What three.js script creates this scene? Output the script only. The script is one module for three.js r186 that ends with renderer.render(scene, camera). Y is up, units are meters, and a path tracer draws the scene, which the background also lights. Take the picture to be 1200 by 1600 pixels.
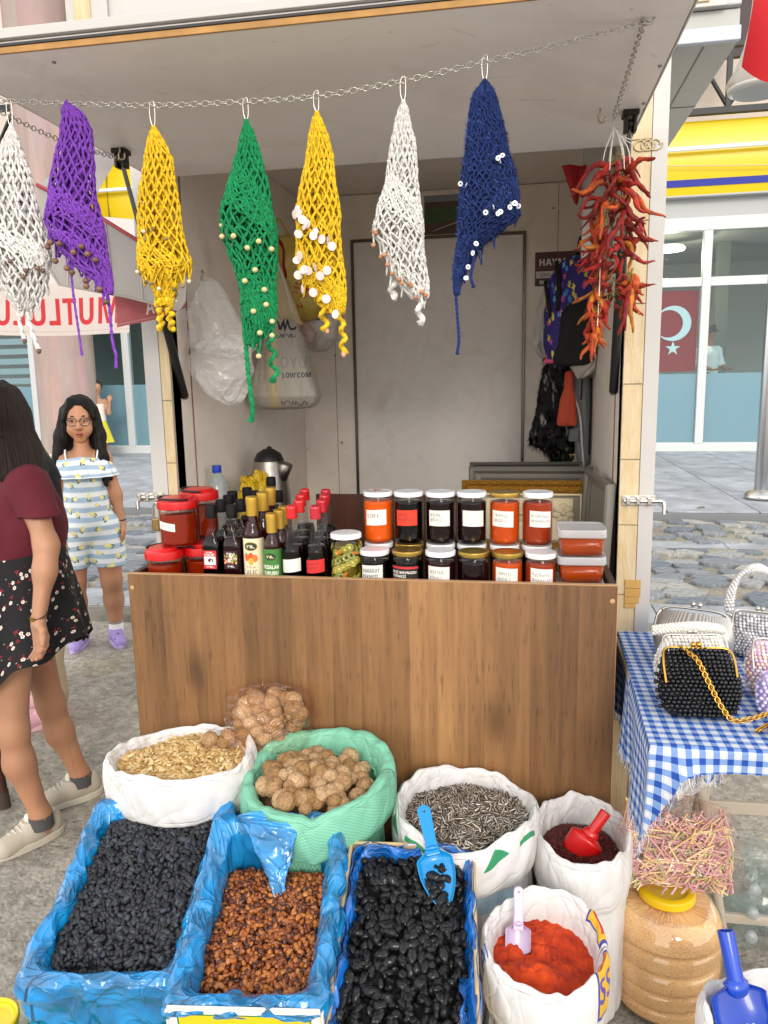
import * as THREE from 'three';
import { mergeVertices } from 'three/addons/utils/BufferGeometryUtils.js';
import { RoundedBoxGeometry } from 'three/addons/geometries/RoundedBoxGeometry.js';

// ---------- camera, sky, sun, exposure ----------
const scene = new THREE.Scene();
const D2R = Math.PI / 180;
const camera = new THREE.PerspectiveCamera(67.56, 0.75, 0.05, 400);
camera.position.set(0.2485, 1.5, 2.0103);
camera.rotation.order = 'YXZ';
camera.rotation.set(-9.8 * D2R, 9.94 * D2R, -1.14 * D2R);
const EYE = camera.position.clone();
{
  const W = 256, H = 128, d = new Float32Array(W * H * 4);
  for (let y = 0; y < H; y++) for (let x = 0; x < W; x++) {
    const el = ((y + 0.5) / H - 0.5) * Math.PI, t = Math.max(0, Math.sin(el)), i = (y * W + x) * 4;
    const g = Math.pow(t, 0.6);                       // thin bright cloud: white near the horizon, a little bluer overhead
    d[i] = 1.62 - 0.98 * g; d[i + 1] = 1.58 - 0.92 * g; d[i + 2] = 1.52 - 0.82 * g; d[i + 3] = 1;
  }
  const sky = new THREE.DataTexture(d, W, H, THREE.RGBAFormat, THREE.FloatType);
  sky.magFilter = THREE.LinearFilter; sky.mapping = THREE.EquirectangularReflectionMapping; sky.needsUpdate = true;
  scene.background = sky; scene.environment = sky;
}
const sun = new THREE.DirectionalLight(new THREE.Color(1, 0.9, 0.78), 0.9);
sun.position.set(1.5, 3.4, 6.2); sun.target.position.set(0, 0.5, 0);
sun.castShadow = true; sun.shadow.radius = 34; sun.shadow.mapSize.set(2048, 2048);
Object.assign(sun.shadow.camera, { left: -16, right: 16, top: 16, bottom: -16, near: 0.1, far: 60 });
scene.add(sun, sun.target);
const renderer = new THREE.WebGLRenderer({ antialias: true });
renderer.toneMapping = THREE.LinearToneMapping;
renderer.toneMappingExposure = 1.95;
renderer.shadowMap.enabled = true;

// ---------- helpers ----------
const PI = Math.PI, sin = Math.sin, cos = Math.cos, abs = Math.abs, min = Math.min, max = Math.max, hypot = Math.hypot, pow = Math.pow, sqrt = Math.sqrt;
const clamp = (x, a = 0, b = 1) => max(a, min(b, x)), mix = (a, b, t) => a + (b - a) * t;
const sst = (a, b, x) => { const t = clamp((x - a) / (b - a)); return t * t * (3 - 2 * t); };
const R = (seed) => () => { seed = (seed + 0x6d2b79f5) | 0; let t = Math.imul(seed ^ (seed >>> 15), 1 | seed); t = (t + Math.imul(t ^ (t >>> 7), 61 | t)) ^ t; return ((t ^ (t >>> 14)) >>> 0) / 4294967296; };
const h3 = (x, y, z) => { let h = Math.imul(x, 374761393) ^ Math.imul(y, 668265263) ^ Math.imul(z, 1274126177); h = Math.imul(h ^ (h >>> 13), 1274126177); return ((h ^ (h >>> 16)) >>> 0) / 2147483648 - 1; };
function n3(x, y, z = 0) {
  const i = Math.floor(x), j = Math.floor(y), k = Math.floor(z); x -= i; y -= j; z -= k;
  const u = x * x * (3 - 2 * x), v = y * y * (3 - 2 * y), w = z * z * (3 - 2 * z);
  const l = (c) => mix(mix(h3(i, j, c), h3(i + 1, j, c), u), mix(h3(i, j + 1, c), h3(i + 1, j + 1, c), u), v);
  return mix(l(k), l(k + 1), w);
}
const fbm = (x, y, z = 0, o = 4) => { let s = 0, a = 0.5, f = 1; for (let i = 0; i < o; i++) { s += a * n3(x * f, y * f, z * f + i * 7.3); a *= 0.5; f *= 2.03; } return s; };
const curve = (pts) => new THREE.CatmullRomCurve3(pts.map((p) => new THREE.Vector3(...p)));
const lerpTab = (tab, t) => { let i = 0; while (i < tab.length - 2 && t > tab[i + 1][0]) i++; const a = tab[i], b = tab[i + 1], k = clamp((t - a[0]) / (b[0] - a[0])), s = k * k * (3 - 2 * k) * 0.6 + k * 0.4; return a.map((v, n) => mix(v, b[n], s)); };

// geometry collector: pushes quads, tubes and other geometries into one BufferGeometry
class MB {
  constructor() { this.p = []; this.n = []; this.t = []; this.i = []; }
  add(g, m) {
    const P = g.attributes.position, N = g.attributes.normal, U = g.attributes.uv, o = this.p.length / 3, v = new THREE.Vector3();
    const nm = m ? new THREE.Matrix3().getNormalMatrix(m) : null;
    for (let k = 0; k < P.count; k++) {
      v.fromBufferAttribute(P, k); if (m) v.applyMatrix4(m); this.p.push(v.x, v.y, v.z);
      v.fromBufferAttribute(N, k); if (m) v.applyMatrix3(nm).normalize(); this.n.push(v.x, v.y, v.z);
      this.t.push(U ? U.getX(k) : 0, U ? U.getY(k) : 0);
    }
    if (g.index) for (let k = 0; k < g.index.count; k++) this.i.push(o + g.index.getX(k)); else for (let k = 0; k < P.count; k++) this.i.push(o + k);
    return this;
  }
  tube(pts, r, rad = 6, cap = true) {          // pts: dense list of [x,y,z]; r: number or function of 0..1
    const n = pts.length, rf = typeof r === 'function' ? r : () => r, o = this.p.length / 3;
    let T, Nn = null; const V = (i) => new THREE.Vector3(...pts[i]);
    let len = 0;
    for (let i = 0; i < n; i++) {
      T = V(min(n - 1, i + 1)).sub(V(max(0, i - 1))).normalize();
      if (!Nn) { Nn = new THREE.Vector3(abs(T.y) > 0.9 ? 1 : 0, abs(T.y) > 0.9 ? 0 : 1, 0); }
      Nn.addScaledVector(T, -Nn.dot(T)).normalize();
      const B = new THREE.Vector3().crossVectors(T, Nn), c = V(i), q = rf(i / (n - 1));
      if (i) len += c.distanceTo(V(i - 1));
      for (let j = 0; j <= rad; j++) {
        const a = (j / rad) * 2 * PI, x = cos(a), y = sin(a);
        const d = new THREE.Vector3().addScaledVector(Nn, x).addScaledVector(B, y);
        this.p.push(c.x + d.x * q, c.y + d.y * q, c.z + d.z * q); this.n.push(d.x, d.y, d.z); this.t.push(j / rad, len);
      }
    }
    for (let i = 0; i < n - 1; i++) for (let j = 0; j < rad; j++) { const a = o + i * (rad + 1) + j, b = a + rad + 1; this.i.push(a, a + 1, b, b, a + 1, b + 1); }
    if (cap) for (const e of [0, n - 1]) {
      const c = V(e), s = e ? 1 : -1, t = V(e ? n - 1 : 1).sub(V(e ? n - 2 : 0)).normalize().multiplyScalar(s), k = this.p.length / 3, b = o + e * (rad + 1);
      c.addScaledVector(t, rf(e ? 1 : 0) * 0.5);
      this.p.push(c.x, c.y, c.z); this.n.push(t.x, t.y, t.z); this.t.push(0.5, len * (e ? 1 : 0));
      for (let j = 0; j < rad; j++) e ? this.i.push(k, b + j, b + j + 1) : this.i.push(k, b + j + 1, b + j);
    }
    return this;
  }
  geo() {
    const g = new THREE.BufferGeometry();
    g.setAttribute('position', new THREE.Float32BufferAttribute(this.p, 3)); g.setAttribute('normal', new THREE.Float32BufferAttribute(this.n, 3)); g.setAttribute('uv', new THREE.Float32BufferAttribute(this.t, 2));
    g.setIndex(this.i); return g;
  }
}
const dense = (pts, n) => curve(pts).getPoints(n).map((v) => [v.x, v.y, v.z]);
const tube = (pts, r, n = 16, rad = 8) => new MB().tube(dense(pts, n), r, rad).geo();
const bar = (a, b, r, rad = 8) => new MB().tube([a, b], r, rad).geo();
// parametric sheet f(u,v) -> [x,y,z] or [x,y,z,uu,vv]; closed joins u = 0 and u = 1
function surf(nu, nv, f, closed = false) {
  const p = [], t = [], ix = [];
  for (let j = 0; j <= nv; j++) for (let i = 0; i <= nu; i++) { const q = f(closed && i === nu ? 0 : i / nu, j / nv, i / nu); p.push(q[0], q[1], q[2]); t.push(q.length > 3 ? q[3] : i / nu, q.length > 3 ? q[4] : j / nv); }
  const w = nu + 1;
  for (let j = 0; j < nv; j++) for (let i = 0; i < nu; i++) { const a = j * w + i; ix.push(a, a + 1, a + w, a + 1, a + w + 1, a + w); }
  const g = new THREE.BufferGeometry();
  g.setAttribute('position', new THREE.Float32BufferAttribute(p, 3)); g.setAttribute('uv', new THREE.Float32BufferAttribute(t, 2)); g.setIndex(ix); g.computeVertexNormals();
  if (closed) { const N = g.attributes.normal, v = new THREE.Vector3(), q = new THREE.Vector3(); for (let j = 0; j <= nv; j++) { v.fromBufferAttribute(N, j * w).add(q.fromBufferAttribute(N, j * w + nu)).normalize(); N.setXYZ(j * w, v.x, v.y, v.z); N.setXYZ(j * w + nu, v.x, v.y, v.z); } }
  return g;
}
const lathe = (prof, seg = 32) => new THREE.LatheGeometry(prof.map(([r, y]) => new THREE.Vector2(max(r, 1e-4), y)), seg);
const mat4 = (p = [0, 0, 0], r = [0, 0, 0], s = [1, 1, 1]) => new THREE.Matrix4().compose(new THREE.Vector3(...p), new THREE.Quaternion().setFromEuler(new THREE.Euler(...r)), new THREE.Vector3(...(typeof s === 'number' ? [s, s, s] : s)));
const put = (g, p, r, s) => g.clone().applyMatrix4(mat4(p, r, s));
const mg = (gs) => { const b = new MB(); gs.forEach((g) => b.add(g)); return b.geo(); };
// box-projected uv in metres
function boxUV(g, sc = 1, turn = false) {
  if (g.index) g = g.toNonIndexed();
  const P = g.attributes.position, N = g.attributes.normal, u = [];
  for (let k = 0; k < P.count; k++) {
    const x = P.getX(k), y = P.getY(k), z = P.getZ(k), a = abs(N.getX(k)), b = abs(N.getY(k)), c = abs(N.getZ(k));
    let q = c >= a && c >= b ? [x, y] : a >= b ? [z, y] : [x, z]; if (turn) q = [q[1], q[0]];
    u.push(q[0] * sc, q[1] * sc);
  }
  g.setAttribute('uv', new THREE.Float32BufferAttribute(u, 2)); return g;
}
const box = (w, h, d, r = 0.003) => boxUV(new RoundedBoxGeometry(w, h, d, 1, min(r, w * 0.4, h * 0.4, d * 0.4)));
const boxAt = (x0, x1, y0, y1, z0, z1, r) => boxUV(put(box(x1 - x0, y1 - y0, z1 - z0, r), [(x0 + x1) / 2, (y0 + y1) / 2, (z0 + z1) / 2]));
const plain = (w, h, d) => new THREE.BoxGeometry(w, h, d);
// extruded polygon with bevel, lying in xy, thickness along z
const slab = (pts, d, b = 0.003) => { const s = new THREE.Shape(pts.map(([x, y]) => new THREE.Vector2(x, y))); return new THREE.ExtrudeGeometry(s, { depth: max(1e-4, d - 2 * b), bevelEnabled: b > 0, bevelSize: b, bevelThickness: b, bevelSegments: 1, curveSegments: 8 }); };

// ---------- textures and materials ----------
const px = (w, h, f, srgb = true) => {                      // f(u, v) -> [r,g,b] 0..255
  const d = new Uint8Array(w * h * 4);
  for (let y = 0; y < h; y++) for (let x = 0; x < w; x++) { const c = f(x / w, y / h), i = (y * w + x) * 4; d[i] = clamp(c[0], 0, 255); d[i + 1] = clamp(c[1], 0, 255); d[i + 2] = clamp(c[2], 0, 255); d[i + 3] = 255; }
  const t = new THREE.DataTexture(d, w, h); t.magFilter = THREE.LinearFilter; t.wrapS = t.wrapT = THREE.RepeatWrapping; if (srgb) t.colorSpace = THREE.SRGBColorSpace; t.needsUpdate = true; return t;
};
const cv = (w, h, draw) => { const c = document.createElement('canvas'); c.width = w; c.height = h; const x = c.getContext('2d'); draw(x, w, h); const t = new THREE.CanvasTexture(c); t.colorSpace = THREE.SRGBColorSpace; t.wrapS = t.wrapT = THREE.RepeatWrapping; return t; };
const squig = (x, X, Y, w, h, n) => { x.beginPath(); for (let i = 0; i <= n * 6; i++) { const p = i / 6, px0 = X + w * p / n, py = Y - h * (0.5 + 0.5 * sin(p * 5.3 + sin(p * 2.1) * 2)); i ? x.lineTo(px0, py) : x.moveTo(px0, py); } x.stroke(); };   // print too small to read
const rep = (t, a, b = a) => { const c = t.clone(); c.repeat.set(a, b); c.needsUpdate = true; return c; };
const M = (color, roughness = 0.7, o = {}) => new THREE.MeshPhysicalMaterial({ color, roughness, metalness: 0, side: THREE.DoubleSide, ...o });
const grey = (f, w = 256, h = 256) => px(w, h, (u, v) => { const k = 128 + 127 * f(u, v); return [k, k, k]; }, false);
const wrapn = (u, v, f, s = 0, o = 3) => { // noise that repeats with the unit square
  let t = 0, a = 0.5;
  for (let q = 0; q < o; q++, f *= 2, a *= 0.5) {
    let x = u * f, y = v * f; const i = Math.floor(x), j = Math.floor(y); x -= i; y -= j; x = x * x * (3 - 2 * x); y = y * y * (3 - 2 * y);
    const i1 = (i + 1) % f, j1 = (j + 1) % f, z = s * 13 + q; t += a * mix(mix(h3(i, j, z), h3(i1, j, z), x), mix(h3(i, j1, z), h3(i1, j1, z), x), y);
  }
  return t;
};
const T = {};
T.fine = grey((u, v) => 1.4 * wrapn(u, v, 40, 3, 3));
T.med = grey((u, v) => 1.4 * wrapn(u, v, 12, 9, 5));
T.hair = grey((u, v) => 0.9 * n3(u * 260, v * 3, 2) + 0.5 * n3(u * 620, v * 6, 5), 1024, 32);
T.weave = grey((u, v) => 0.5 * sin(u * 2 * PI * 16) * cos(v * 2 * PI * 16) + 0.3 * wrapn(u, v, 30, 2, 2));
T.knit = grey((u, v) => { const x = u * 16, y = v * 16 + abs((x % 1) - 0.5) * 1.2; return 0.8 * sin(y * 2 * PI) * sin((x % 1) * PI) - 0.2; });
T.wall = px(256, 256, (u, v) => { const k = 1 + 0.04 * wrapn(u, v, 5, 1, 5) + 0.015 * wrapn(u, v, 60, 4, 2); return [236 * k, 233 * k, 230 * k]; });
T.film = grey((u, v) => { const x = u * 9, y = v * 9, w = n3(x * 0.5, y * 0.5, 1); let s = 0; for (const [a, f, p] of [[0.5, 0.7, 3], [-0.7, 1.1, 3], [1.3, 1.6, 2.5]]) { const X = (x * cos(a) + y * sin(a)) * f, Y = (y * cos(a) - x * sin(a)) * f * 0.22; s += pow(1 - abs(n3(X + w, Y, p * 3 + f)), p * 1.6) * 0.6; } return clamp(s - 0.9, -1, 1); }, 512, 512);
T.blot = px(128, 128, (u, v) => { const k = 216 + 80 * wrapn(u, v, 3, 7, 4); return [k, k, k]; });
T.scuff = cv(512, 512, (x, w, h) => { const r = R(15); x.fillStyle = '#f8f5f1'; x.fillRect(0, 0, w, h); for (let i = 0; i < 160; i++) { x.fillStyle = `rgba(${90 + r() * 60},${80 + r() * 50},${65 + r() * 45},${0.012 + 0.018 * r()})`; x.beginPath(); x.ellipse(r() * w, r() * h, 3 + r() * 60, 2 + r() * 16, r() * 3, 0, 7); x.fill(); } for (let i = 0; i < 70; i++) { x.strokeStyle = `rgba(70,64,58,${0.04 + 0.1 * r()})`; x.lineWidth = 0.6 + r(); const X = r() * w, Y = r() * h; x.beginPath(); x.moveTo(X, Y); x.lineTo(X + (r() - 0.5) * 50, Y + (r() - 0.5) * 30); x.stroke(); } for (let i = 0; i < 40; i++) { x.fillStyle = `rgba(50,45,40,${0.3 * r()})`; x.fillRect(r() * w, r() * h, 1.6, 1.6); } });
T.crease = grey((u, v) => { const a = 1 - 2.6 * abs(wrapn(u, v, 7, 3, 2)), b = 1 - 3 * abs(wrapn(u, v, 15, 8, 2)), c = 1 - 3 * abs(wrapn(u, v, 33, 5, 1)); return 0.7 * pow(max(0, a), 2) + 0.5 * pow(max(0, b), 3) + 0.3 * pow(max(0, c), 3) - 0.6; }, 512, 512);
T.mottle = px(256, 256, (u, v) => { const k = 228 + 50 * wrapn(u, v, 8, 5, 5); return [k, k, k]; });
const metal = M('#c9c6bf', 0.28, { metalness: 1 }), steel = M('#9b9a96', 0.4, { metalness: 1 }), blackMetal = M('#151515', 0.45), blackPlastic = M('#17181a', 0.45);
const clear = (o = {}) => M('#ffffff', 0.06, { transmission: 1, thickness: 0, ior: 1.45, ...o });
const goldMetal = M('#d2a44c', 0.25, { metalness: 1 });

// ---------- scene graph ----------
const used = {};
const uniq = (name) => { const n = used[name] = (used[name] || 0) + 1; return n === 1 ? name : name + '_' + String(n - 1).padStart(3, '0'); };
function thing(name, label, category, pos = [0, 0, 0], group, turn = 0) {
  const o = new THREE.Group(); o.name = uniq(name); o.position.set(...pos); o.rotation.y = turn; scene.add(o);
  o.userData = { label, category }; if (group) o.userData.group = group; return o;
}
function part(name, g, m, parent, pos, rot, scale) {
  const o = new THREE.Mesh(g, m); o.name = name; o.castShadow = o.receiveShadow = true;
  if (pos) o.position.set(...pos); if (rot) o.rotation.set(...rot); if (scale) typeof scale === 'number' ? o.scale.setScalar(scale) : o.scale.set(...scale);
  parent.add(o); return o;
}
function single(name, g, m, label, category, pos, group, rot) { const o = part(uniq(name), g, m, scene, pos, rot); o.userData = { label, category }; if (group) o.userData.group = group; return o; }
function struct(name, g, m) { const o = g ? part(name, g, m, scene) : new THREE.Group(); o.name = name; o.userData.kind = 'structure'; if (!g) scene.add(o); return o; }
function copy(o, pos, label, turn) { const c = o.clone(); c.name = uniq(o.name.replace(/_\d{3}$/, '')); c.userData = { ...o.userData, label }; if (pos) c.position.set(...pos); if (turn !== undefined) c.rotation.y = turn; scene.add(c); return c; }
// many small pieces: the nearest `most` as meshes of their own, the rest as one instanced part
function pieces(parent, name, list, geos, mats, seed = 5, most = 300, pos0 = [0, 0, 0]) {
  const r = R(seed), p0 = new THREE.Vector3();
  parent.updateMatrixWorld(true);
  list.forEach((m) => { p0.setFromMatrixPosition(m).applyMatrix4(parent.matrixWorld); m.far = p0.distanceTo(EYE); });
  list.sort((a, b) => a.far - b.far);
  const near = list.slice(0, most), rest = list.slice(most);
  for (const m of near) { const o = part(name, geos[Math.floor(r() * geos.length)], mats[Math.floor(r() * mats.length)], parent); m.decompose(o.position, o.quaternion, o.scale); }
  if (rest.length) {
    const white = mats[0].clone(); white.color.set('#ffffff');
    const im = new THREE.InstancedMesh(geos[0], white, rest.length); im.name = name + '_rest'; im.userData.kind = 'stuff'; im.castShadow = im.receiveShadow = true;
    rest.forEach((m, i) => { im.setMatrixAt(i, m); im.setColorAt(i, mats[Math.floor(r() * mats.length)].color); });
    parent.add(im);
  }
}
const scatter = (p, q, s) => new THREE.Matrix4().compose(new THREE.Vector3(...p), q, new THREE.Vector3(...(typeof s === 'number' ? [s, s, s] : s)));
const randQ = (r) => new THREE.Quaternion(r() - 0.5, r() - 0.5, r() - 0.5, r() - 0.5).normalize();
const lumpy = (a, b, c, amp, f, seed, nu = 10, nv = 7) => surf(nu, nv, (u, v) => { const t = u * 2 * PI, s = v * PI, x = sin(s) * cos(t), y = cos(s), z = sin(s) * sin(t), k = 1 + amp * fbm(x * f + seed, y * f, z * f, 2); return [x * a * k, y * b * k, z * c * k]; }, true);
// ---------- bodies: smooth union of tapered capsules, meshed with surface nets ----------
// prims: [ax,ay,az,ra, bx,by,bz,rb] capsules or {c:[..], r:[..]} ellipsoids; o.cut(x,y,z) -> distance, positive is cut off
function field(prims, k) {
  const ps = prims.map((b) => Array.isArray(b) ? { b, dx: b[4] - b[0], dy: b[5] - b[1], dz: b[6] - b[2] } : b);
  ps.forEach((q) => { if (q.b) q.l2 = q.dx * q.dx + q.dy * q.dy + q.dz * q.dz + 1e-9; });
  return (x, y, z) => {
    let d = 1;
    for (const q of ps) {
      let e;
      if (q.b) { const b = q.b, X = x - b[0], Y = y - b[1], Z = z - b[2], t = clamp((X * q.dx + Y * q.dy + Z * q.dz) / q.l2), u = X - t * q.dx, v = Y - t * q.dy, w = Z - t * q.dz; e = sqrt(u * u + v * v + w * w) - (b[3] + (b[7] - b[3]) * t); }
      else { const X = (x - q.c[0]) / q.r[0], Y = (y - q.c[1]) / q.r[1], Z = (z - q.c[2]) / q.r[2], l = sqrt(X * X + Y * Y + Z * Z); e = (l - 1) * min(q.r[0], q.r[1], q.r[2]); if (q.sub) { const h = max(k * 0.4 - abs(-e - d), 0) / (k * 0.4); d = max(d, -e) + h * h * k * 0.1; continue; } }
      const kk = q.k ?? k, h = max(kk - abs(e - d), 0) / kk; d = min(d, e) - h * h * kk * 0.25;
    }
    return d;
  };
}
function blob(prims, cell, k = 0.03, o = {}) {
  const lo = [9, 9, 9], hi = [-9, -9, -9];
  for (const b of prims) { if (b.sub) continue; const pts = Array.isArray(b) ? [[b[0], b[1], b[2], b[3], b[3], b[3]], [b[4], b[5], b[6], b[7], b[7], b[7]]] : [[...b.c, ...b.r]]; for (const p of pts) for (let a = 0; a < 3; a++) { lo[a] = min(lo[a], p[a] - p[3 + a] - 0.3 * k - 2 * cell); hi[a] = max(hi[a], p[a] + p[3 + a] + 0.3 * k + 2 * cell); } }
  const F0 = field(prims, k), F = (x, y, z) => { let d = F0(x, y, z); if (o.warp) d += o.warp(x, y, z, d); if (o.cut) d = max(d, o.cut(x, y, z)); return d; };
  const n = [0, 1, 2].map((a) => Math.ceil((hi[a] - lo[a]) / cell) + 1), [nx, ny, nz] = n, val = new Float32Array(nx * ny * nz), id = new Int32Array(nx * ny * nz).fill(-1);
  const at = (i, j, l) => i + nx * (j + ny * l);
  for (let l = 0; l < nz; l++) for (let j = 0; j < ny; j++) for (let i = 0; i < nx; i++) val[at(i, j, l)] = F(lo[0] + i * cell, lo[1] + j * cell, lo[2] + l * cell);
  const P = [], I = [], N = [];
  for (let l = 0; l < nz - 1; l++) for (let j = 0; j < ny - 1; j++) for (let i = 0; i < nx - 1; i++) {
    let c = 0, sx = 0, sy = 0, sz = 0, m = 0; const v = [];
    for (let q = 0; q < 8; q++) { v[q] = val[at(i + (q & 1), j + ((q >> 1) & 1), l + (q >> 2))]; if (v[q] < 0) c |= 1 << q; }
    if (c === 0 || c === 255) continue;
    for (let q = 0; q < 8; q++) for (const b of [1, 2, 4]) if (!(q & b)) { const w = q | b; if ((v[q] < 0) !== (v[w] < 0)) { const t = v[q] / (v[q] - v[w]); sx += (q & 1) + (b === 1 ? t : 0); sy += ((q >> 1) & 1) + (b === 2 ? t : 0); sz += (q >> 2) + (b === 4 ? t : 0); m++; } }
    id[at(i, j, l)] = P.length / 3; P.push(lo[0] + (i + sx / m) * cell, lo[1] + (j + sy / m) * cell, lo[2] + (l + sz / m) * cell);
  }
  for (let l = 1; l < nz - 1; l++) for (let j = 1; j < ny - 1; j++) for (let i = 1; i < nx - 1; i++) {
    const s = val[at(i, j, l)] < 0;
    const quad = (a, b, c, d) => s ? I.push(a, b, c, a, c, d) : I.push(a, c, b, a, d, c);
    if (s !== (val[at(i + 1, j, l)] < 0)) quad(id[at(i, j - 1, l - 1)], id[at(i, j, l - 1)], id[at(i, j, l)], id[at(i, j - 1, l)]);
    if (s !== (val[at(i, j + 1, l)] < 0)) quad(id[at(i - 1, j, l - 1)], id[at(i - 1, j, l)], id[at(i, j, l)], id[at(i, j, l - 1)]);
    if (s !== (val[at(i, j, l + 1)] < 0)) quad(id[at(i - 1, j - 1, l)], id[at(i, j - 1, l)], id[at(i, j, l)], id[at(i - 1, j, l)]);
  }
  const g = new THREE.BufferGeometry(); g.setAttribute('position', new THREE.Float32BufferAttribute(P, 3)); g.setIndex(I);
  const e = cell * 0.5, uv = [], ax = o.axis || [0, 0];
  for (let q = 0; q < P.length; q += 3) {
    const x = P[q], y = P[q + 1], z = P[q + 2]; let a = F(x + e, y, z) - F(x - e, y, z), b = F(x, y + e, z) - F(x, y - e, z), c = F(x, y, z + e) - F(x, y, z - e); const L = hypot(a, b, c) || 1; N.push(a / L, b / L, c / L);
    uv.push(Math.atan2(x - ax[0], z - ax[1]) * (o.uvr || 0.15), y);
  }
  g.setAttribute('normal', new THREE.Float32BufferAttribute(N, 3)); g.setAttribute('uv', new THREE.Float32BufferAttribute(uv, 2)); return g;
}

// ================= the setting =================
{
  // one sheet of worn concrete out to the horizon
  const tx = px(1024, 1024, (u, v) => {
    const g = wrapn(u, v, 6, 1, 6), f = wrapn(u, v, 90, 5, 2), s = wrapn(u, v, 2, 8, 3), k = 162 + 28 * g + 36 * f + 20 * s - 38 * sst(0.62, 0.8, n3(u * 330, v * 330, 9)) + 26 * sst(0.66, 0.8, n3(u * 300, v * 300, 5)), w = sst(0.1, 0.5, wrapn(u, v, 4, 21, 4));
    return [k * (1.0 - 0.03 * w), k * (0.975 - 0.05 * w), k * (0.925 - 0.1 * w)];
  });
  const bm = grey((u, v) => 0.8 * wrapn(u, v, 120, 6, 2) + 0.6 * wrapn(u, v, 25, 2, 3), 512, 512);
  const g = new THREE.PlaneGeometry(500, 500).rotateX(-PI / 2); 
  struct('ground', g, M('#f4f1ec', 0.93, { map: rep(tx, 230), bumpMap: rep(bm, 420), bumpScale: 0.007 }));
  // cobbled strip with kerb and slab bands
  const band = (name, z0, z1, y, m) => struct(name, boxAt(-16, 12, -0.1, y, z0, z1, 0.01), m);
  const stoneTx = px(512, 256, (u, v) => { const k = 196 + 40 * wrapn(u, v, 8, 3, 5) + 14 * wrapn(u, v, 70, 1, 2); return [k * 0.99, k, k * 1.01]; });
  const slabM = [0.98, 0.9, 1.06].map((k) => M(new THREE.Color(0.66 * k, 0.69 * k, 0.73 * k), 0.6, { map: rep(stoneTx, 0.7), bumpMap: rep(T.fine, 3), bumpScale: 0.001 }));
  const kerbM = M('#a59d8f', 0.9, { map: rep(stoneTx, 0.7), bumpMap: rep(T.fine, 4), bumpScale: 0.002 });
  band('kerb', -2.5, -2.36, 0.05, kerbM);
  const bed = struct('cobbled_strip', boxAt(-16, 12, -0.1, 0.05, -5.88, -2.5, 0.005), M('#efece2', 0.95, { map: rep(tx, 0.8), bumpMap: rep(bm, 1.5), bumpScale: 0.006 }));
  const r = R(11);
  const row = (z0, z1) => { for (let x = -16; x < 12; x += 0.9) part('slab', boxAt(x + 0.004, x + 0.896, 0.051, 0.058 + r() * 0.004, z0 + 0.004, z1, 0.006), slabM[Math.floor(r() * 3)], bed); };
  row(-2.92, -2.52); row(-4.86, -4.62);
  // cobbles: irregular flat stones set in mortar
  const geos = [];
  for (let k = 0; k < 9; k++) {
    const n = 5 + (k % 4), pts = [];
    for (let i = 0; i < n; i++) { const a = (i / n) * 2 * PI + (r() - 0.5) * 0.5; pts.push([0.5 * cos(a) * (0.6 + 0.55 * r()), 0.5 * sin(a) * (0.6 + 0.55 * r())]); }
    geos.push(put(slab(pts, 0.05, 0.012), [0, 0.012, 0], [-PI / 2, 0, 0]));
  }
  const cm = ['#878e95', '#979ca2', '#7c848e', '#a8aaaa', '#8d9398', '#b3b2ac'].map((c) => M(c, 0.85, { map: rep(T.mottle, 2), bumpMap: rep(T.med, 2), bumpScale: 0.006 }));
  const list = [];
  for (const [z0, z1] of [[-4.58, -2.98], [-5.84, -4.9]]) for (let z = z0; z < z1; z += 0.15) for (let x = -6; x < 5; x += 0.24) {
    if (r() < 0.14 + 0.4 * max(0, n3(x * 1.3, z * 1.6, 4))) continue;
    list.push(scatter([x + (r() - 0.5) * 0.12 + ((z * 7) % 1) * 0.15, 0.022 + r() * 0.014, z + 0.1 + (r() - 0.5) * 0.05], new THREE.Quaternion().setFromEuler(new THREE.Euler((r() - 0.5) * 0.05, (r() - 0.5) * 0.6, (r() - 0.5) * 0.05)), [0.24 + r() * 0.1, 1, 0.145 + r() * 0.06]));
  }
  pieces(bed, 'cobble', list, geos, cm, 3);
  // raised pavement of large slabs in front of the shops
  const pav = struct('pavement', boxAt(-18, 14, -0.1, 0.13, -12.5, -5.9, 0.01), M('#777a7c', 0.95));
  for (let i = -11; i < 7; i++) for (let j = 0; j < 5; j++) { const z0 = -12.45 + j * 1.31; part('slab', boxAt(i * 0.87 + 0.006, i * 0.87 + 0.864, 0.131, 0.148 + r() * 0.003, z0, z0 + 1.3, 0.005), slabM[Math.floor(r() * 3)], pav); }
  // scraps and dry leaves on the road
  for (const [x, z, c, k] of [[1.16, -4.75, '#9a6a4a', 0], [2.1, -6.1, '#8a8780', 1]]) single('dry_leaf', put(surf(6, 4, (u, v) => [0.05 * (u - 0.5) * sin(v * PI), 0.01 + 0.01 * cos(u * 7), 0.11 * (v - 0.5)]), [0, 0, 0], [0, 1.2 + k, 0]), M(c, 0.9), k ? 'grey dry leaf on the pavement edge before the steel lamp foot' : 'brown dry leaf on the pale slab band across the cobbles', 'leaf', [x, k ? 0.15 : 0.064, z]);
}
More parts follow.
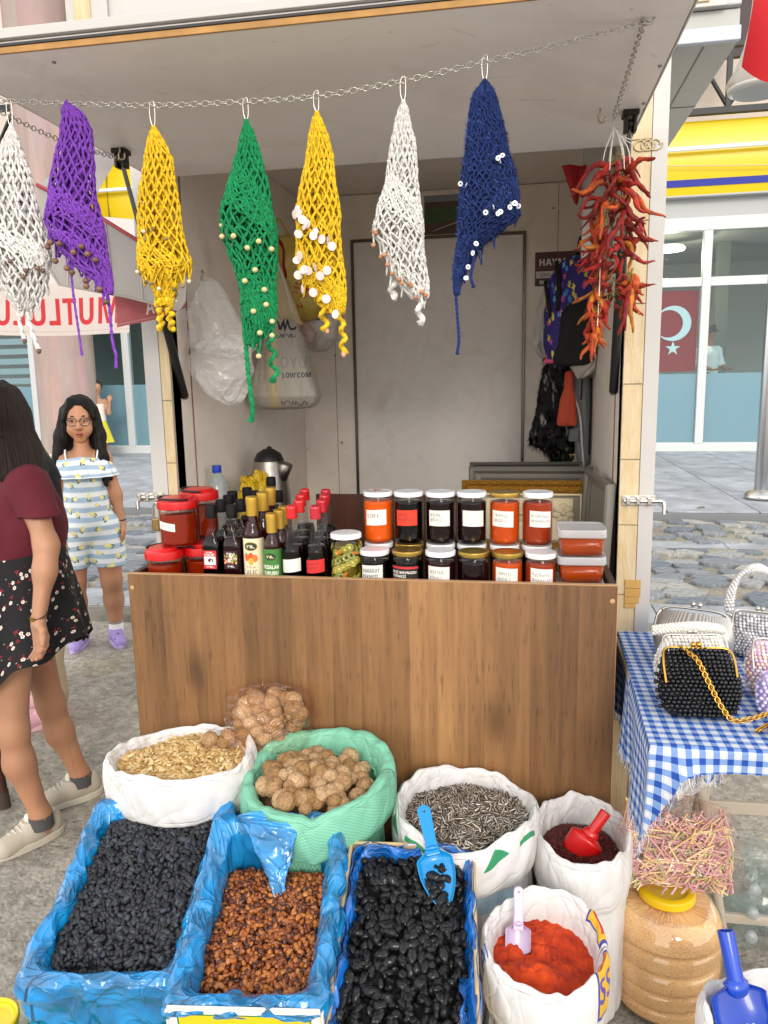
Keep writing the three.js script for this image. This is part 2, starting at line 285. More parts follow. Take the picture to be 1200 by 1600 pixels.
// ---------- shop building across the street ----------
{
  const b = thing('shop_building', 'pale shop building with white framed windows, frosted lower panes and yellow fascia', 'building', [0, 0, -12.3]);
  const wm = M('#cfc8c4', 0.85, { map: rep(T.wall, 0.4), bumpMap: rep(T.med, 0.6), bumpScale: 0.004 }), white = M('#bfc2c2', 0.4), yel = M(new THREE.Color(0.7, 0.5, 0.005), 0.32), blue = M('#0b1c8c', 0.35), gm = M('#a9abaa', 0.6);
  part('upper_wall', boxAt(-22, 16, 5.5, 13, -1.9, -1.5, 0.02), wm, b);
  part('grey_band', boxAt(-22, 16, 4.1, 4.42, -0.3, 0.02, 0.01), gm, b);
  const fas = part('fascia', surf(60, 10, (u, v) => [-22 + 38 * u, 4.4 + 1.17 * v, 0.18 + 0.1 * sin(v * PI)]), yel, b);
  part('fascia_top', boxAt(-22, 16, 5.5, 5.57, -1.6, 0.18, 0.01), yel, b); part('fascia_base', boxAt(-22, 16, 4.395, 4.43, -0.3, 0.19, 0.01), gm, b);
  for (const x of [-9, -7.35, 8]) part('fascia_joint', boxAt(x, x + 0.02, 4.42, 5.5, 0.2, 0.286, 0.003), M('#8a7400', 0.6), fas);
  for (const [x0, x1] of [[-22, -7.62], [-2, 16]]) part('blue_stripe', surf(20, 2, (u, v) => [mix(x0, x1, u), 4.55 + 0.11 * v, 0.232 + 0.012 * v]), blue, fas);
  part('light_tube', bar([-22, 5.0, 0.4], [16, 5.15, 0.4], 0.035, 10), M('#eef2f2', 0.3), b); part('cable', tube([[2, 4.9, 0.36], [5, 4.75, 0.36], [9, 4.7, 0.36]], 0.01, 10, 5), M('#c9b98a', 0.6), b);
  part('base_sill', boxAt(-22, 16, 0.1, 0.28, -0.1, 0.06, 0.01), white, b); part('lintel', boxAt(-22, 16, 3.88, 4.1, -0.1, 0.05, 0.01), white, b);
  const xs = [-17.5, -15.4, -13.4, -11.4, -9.38, -7.35, -5.3, -3.3, -1.2, 0.9, 2.15, 3.41, 4.66, 5.95, 7.5];
  const glass = M('#e3eef0', 0.02, { transmission: 1, thickness: 0, ior: 1.36 }), frost = M('#8db6c4', 0.3, { transmission: 0.5, thickness: 0 });
  for (let i = 0; i < xs.length - 1; i++) {
    const x0 = xs[i] + 0.07, x1 = xs[i + 1] - 0.07, w = part('window', mg([boxAt(xs[i] - 0.07, xs[i] + 0.07, 0.28, 3.88, -0.1, 0.05, 0.008), boxAt(x0, x1, 2.97, 3.12, -0.08, 0.03, 0.008), boxAt(x0, x1, 0.26, 0.3, -0.08, 0.03, 0.008)]), white, b);
    part('lower_pane', boxAt(x0, x1, 0.29, 1.5, -0.03, -0.02, 0.001), frost, w); part('clear_pane', boxAt(x0, x1, 1.503, 2.975, -0.03, -0.02, 0.001), glass, w); part('upper_pane', boxAt(x0, x1, 3.115, 3.885, -0.03, -0.02, 0.001), glass, w);
  }
  // the room behind the glass
  part('room_floor', boxAt(-22, 16, 0.1, 0.14, -5, -0.1, 0.005), M('#6f6c66', 0.8), b); part('room_wall', boxAt(-22, 16, 0.1, 4.4, -5.1, -5, 0.01), M('#8d908a', 0.9), b); part('room_ceiling', boxAt(-22, 16, 4.0, 4.1, -5, -0.3, 0.01), M('#9a9c98', 0.9), b);
  for (const x of [-12, -6.3, 1.5, 4.05]) part('room_pillar', boxAt(x, x + 0.24, 0.14, 4, -2.2, -2, 0.01), M('#5e625d', 0.8), b);
  for (let k = 0; k < 7; k++) part('blind_slat', boxAt(-12.8, -9.5, 1.56 + k * 0.2, 1.68 + k * 0.2, -0.3, -0.28, 0.004), M('#aab4b6', 0.5), b);
  const lampM = M('#fff6e6', 0.4, { emissive: '#ffeccc', emissiveIntensity: 1.6 });
  part('ceiling_lamp', lathe([[0, 0], [0.3, 0.02], [0.32, 0.06], [0.28, 0.1], [0, 0.1]], 24), lampM, b, [2.95, 3.72, -1.1]);
  const pl = new THREE.PointLight('#ffeccc', 6); pl.position.set(2.95, 3.6, -13.4); pl.castShadow = true; scene.add(pl);
  // benches just behind the frosted glass
  const bm = M('#dfeef2', 0.5);
  for (const [x, w, n] of [[2.78, 0.5, 0], [3.66, 0.86, 1]]) {
    const t = thing('waiting_chair', n ? 'wider pale chair seen through the frosted pane right of the mullion' : 'narrower pale chair seen through the frosted pane below the red flag', 'chair', [x, 0.16, -12.42], 'pale chairs behind the frosted glass');
    part('backrest', boxAt(0, w, 0.62, 1.14, -0.03, 0.02, 0.02), bm, t); part('seat', boxAt(0, w, 0.4, 0.46, -0.5, 0.01, 0.02), bm, t);
    for (const a of [0.05, w - 0.05]) part('leg', bar([a, 0, 0], [a, 0.42, -0.05], 0.02, 6), bm, t);
  }
  // red flag inside the pane, with a crescent and a star
  const f = thing('red_flag', 'red flag with white crescent and star hanging inside the shop window', 'flag', [2.62, 1.54, -12.4]);
  part('cloth', surf(30, 30, (u, v) => [0.7 * u, 1.38 * v, 0.012 * sin(u * 14 + v * 2)]), M('#a80312', 0.85), f);
  const arc = (R0, cx, a0, a1, n) => [...Array(n + 1).keys()].map((i) => { const a = mix(a0, a1, i / n); return [cx + R0 * cos(a), R0 * sin(a)]; });
  const wm2 = M('#eef0f0', 0.7);
  part('crescent', put(slab([...arc(0.3, 0, 0.75, 2 * PI - 0.75, 26), ...arc(0.235, 0.075, 2 * PI - 0.98, 0.98, 24)], 0.004, 0), [0.3, 0.83, 0.02], [0, 0, PI * 1.02]), wm2, f);
  part('star', put(slab([...Array(10).keys()].map((i) => { const a = (i / 10) * 2 * PI + PI / 2, q = i % 2 ? 0.05 : 0.13; return [q * cos(a), q * sin(a)]; }), 0.004, 0), [0.31, 0.4, 0.02]), wm2, f);
  // black steel truss above the fascia
  const t = thing('steel_truss', 'black steel truss of bars above the yellow fascia', 'truss', [0, 5.6, -12.0]);
  const tm = M('#101214', 0.5); part('chord', boxAt(-22, 16, 0.02, 0.12, -0.05, 0.05, 0.005), tm, t); part('chord', boxAt(-22, 16, 1.0, 1.1, -0.05, 0.05, 0.005), tm, t);
  for (let x = -13; x < 9; x += 1.1) { part('post', boxAt(x, x + 0.08, 0.12, 1.0, -0.04, 0.04, 0.004), tm, t); part('brace', bar([x + 0.04, 0.12, 0], [x + 0.6, 1.0, 0], 0.035, 6), tm, t); part('brace', bar([x + 1.14, 0.12, 0], [x + 0.6, 1.0, 0], 0.035, 6), tm, t); }
  part('panel', boxAt(3.5, 4.1, 1.1, 3.2, -0.8, -0.7, 0.01), M('#3a2a2c', 0.6), t); part('panel', boxAt(-8, -5.5, 0.2, 2.6, -0.8, -0.7, 0.01), M('#2a2c30', 0.6), t);
}
// round column in front of the shops, pinkish, with a painted flower
{
  const c = thing('round_column', 'thick pinkish round column with faded painted flowers before the shops', 'column', [-8.06, 0.14, -11.3]);
  const tx = cv(1024, 1024, (x, w, h) => {
    x.fillStyle = '#98857e'; x.fillRect(0, 0, w, h); const r = R(4);
    for (let i = 0; i < 900; i++) { x.fillStyle = `rgba(${150 + r() * 90},${130 + r() * 80},${125 + r() * 80},0.06)`; x.beginPath(); x.ellipse(r() * w, r() * h, 10 + r() * 60, 6 + r() * 40, r() * 3, 0, 7); x.fill(); }
    const leaf = (X, Y, a, l, c) => { x.save(); x.translate(X, Y); x.rotate(a); x.fillStyle = c; x.beginPath(); x.moveTo(0, 0); x.quadraticCurveTo(l / 2, -l * 0.35, l, 0); x.quadraticCurveTo(l / 2, l * 0.35, 0, 0); x.fill(); x.restore(); };
    for (const X0 of [180, 520, 860]) { for (let i = 0; i < 14; i++) leaf(X0 + (r() - 0.5) * 120, 760 + (r() - 0.5) * 60, r() * 6.3, 30 + r() * 26, ['#b29a7a', '#a98f6a', '#8f7a96', '#b8a48c'][i % 4]); leaf(X0 + 20, 800, -0.5, 90, '#7d6690'); leaf(X0 - 60, 805, 3.6, 60, '#8a739a'); x.strokeStyle = '#a08a70'; x.lineWidth = 4; x.beginPath(); x.moveTo(X0, 770); x.quadraticCurveTo(X0 + 30, 700, X0, 650); x.stroke(); }
  });
  tx.repeat.set(1, 0.5);
  part('shaft', lathe([[0.56, 0], [0.55, 0.1], [0.53, 0.12], [0.52, 3], [0.52, 8]], 40), M('#ffffff', 0.85, { map: rep(tx, 1, 1) }), c); part('foot_ring', lathe([[0.53, 0], [0.6, 0], [0.6, 0.1], [0.56, 0.14], [0.53, 0.14]], 40), M('#b7aaa4', 0.8), c);
}
// steel street lamp with a glass bell
{
  const l = thing('street_lamp', 'polished steel street lamp with glass bell shade and round foot at pavement edge', 'street lamp', [2.86, 0.15, -6.75]);
  part('foot', lathe([[0.055, 0], [0.17, 0], [0.175, 0.03], [0.16, 0.07], [0.09, 0.1], [0.055, 0.11]], 32), metal, l); part('pole', lathe([[0, 0.02], [0.075, 0.03], [0.072, 2], [0.06, 5.4], [0, 5.42]], 24), M('#b4b6b8', 0.22, { metalness: 1 }), l);
  part('arm', tube([[0, 5.2, 0], [-0.1, 5.5, 0], [-0.25, 5.5, 0.1], [-0.3, 5.0, 0.12]], 0.03, 20, 8), metal, l);
  part('bell_shade', lathe([[0.07, 1.0], [0.1, 0.95], [0.12, 0.7], [0.16, 0.5], [0.23, 0.3], [0.31, 0.17], [0.27, 0.1], [0.265, 0.09], [0.3, 0.16], [0.24, 0.29], [0.16, 0.49], [0.11, 0.69]], 36), M('#ddd8cf', 0.15, { transmission: 0.7, thickness: 0 }), l, [-0.3, 3.98, 0.12]);
  part('bell_base', lathe([[0, 0.06], [0.23, 0.07], [0.285, 0.1], [0.29, 0.13], [0.27, 0.145], [0, 0.15]], 36), M('#b9b6b1', 0.4), l, [-0.3, 3.98, 0.12]);
}
// red cloth at the top right corner
single('red_banner', surf(24, 30, (u, v) => { const a = u * 2.6 - 1.2, y = v * 0.75; return [0.14 * sin(a) * (1 - 0.25 * v) + 0.05 * v, y - 0.09 * cos(a * 1.4) + 0.03 * u, 0.1 * cos(a) + 0.02 * sin(v * 7)]; }), M('#c4101c', 0.75, { transmission: 0.12 }), 'bright red hanging cloth at the upper right corner beside the kiosk roof', 'banner', [1.115, 2.51, -1.0]);
// two market parasols on the left: only their valances and canopy edges show
{
  const red = M('#c3222b', 0.8, { transmission: 0.2 }), cream = M('#c2b8b2', 0.85, { transmission: 0.25, bumpMap: rep(T.weave, 6), bumpScale: 0.0006 }), greyc = M('#a9a4a0', 0.85, { transmission: 0.2, bumpMap: rep(T.weave, 6), bumpScale: 0.0006 });
  const sheet = (p, n = 14, wob = 0.015, s = 0) => surf(n, n, (u, v) => { const q = [0, 1, 2].map((a) => mix(mix(p[0][a], p[1][a], u), mix(p[3][a], p[2][a], u), v)); q[2] += wob * sin(u * 9 + s) * (1 - v); q[1] += wob * 0.6 * sin(u * PI) * (1 - v) * -1; return [...q, u, v]; });
  const text = (str, bg, fg, fs) => cv(512, 128, (x, w, h) => { x.fillStyle = bg; x.fillRect(0, 0, w, h); x.strokeStyle = '#b7aaa4'; x.lineWidth = 3; x.setLineDash([6, 4]); x.strokeRect(4, -10, w - 8, h); x.translate(w, 0); x.scale(-1, 1); x.fillStyle = fg; x.font = `bold ${fs}px sans-serif`; x.fillText(str, 24, h * 0.8); });
  const p1 = thing('market_parasol', 'white and red market parasol whose valance shows red letters from behind', 'parasol', [0, 0, 0], 'market parasols left of the kiosk');
  part('canopy', sheet([[-3.3, 2.1, -2.35], [-1.98, 2.08, -2.3], [-2.3, 2.62, -3.2], [-3.3, 2.75, -3.2]]), cream, p1); part('red_panel', sheet([[-3.3, 2.11, -2.33], [-2.62, 2.1, -2.33], [-2.66, 2.5, -3.0], [-3.3, 2.55, -3.0]]), red, p1);
  part('valance', sheet([[-3.0, 1.82, -2.3], [-1.985, 1.8, -2.26], [-1.975, 2.09, -2.28], [-3.0, 2.11, -2.32]], 20, 0.02), M('#ffffff', 0.85, { map: text('MUTLULU', '#cdc1bb', '#c0272d', 92), transmission: 0.25 }), p1);
  part('pole', bar([-4.4, 0, -3.6], [-4.4, 3.1, -3.6], 0.03, 10), steel, p1);
  const p2 = thing('market_parasol', 'grey white parasol valance with red piping, hanging beside the kiosk post', 'parasol', [0, 0, 0], 'market parasols left of the kiosk');
  const TT = [[0, -1.022, 2.032], [0.46, -0.839, 1.934], [0.73, -0.734, 1.87], [1, -0.626, 1.81]], BB = [[0, -1.028, 1.834], [0.1, -0.986, 1.773], [0.6, -0.789, 1.732], [0.96, -0.639, 1.692], [1, -0.621, 1.718]];
  const vz = (u, v, dz) => { const a = lerpTab(TT, u), b = lerpTab(BB, u); return [mix(b[1], a[1], v), mix(b[2], a[2], v), 0.02 + dz + 0.012 * sin(u * 9 + v * 2) + 0.05 * (1 - v) * (u - 0.5) * 0.2, u, v]; };
  part('valance', surf(50, 14, (u, v) => vz(u, v, 0)), greyc, p2);
  part('canopy', surf(24, 8, (uu, v) => { const u = uu * 0.3, q = vz(u, 1, 0); return [mix(q[0], -1.5, v), mix(q[1], 2.75, v), mix(q[2], -1.6, v)]; }), greyc, p2);
  part('piping', new MB().tube([...Array(31).keys()].map((i) => vz(i / 30, 1, 0.004).slice(0, 3)), 0.005, 6).geo(), M('#a4434b', 0.8), p2);
  for (const u of [0.2, 0.45, 0.72]) part('seam', new MB().tube([0, 0.3, 0.6, 1].map((v) => vz(u, v, 0.002).slice(0, 3)), 0.0016, 5).geo(), M('#b5aea8', 0.9), p2);
  part('hem', new MB().tube([...Array(41).keys()].map((i) => vz(i / 40, 0, 0.002).slice(0, 3)), 0.003, 5).geo(), M('#9d958e', 0.9), p2);
  part('red_valance', surf(20, 6, (u, v) => [mix(-0.868, -0.652, u), mix(mix(1.66, 1.708, u) - 0.006 * sin(u * PI), mix(1.75, 1.785, u), v), -0.05 + 0.008 * sin(u * 8), u, v]), M('#ffffff', 0.8, { map: text('AĞIDA', '#a8565a', '#d8cfca', 88), transmission: 0.25 }), p2);
  part('pole', bar([-1.55, 0, -1.62], [-1.5, 2.75, -1.6], 0.02, 10), steel, p2);
  // the pennant strip seen between parasol and post
}

// ================= the kiosk =================
const kiosk = thing('market_kiosk', 'grey market kiosk with raised front flap, stone patterned posts and brown wooden counter front', 'kiosk');
const panelM = M('#fff8f0', 0.5, { map: rep(T.scuff, 0.8), bumpMap: rep(T.fine, 2), bumpScale: 0.0006 }), whiteM = M('#bbb8b4', 0.45, { bumpMap: rep(T.med, 1.5), bumpScale: 0.0008 });
const flapM = M('#fbf8f6', 0.42, { map: rep(T.scuff, 0.6), bumpMap: rep(T.med, 1), bumpScale: 0.0008 });
const woodTx = px(1400, 1000, (u, v) => {
  // printed planks, upright grain
  const edges = [0, 0.075, 0.19, 0.25, 0.36, 0.44, 0.5, 0.6, 0.69, 0.75, 0.84, 0.93, 1.001]; let k = 0; while (u >= edges[k + 1]) k++;
  const tone = [0.92, 1.02, 0.9, 1.06, 1.0, 0.86, 1.02, 1.15, 1.2, 1.08, 1.0, 0.9][k], e = min(u - edges[k], edges[k + 1] - u) * 1.31;
  const cat = fbm(u * 9 + k * 3.7, v * 1.1 + k * 5.1, k, 4), fi = fbm(u * 150, v * 5, 3 + k, 3), st = fbm(u * 60 + 2 * cat, v * 2.2, 9 + k, 3), q = sin((u * 34 + 1.6 * cat + k) * 6);
  const por = pow(max(0, n3(u * 420, v * 26, 4)), 3) * 0.5, kn = [[0.445, 0.4], [0.77, 0.62], [0.575, 0.2], [0.14, 0.72]].reduce((s, [a, b]) => s + Math.exp(-(((u - a) * 46) ** 2 + ((v - b) * 16) ** 2)), 0);
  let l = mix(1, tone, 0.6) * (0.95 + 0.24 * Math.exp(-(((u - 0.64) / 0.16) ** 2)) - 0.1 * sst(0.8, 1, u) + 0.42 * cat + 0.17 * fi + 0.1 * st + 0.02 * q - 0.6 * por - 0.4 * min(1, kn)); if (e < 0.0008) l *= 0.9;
  const w = clamp(0.02 + (l - 0.06) * 0.425); return [30 + 228 * w * 0.97, 19 + 194 * pow(w, 1.07) * 0.89, 8 + 146 * pow(w, 1.14) * 0.82];
});
const woodBump = grey((u, v) => fbm(u * 120, v * 5, 2, 3), 512, 256);
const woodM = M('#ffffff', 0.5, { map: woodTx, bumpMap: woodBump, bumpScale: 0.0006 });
const woodDark = M('#7d573b', 0.55, { map: rep(woodTx, 1), bumpMap: rep(woodBump, 1), bumpScale: 0.0005 });
{
  const k = kiosk;
  part('left_wall', boxAt(-0.864, -0.784, 0.1, 2.35, -1.745, -0.202, 0.004), panelM, k);
  part('right_wall', boxAt(0.533, 0.624, 0.1, 2.35, -1.745, -0.202, 0.004), panelM, k);
  const bw = part('back_wall', boxAt(-0.784, 0.533, 0.1, 2.348, -1.745, -1.665, 0.004), panelM, k);
  for (const x of [0.42, -0.62]) part('panel_joint', boxAt(x, x + 0.003, 0.9, 2.34, -1.666, -1.664, 0.0005), M('#8f8b88', 0.7), bw);
  part('ceiling', boxAt(-0.864, 0.624, 2.35, 2.4, -1.745, -0.2, 0.004), panelM, k);
  part('floor', boxAt(-0.864, 0.624, 0.1, 0.16, -1.745, -0.2, 0.004), M('#807c78', 0.8), k);
  part('header', boxAt(-0.864, 0.624, 2.12, 2.348, -0.262, -0.202, 0.004), panelM, k);
  part('roof', boxAt(-1.03, 0.79, 2.402, 2.78, -1.8, -0.202, 0.006), whiteM, k);
  const eave = M('#b9bcb9', 0.55, { map: rep(T.wall, 0.7) });
  for (const [x0, x1] of [[0.626, 0.79], [-1.03, -0.866]]) {
    const e = part('eave', boxAt(x0, x1, 2.325, 2.4, -1.8, -0.215, 0.003), eave, k);
    for (const z of [-0.7, -1.2]) part('joint', boxAt(x0, x1, 2.323, 2.326, z, z + 0.004, 0.0005), M('#6f726f', 0.8), e); part('joint', boxAt((x0 + x1) / 2, (x0 + x1) / 2 + 0.004, 2.3228, 2.3255, -1.75, -0.24, 0.0005), M('#6f726f', 0.8), e);
    part('eave_lip', boxAt(x0, x1, 2.32, 2.355, -0.215, -0.196, 0.003), M('#b5bcc6', 0.4), e);
  }
  // stone patterned strips: each tile its own piece
  const stoneTx = (s) => px(128, 256, (u, v) => { const q = wrapn(u, v, 5, s, 5), e = min(u, v, 1 - u, 1 - v), y = sst(0, 0.5, wrapn(u, v, 3, s + 4, 4) + 0.12); return [240 + 14 * q - 3 * y, 230 + 15 * q - 8 * y, 206 + 18 * q - 24 * y].map((c) => c * (e < 0.012 ? 0.93 : 1)); });
  const sm = [1, 5, 9].map((s) => M('#d6cab8', 0.5, { map: stoneTx(s), bumpMap: rep(T.med, 1), bumpScale: 0.001 }));
  const tileG = (x0, x1, y0, y1, z1) => { const g = boxAt(x0, x1, y0 + 0.0008, y1 - 0.0008, z1 - 0.006, z1, 0.0012), u = g.attributes.uv; for (let i = 0; i < u.count; i++) u.setXY(i, (u.getX(i) - x0) / (x1 - x0), (u.getY(i) - y0) / (y1 - y0)); return g; };
  const post = (name, x0, x1, wx0, wx1, ys) => {
    const p = part(name, boxAt(min(x0, wx0), max(x1, wx1), 0.1, 2.35, -0.262, -0.2, 0.003), whiteM, k);
    part('white_strip', boxAt(wx0, wx1, 0.12, 2.34, -0.2, -0.1925, 0.0015), whiteM, p);
    ys.slice(1).forEach((y, i) => part('stone_tile', tileG(x0, x1, ys[i], y, -0.1935), sm[i % 3], p));
    return p;
  };
  const lp = post('left_post', -0.815, -0.784, -0.866, -0.816, [0.12, 0.5, 0.88, 1.07, 1.26, 1.45, 1.655, 1.86, 2.07, 2.34]);
  const rp = post('right_post', 0.533, 0.585, 0.586, 0.626, [0.12, 0.5, 0.88, 1.083, 1.268, 1.475, 1.688, 1.9, 2.1, 2.34]);
  const tan = M('#c9a568', 0.6, { map: stoneTx(14) });
  [[0.556, 0.6, 0.9, 0.925], [0.556, 0.6, 0.875, 0.899], [0.556, 0.597, 0.856, 0.874], [0.556, 0.588, 0.842, 0.855]].forEach(([a, b, c, d]) => part('stone_patch', boxAt(a, b, c, d, -0.193, -0.1895, 0.001), tan, rp));
  for (const s of [0, 0.018, -0.018]) part('carved_scroll', new MB().tube([...Array(20).keys()].map((i) => [0.575 + s + 0.02 * cos(i * 0.35) * (0.6 + 0.02 * i), 2.085 + 0.013 * sin(i * 0.35), -0.191]), 0.0022, 5).geo(), sm[1], rp);
  // fascia over the overhanging roof
  for (const [x0, x1, a, b] of [[0.66, 0.71, 0.711, 0.753], [-1.0, -0.95, -0.949, -0.9]]) {
    const f = part('fascia', boxAt(x0, b, 2.4, 2.78, -0.2, -0.192, 0.002), whiteM, k); part('stone_tile', tileG(x0, x1, 2.41, 2.6, -0.187), sm[2], f); part('stone_tile', tileG(x0, x1, 2.602, 2.77, -0.187), sm[0], f);
    part('moulding', boxAt(x0, x1, 2.47, 2.48, -0.187, -0.182, 0.002), tan, f); part('moulding', boxAt(x0 + 0.02, x0 + 0.03, 2.43, 2.46, -0.187, -0.183, 0.002), tan, f);
  }
  // raised flap, seen from below, with a raw board edge
  const fl = part('flap', boxAt(-0.8, 0.525, 2.09, 2.112, -0.2, 0.648, 0.002), flapM, k);
  part('edge_strip', boxAt(-0.8, 0.525, 2.0895, 2.1005, 0.648, 0.653, 0.001), M('#c08f50', 0.7, { bumpMap: T.med, bumpScale: 0.001, map: rep(T.mottle, 2) }), fl);
  part('edge_trim', boxAt(-0.8, 0.525, 2.1008, 2.106, 0.647, 0.655, 0.001), M('#2b2a2a', 0.5), fl); part('skin', boxAt(-0.802, 0.527, 2.1125, 2.13, -0.2, 0.657, 0.002), whiteM, fl);
  for (const x of [0.5255, -0.8]) part('edge_trim', boxAt(x, x + 0.003, 2.089, 2.112, -0.2, 0.648, 0.0005), M('#d6d2cd', 0.5), fl);
  for (const [x, z] of [[0.515, 0.33], [0.517, 0.12], [0.45, 0.62], [-0.6, 0.6]]) part('screw', lathe([[0, 0], [0.004, 0], [0.003, -0.003], [0, -0.003]], 8), steel, fl, [x, 2.09, z]);
  // gas struts
  for (const [a, b] of [[[-0.752, 2.062, 0.075], [-0.772, 1.462, -0.26]], [[0.496, 2.062, 0.07], [0.516, 1.455, -0.255]]]) {
    const m = [0, 1, 2].map((i) => mix(a[i], b[i], 0.42)), s = part('gas_strut', bar(m, b, 0.0125, 12), blackMetal, k);
    part('rod', bar(a, m, 0.006, 8), M('#7e7f82', 0.25, { metalness: 1 }), s); part('ball_joint', new THREE.SphereGeometry(0.012, 12, 8), metal, s, b);
    part('bracket', mg([boxAt(a[0] - 0.018, a[0] + 0.018, 2.078, 2.09, a[2] - 0.02, a[2] + 0.02, 0.002), boxAt(a[0] - 0.014, a[0] - 0.006, 2.045, 2.08, a[2] - 0.014, a[2] + 0.014, 0.002), boxAt(a[0] + 0.006, a[0] + 0.014, 2.045, 2.08, a[2] - 0.014, a[2] + 0.014, 0.002), put(new THREE.SphereGeometry(0.012, 10, 8), a)]), M('#2c2825', 0.4, { metalness: 0.6 }), s);
  }
  for (const x of [-0.7835, 0.5315]) part('wall_edging', boxAt(x - 0.0015, x + 0.0015, 0.95, 2.3, -0.345, -0.338, 0.0005), M('#8a6149', 0.6), k);
  // door in the back wall: dark metal trim
  const d = part('back_door', boxAt(-0.515, 0.268, 0.17, 2.135, -1.666, -1.659, 0.002), M('#fbf8f7', 0.45, { map: rep(T.scuff, 1.1) }), k), tr = M('#6d655c', 0.3, { metalness: 0.8 });
  part('door_trim', boxAt(-0.528, -0.516, 0.17, 2.148, -1.666, -1.652, 0.002), tr, d); part('door_trim', boxAt(0.269, 0.281, 0.17, 2.148, -1.666, -1.652, 0.002), tr, d); part('door_trim', boxAt(-0.516, 0.269, 2.1365, 2.148, -1.666, -1.652, 0.002), tr, d);
  for (const y of [1.3, 1.75]) part('rivet', new THREE.SphereGeometry(0.006, 8, 6), tr, d, [-0.522, y, -1.651]);
  for (const [x, y] of [[-0.6, 2.2], [-0.6, 1.2], [-0.62, 1.62], [0.4, 2.24]]) part('screw', lathe([[0, 0.003], [0.005, 0.002], [0.006, 0], [0, 0]], 8), steel, bw, [x, y, -1.664], [PI / 2, 0, 0]);
  // counter: laminated front board, side boards and tray
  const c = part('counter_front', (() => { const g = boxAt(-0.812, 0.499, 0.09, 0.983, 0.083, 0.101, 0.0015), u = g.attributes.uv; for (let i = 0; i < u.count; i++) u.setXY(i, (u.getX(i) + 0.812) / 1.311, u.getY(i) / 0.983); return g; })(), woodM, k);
  part('edge_banding', boxAt(-0.811, 0.498, 0.983, 0.9855, 0.0835, 0.1005, 0.0008), M('#b08a63', 0.45), c);
  part('edge_banding', boxAt(0.4988, 0.5003, 0.092, 0.983, 0.0845, 0.0995, 0.0005), M('#c39a6c', 0.45), c);
  for (const [x, y] of [[-0.8, 0.945], [0.487, 0.945], [-0.8, 0.3]]) part('screw_cap', lathe([[0, 0.002], [0.006, 0.0015], [0.0065, 0], [0, 0]], 12), M('#b98f62', 0.4), c, [x, y, 0.101], [PI / 2, 0, 0]);
  part('side_board', boxAt(-0.812, -0.794, 0.09, 0.983, -0.2, 0.0825, 0.0015), woodDark, k); part('side_board', boxAt(0.481, 0.499, 0.09, 0.983, -0.19, 0.0825, 0.0015), woodDark, k); part('side_board', boxAt(0.511, 0.529, 0.85, 1.03, -0.9, -0.265, 0.0015), woodDark, k);
  part('tray_floor', boxAt(-0.794, 0.481, 0.89, 0.908, -0.62, 0.0825, 0.0015), woodDark, k); part('tray_back', boxAt(-0.46, 0.51, 0.89, 1.1, -0.64, -0.622, 0.0015), woodDark, k);
  part('inner_shelf', boxAt(-0.782, 0.51, 0.86, 0.888, -1.0, -0.645, 0.002), woodDark, k);
  // bolts on the posts
  for (const [x, s] of [[0.6, 1], [-0.86, -1]]) {
    const b = part('bolt_latch', boxAt(x - 0.06, x + 0.03, 1.14, 1.168, -0.192, -0.188, 0.001), metal, k);
    part('rod', new MB().tube(dense([[x - s * 0.055, 1.154, -0.18], [x + s * 0.02, 1.154, -0.18], [x + s * 0.048, 1.152, -0.18], [x + s * 0.052, 1.14, -0.178], [x + s * 0.052, 1.118, -0.176]], 24), 0.0062, 8).geo(), metal, b);
    for (const q of [-0.045, -0.018, 0.012]) part('clip', boxAt(x + q - 0.006, x + q + 0.006, 1.143, 1.165, -0.19, -0.1715, 0.003), metal, b);
  }
  const pl = part('padlock', boxAt(-0.868, -0.842, 1.05, 1.09, -0.185, -0.17, 0.004), M('#a88d58', 0.3, { metalness: 1 }), k);
  part('shackle', tube([[-0.864, 1.09, -0.178], [-0.864, 1.125, -0.178], [-0.855, 1.14, -0.178], [-0.846, 1.125, -0.178], [-0.846, 1.09, -0.178]], 0.003, 20, 6), metal, pl);
}
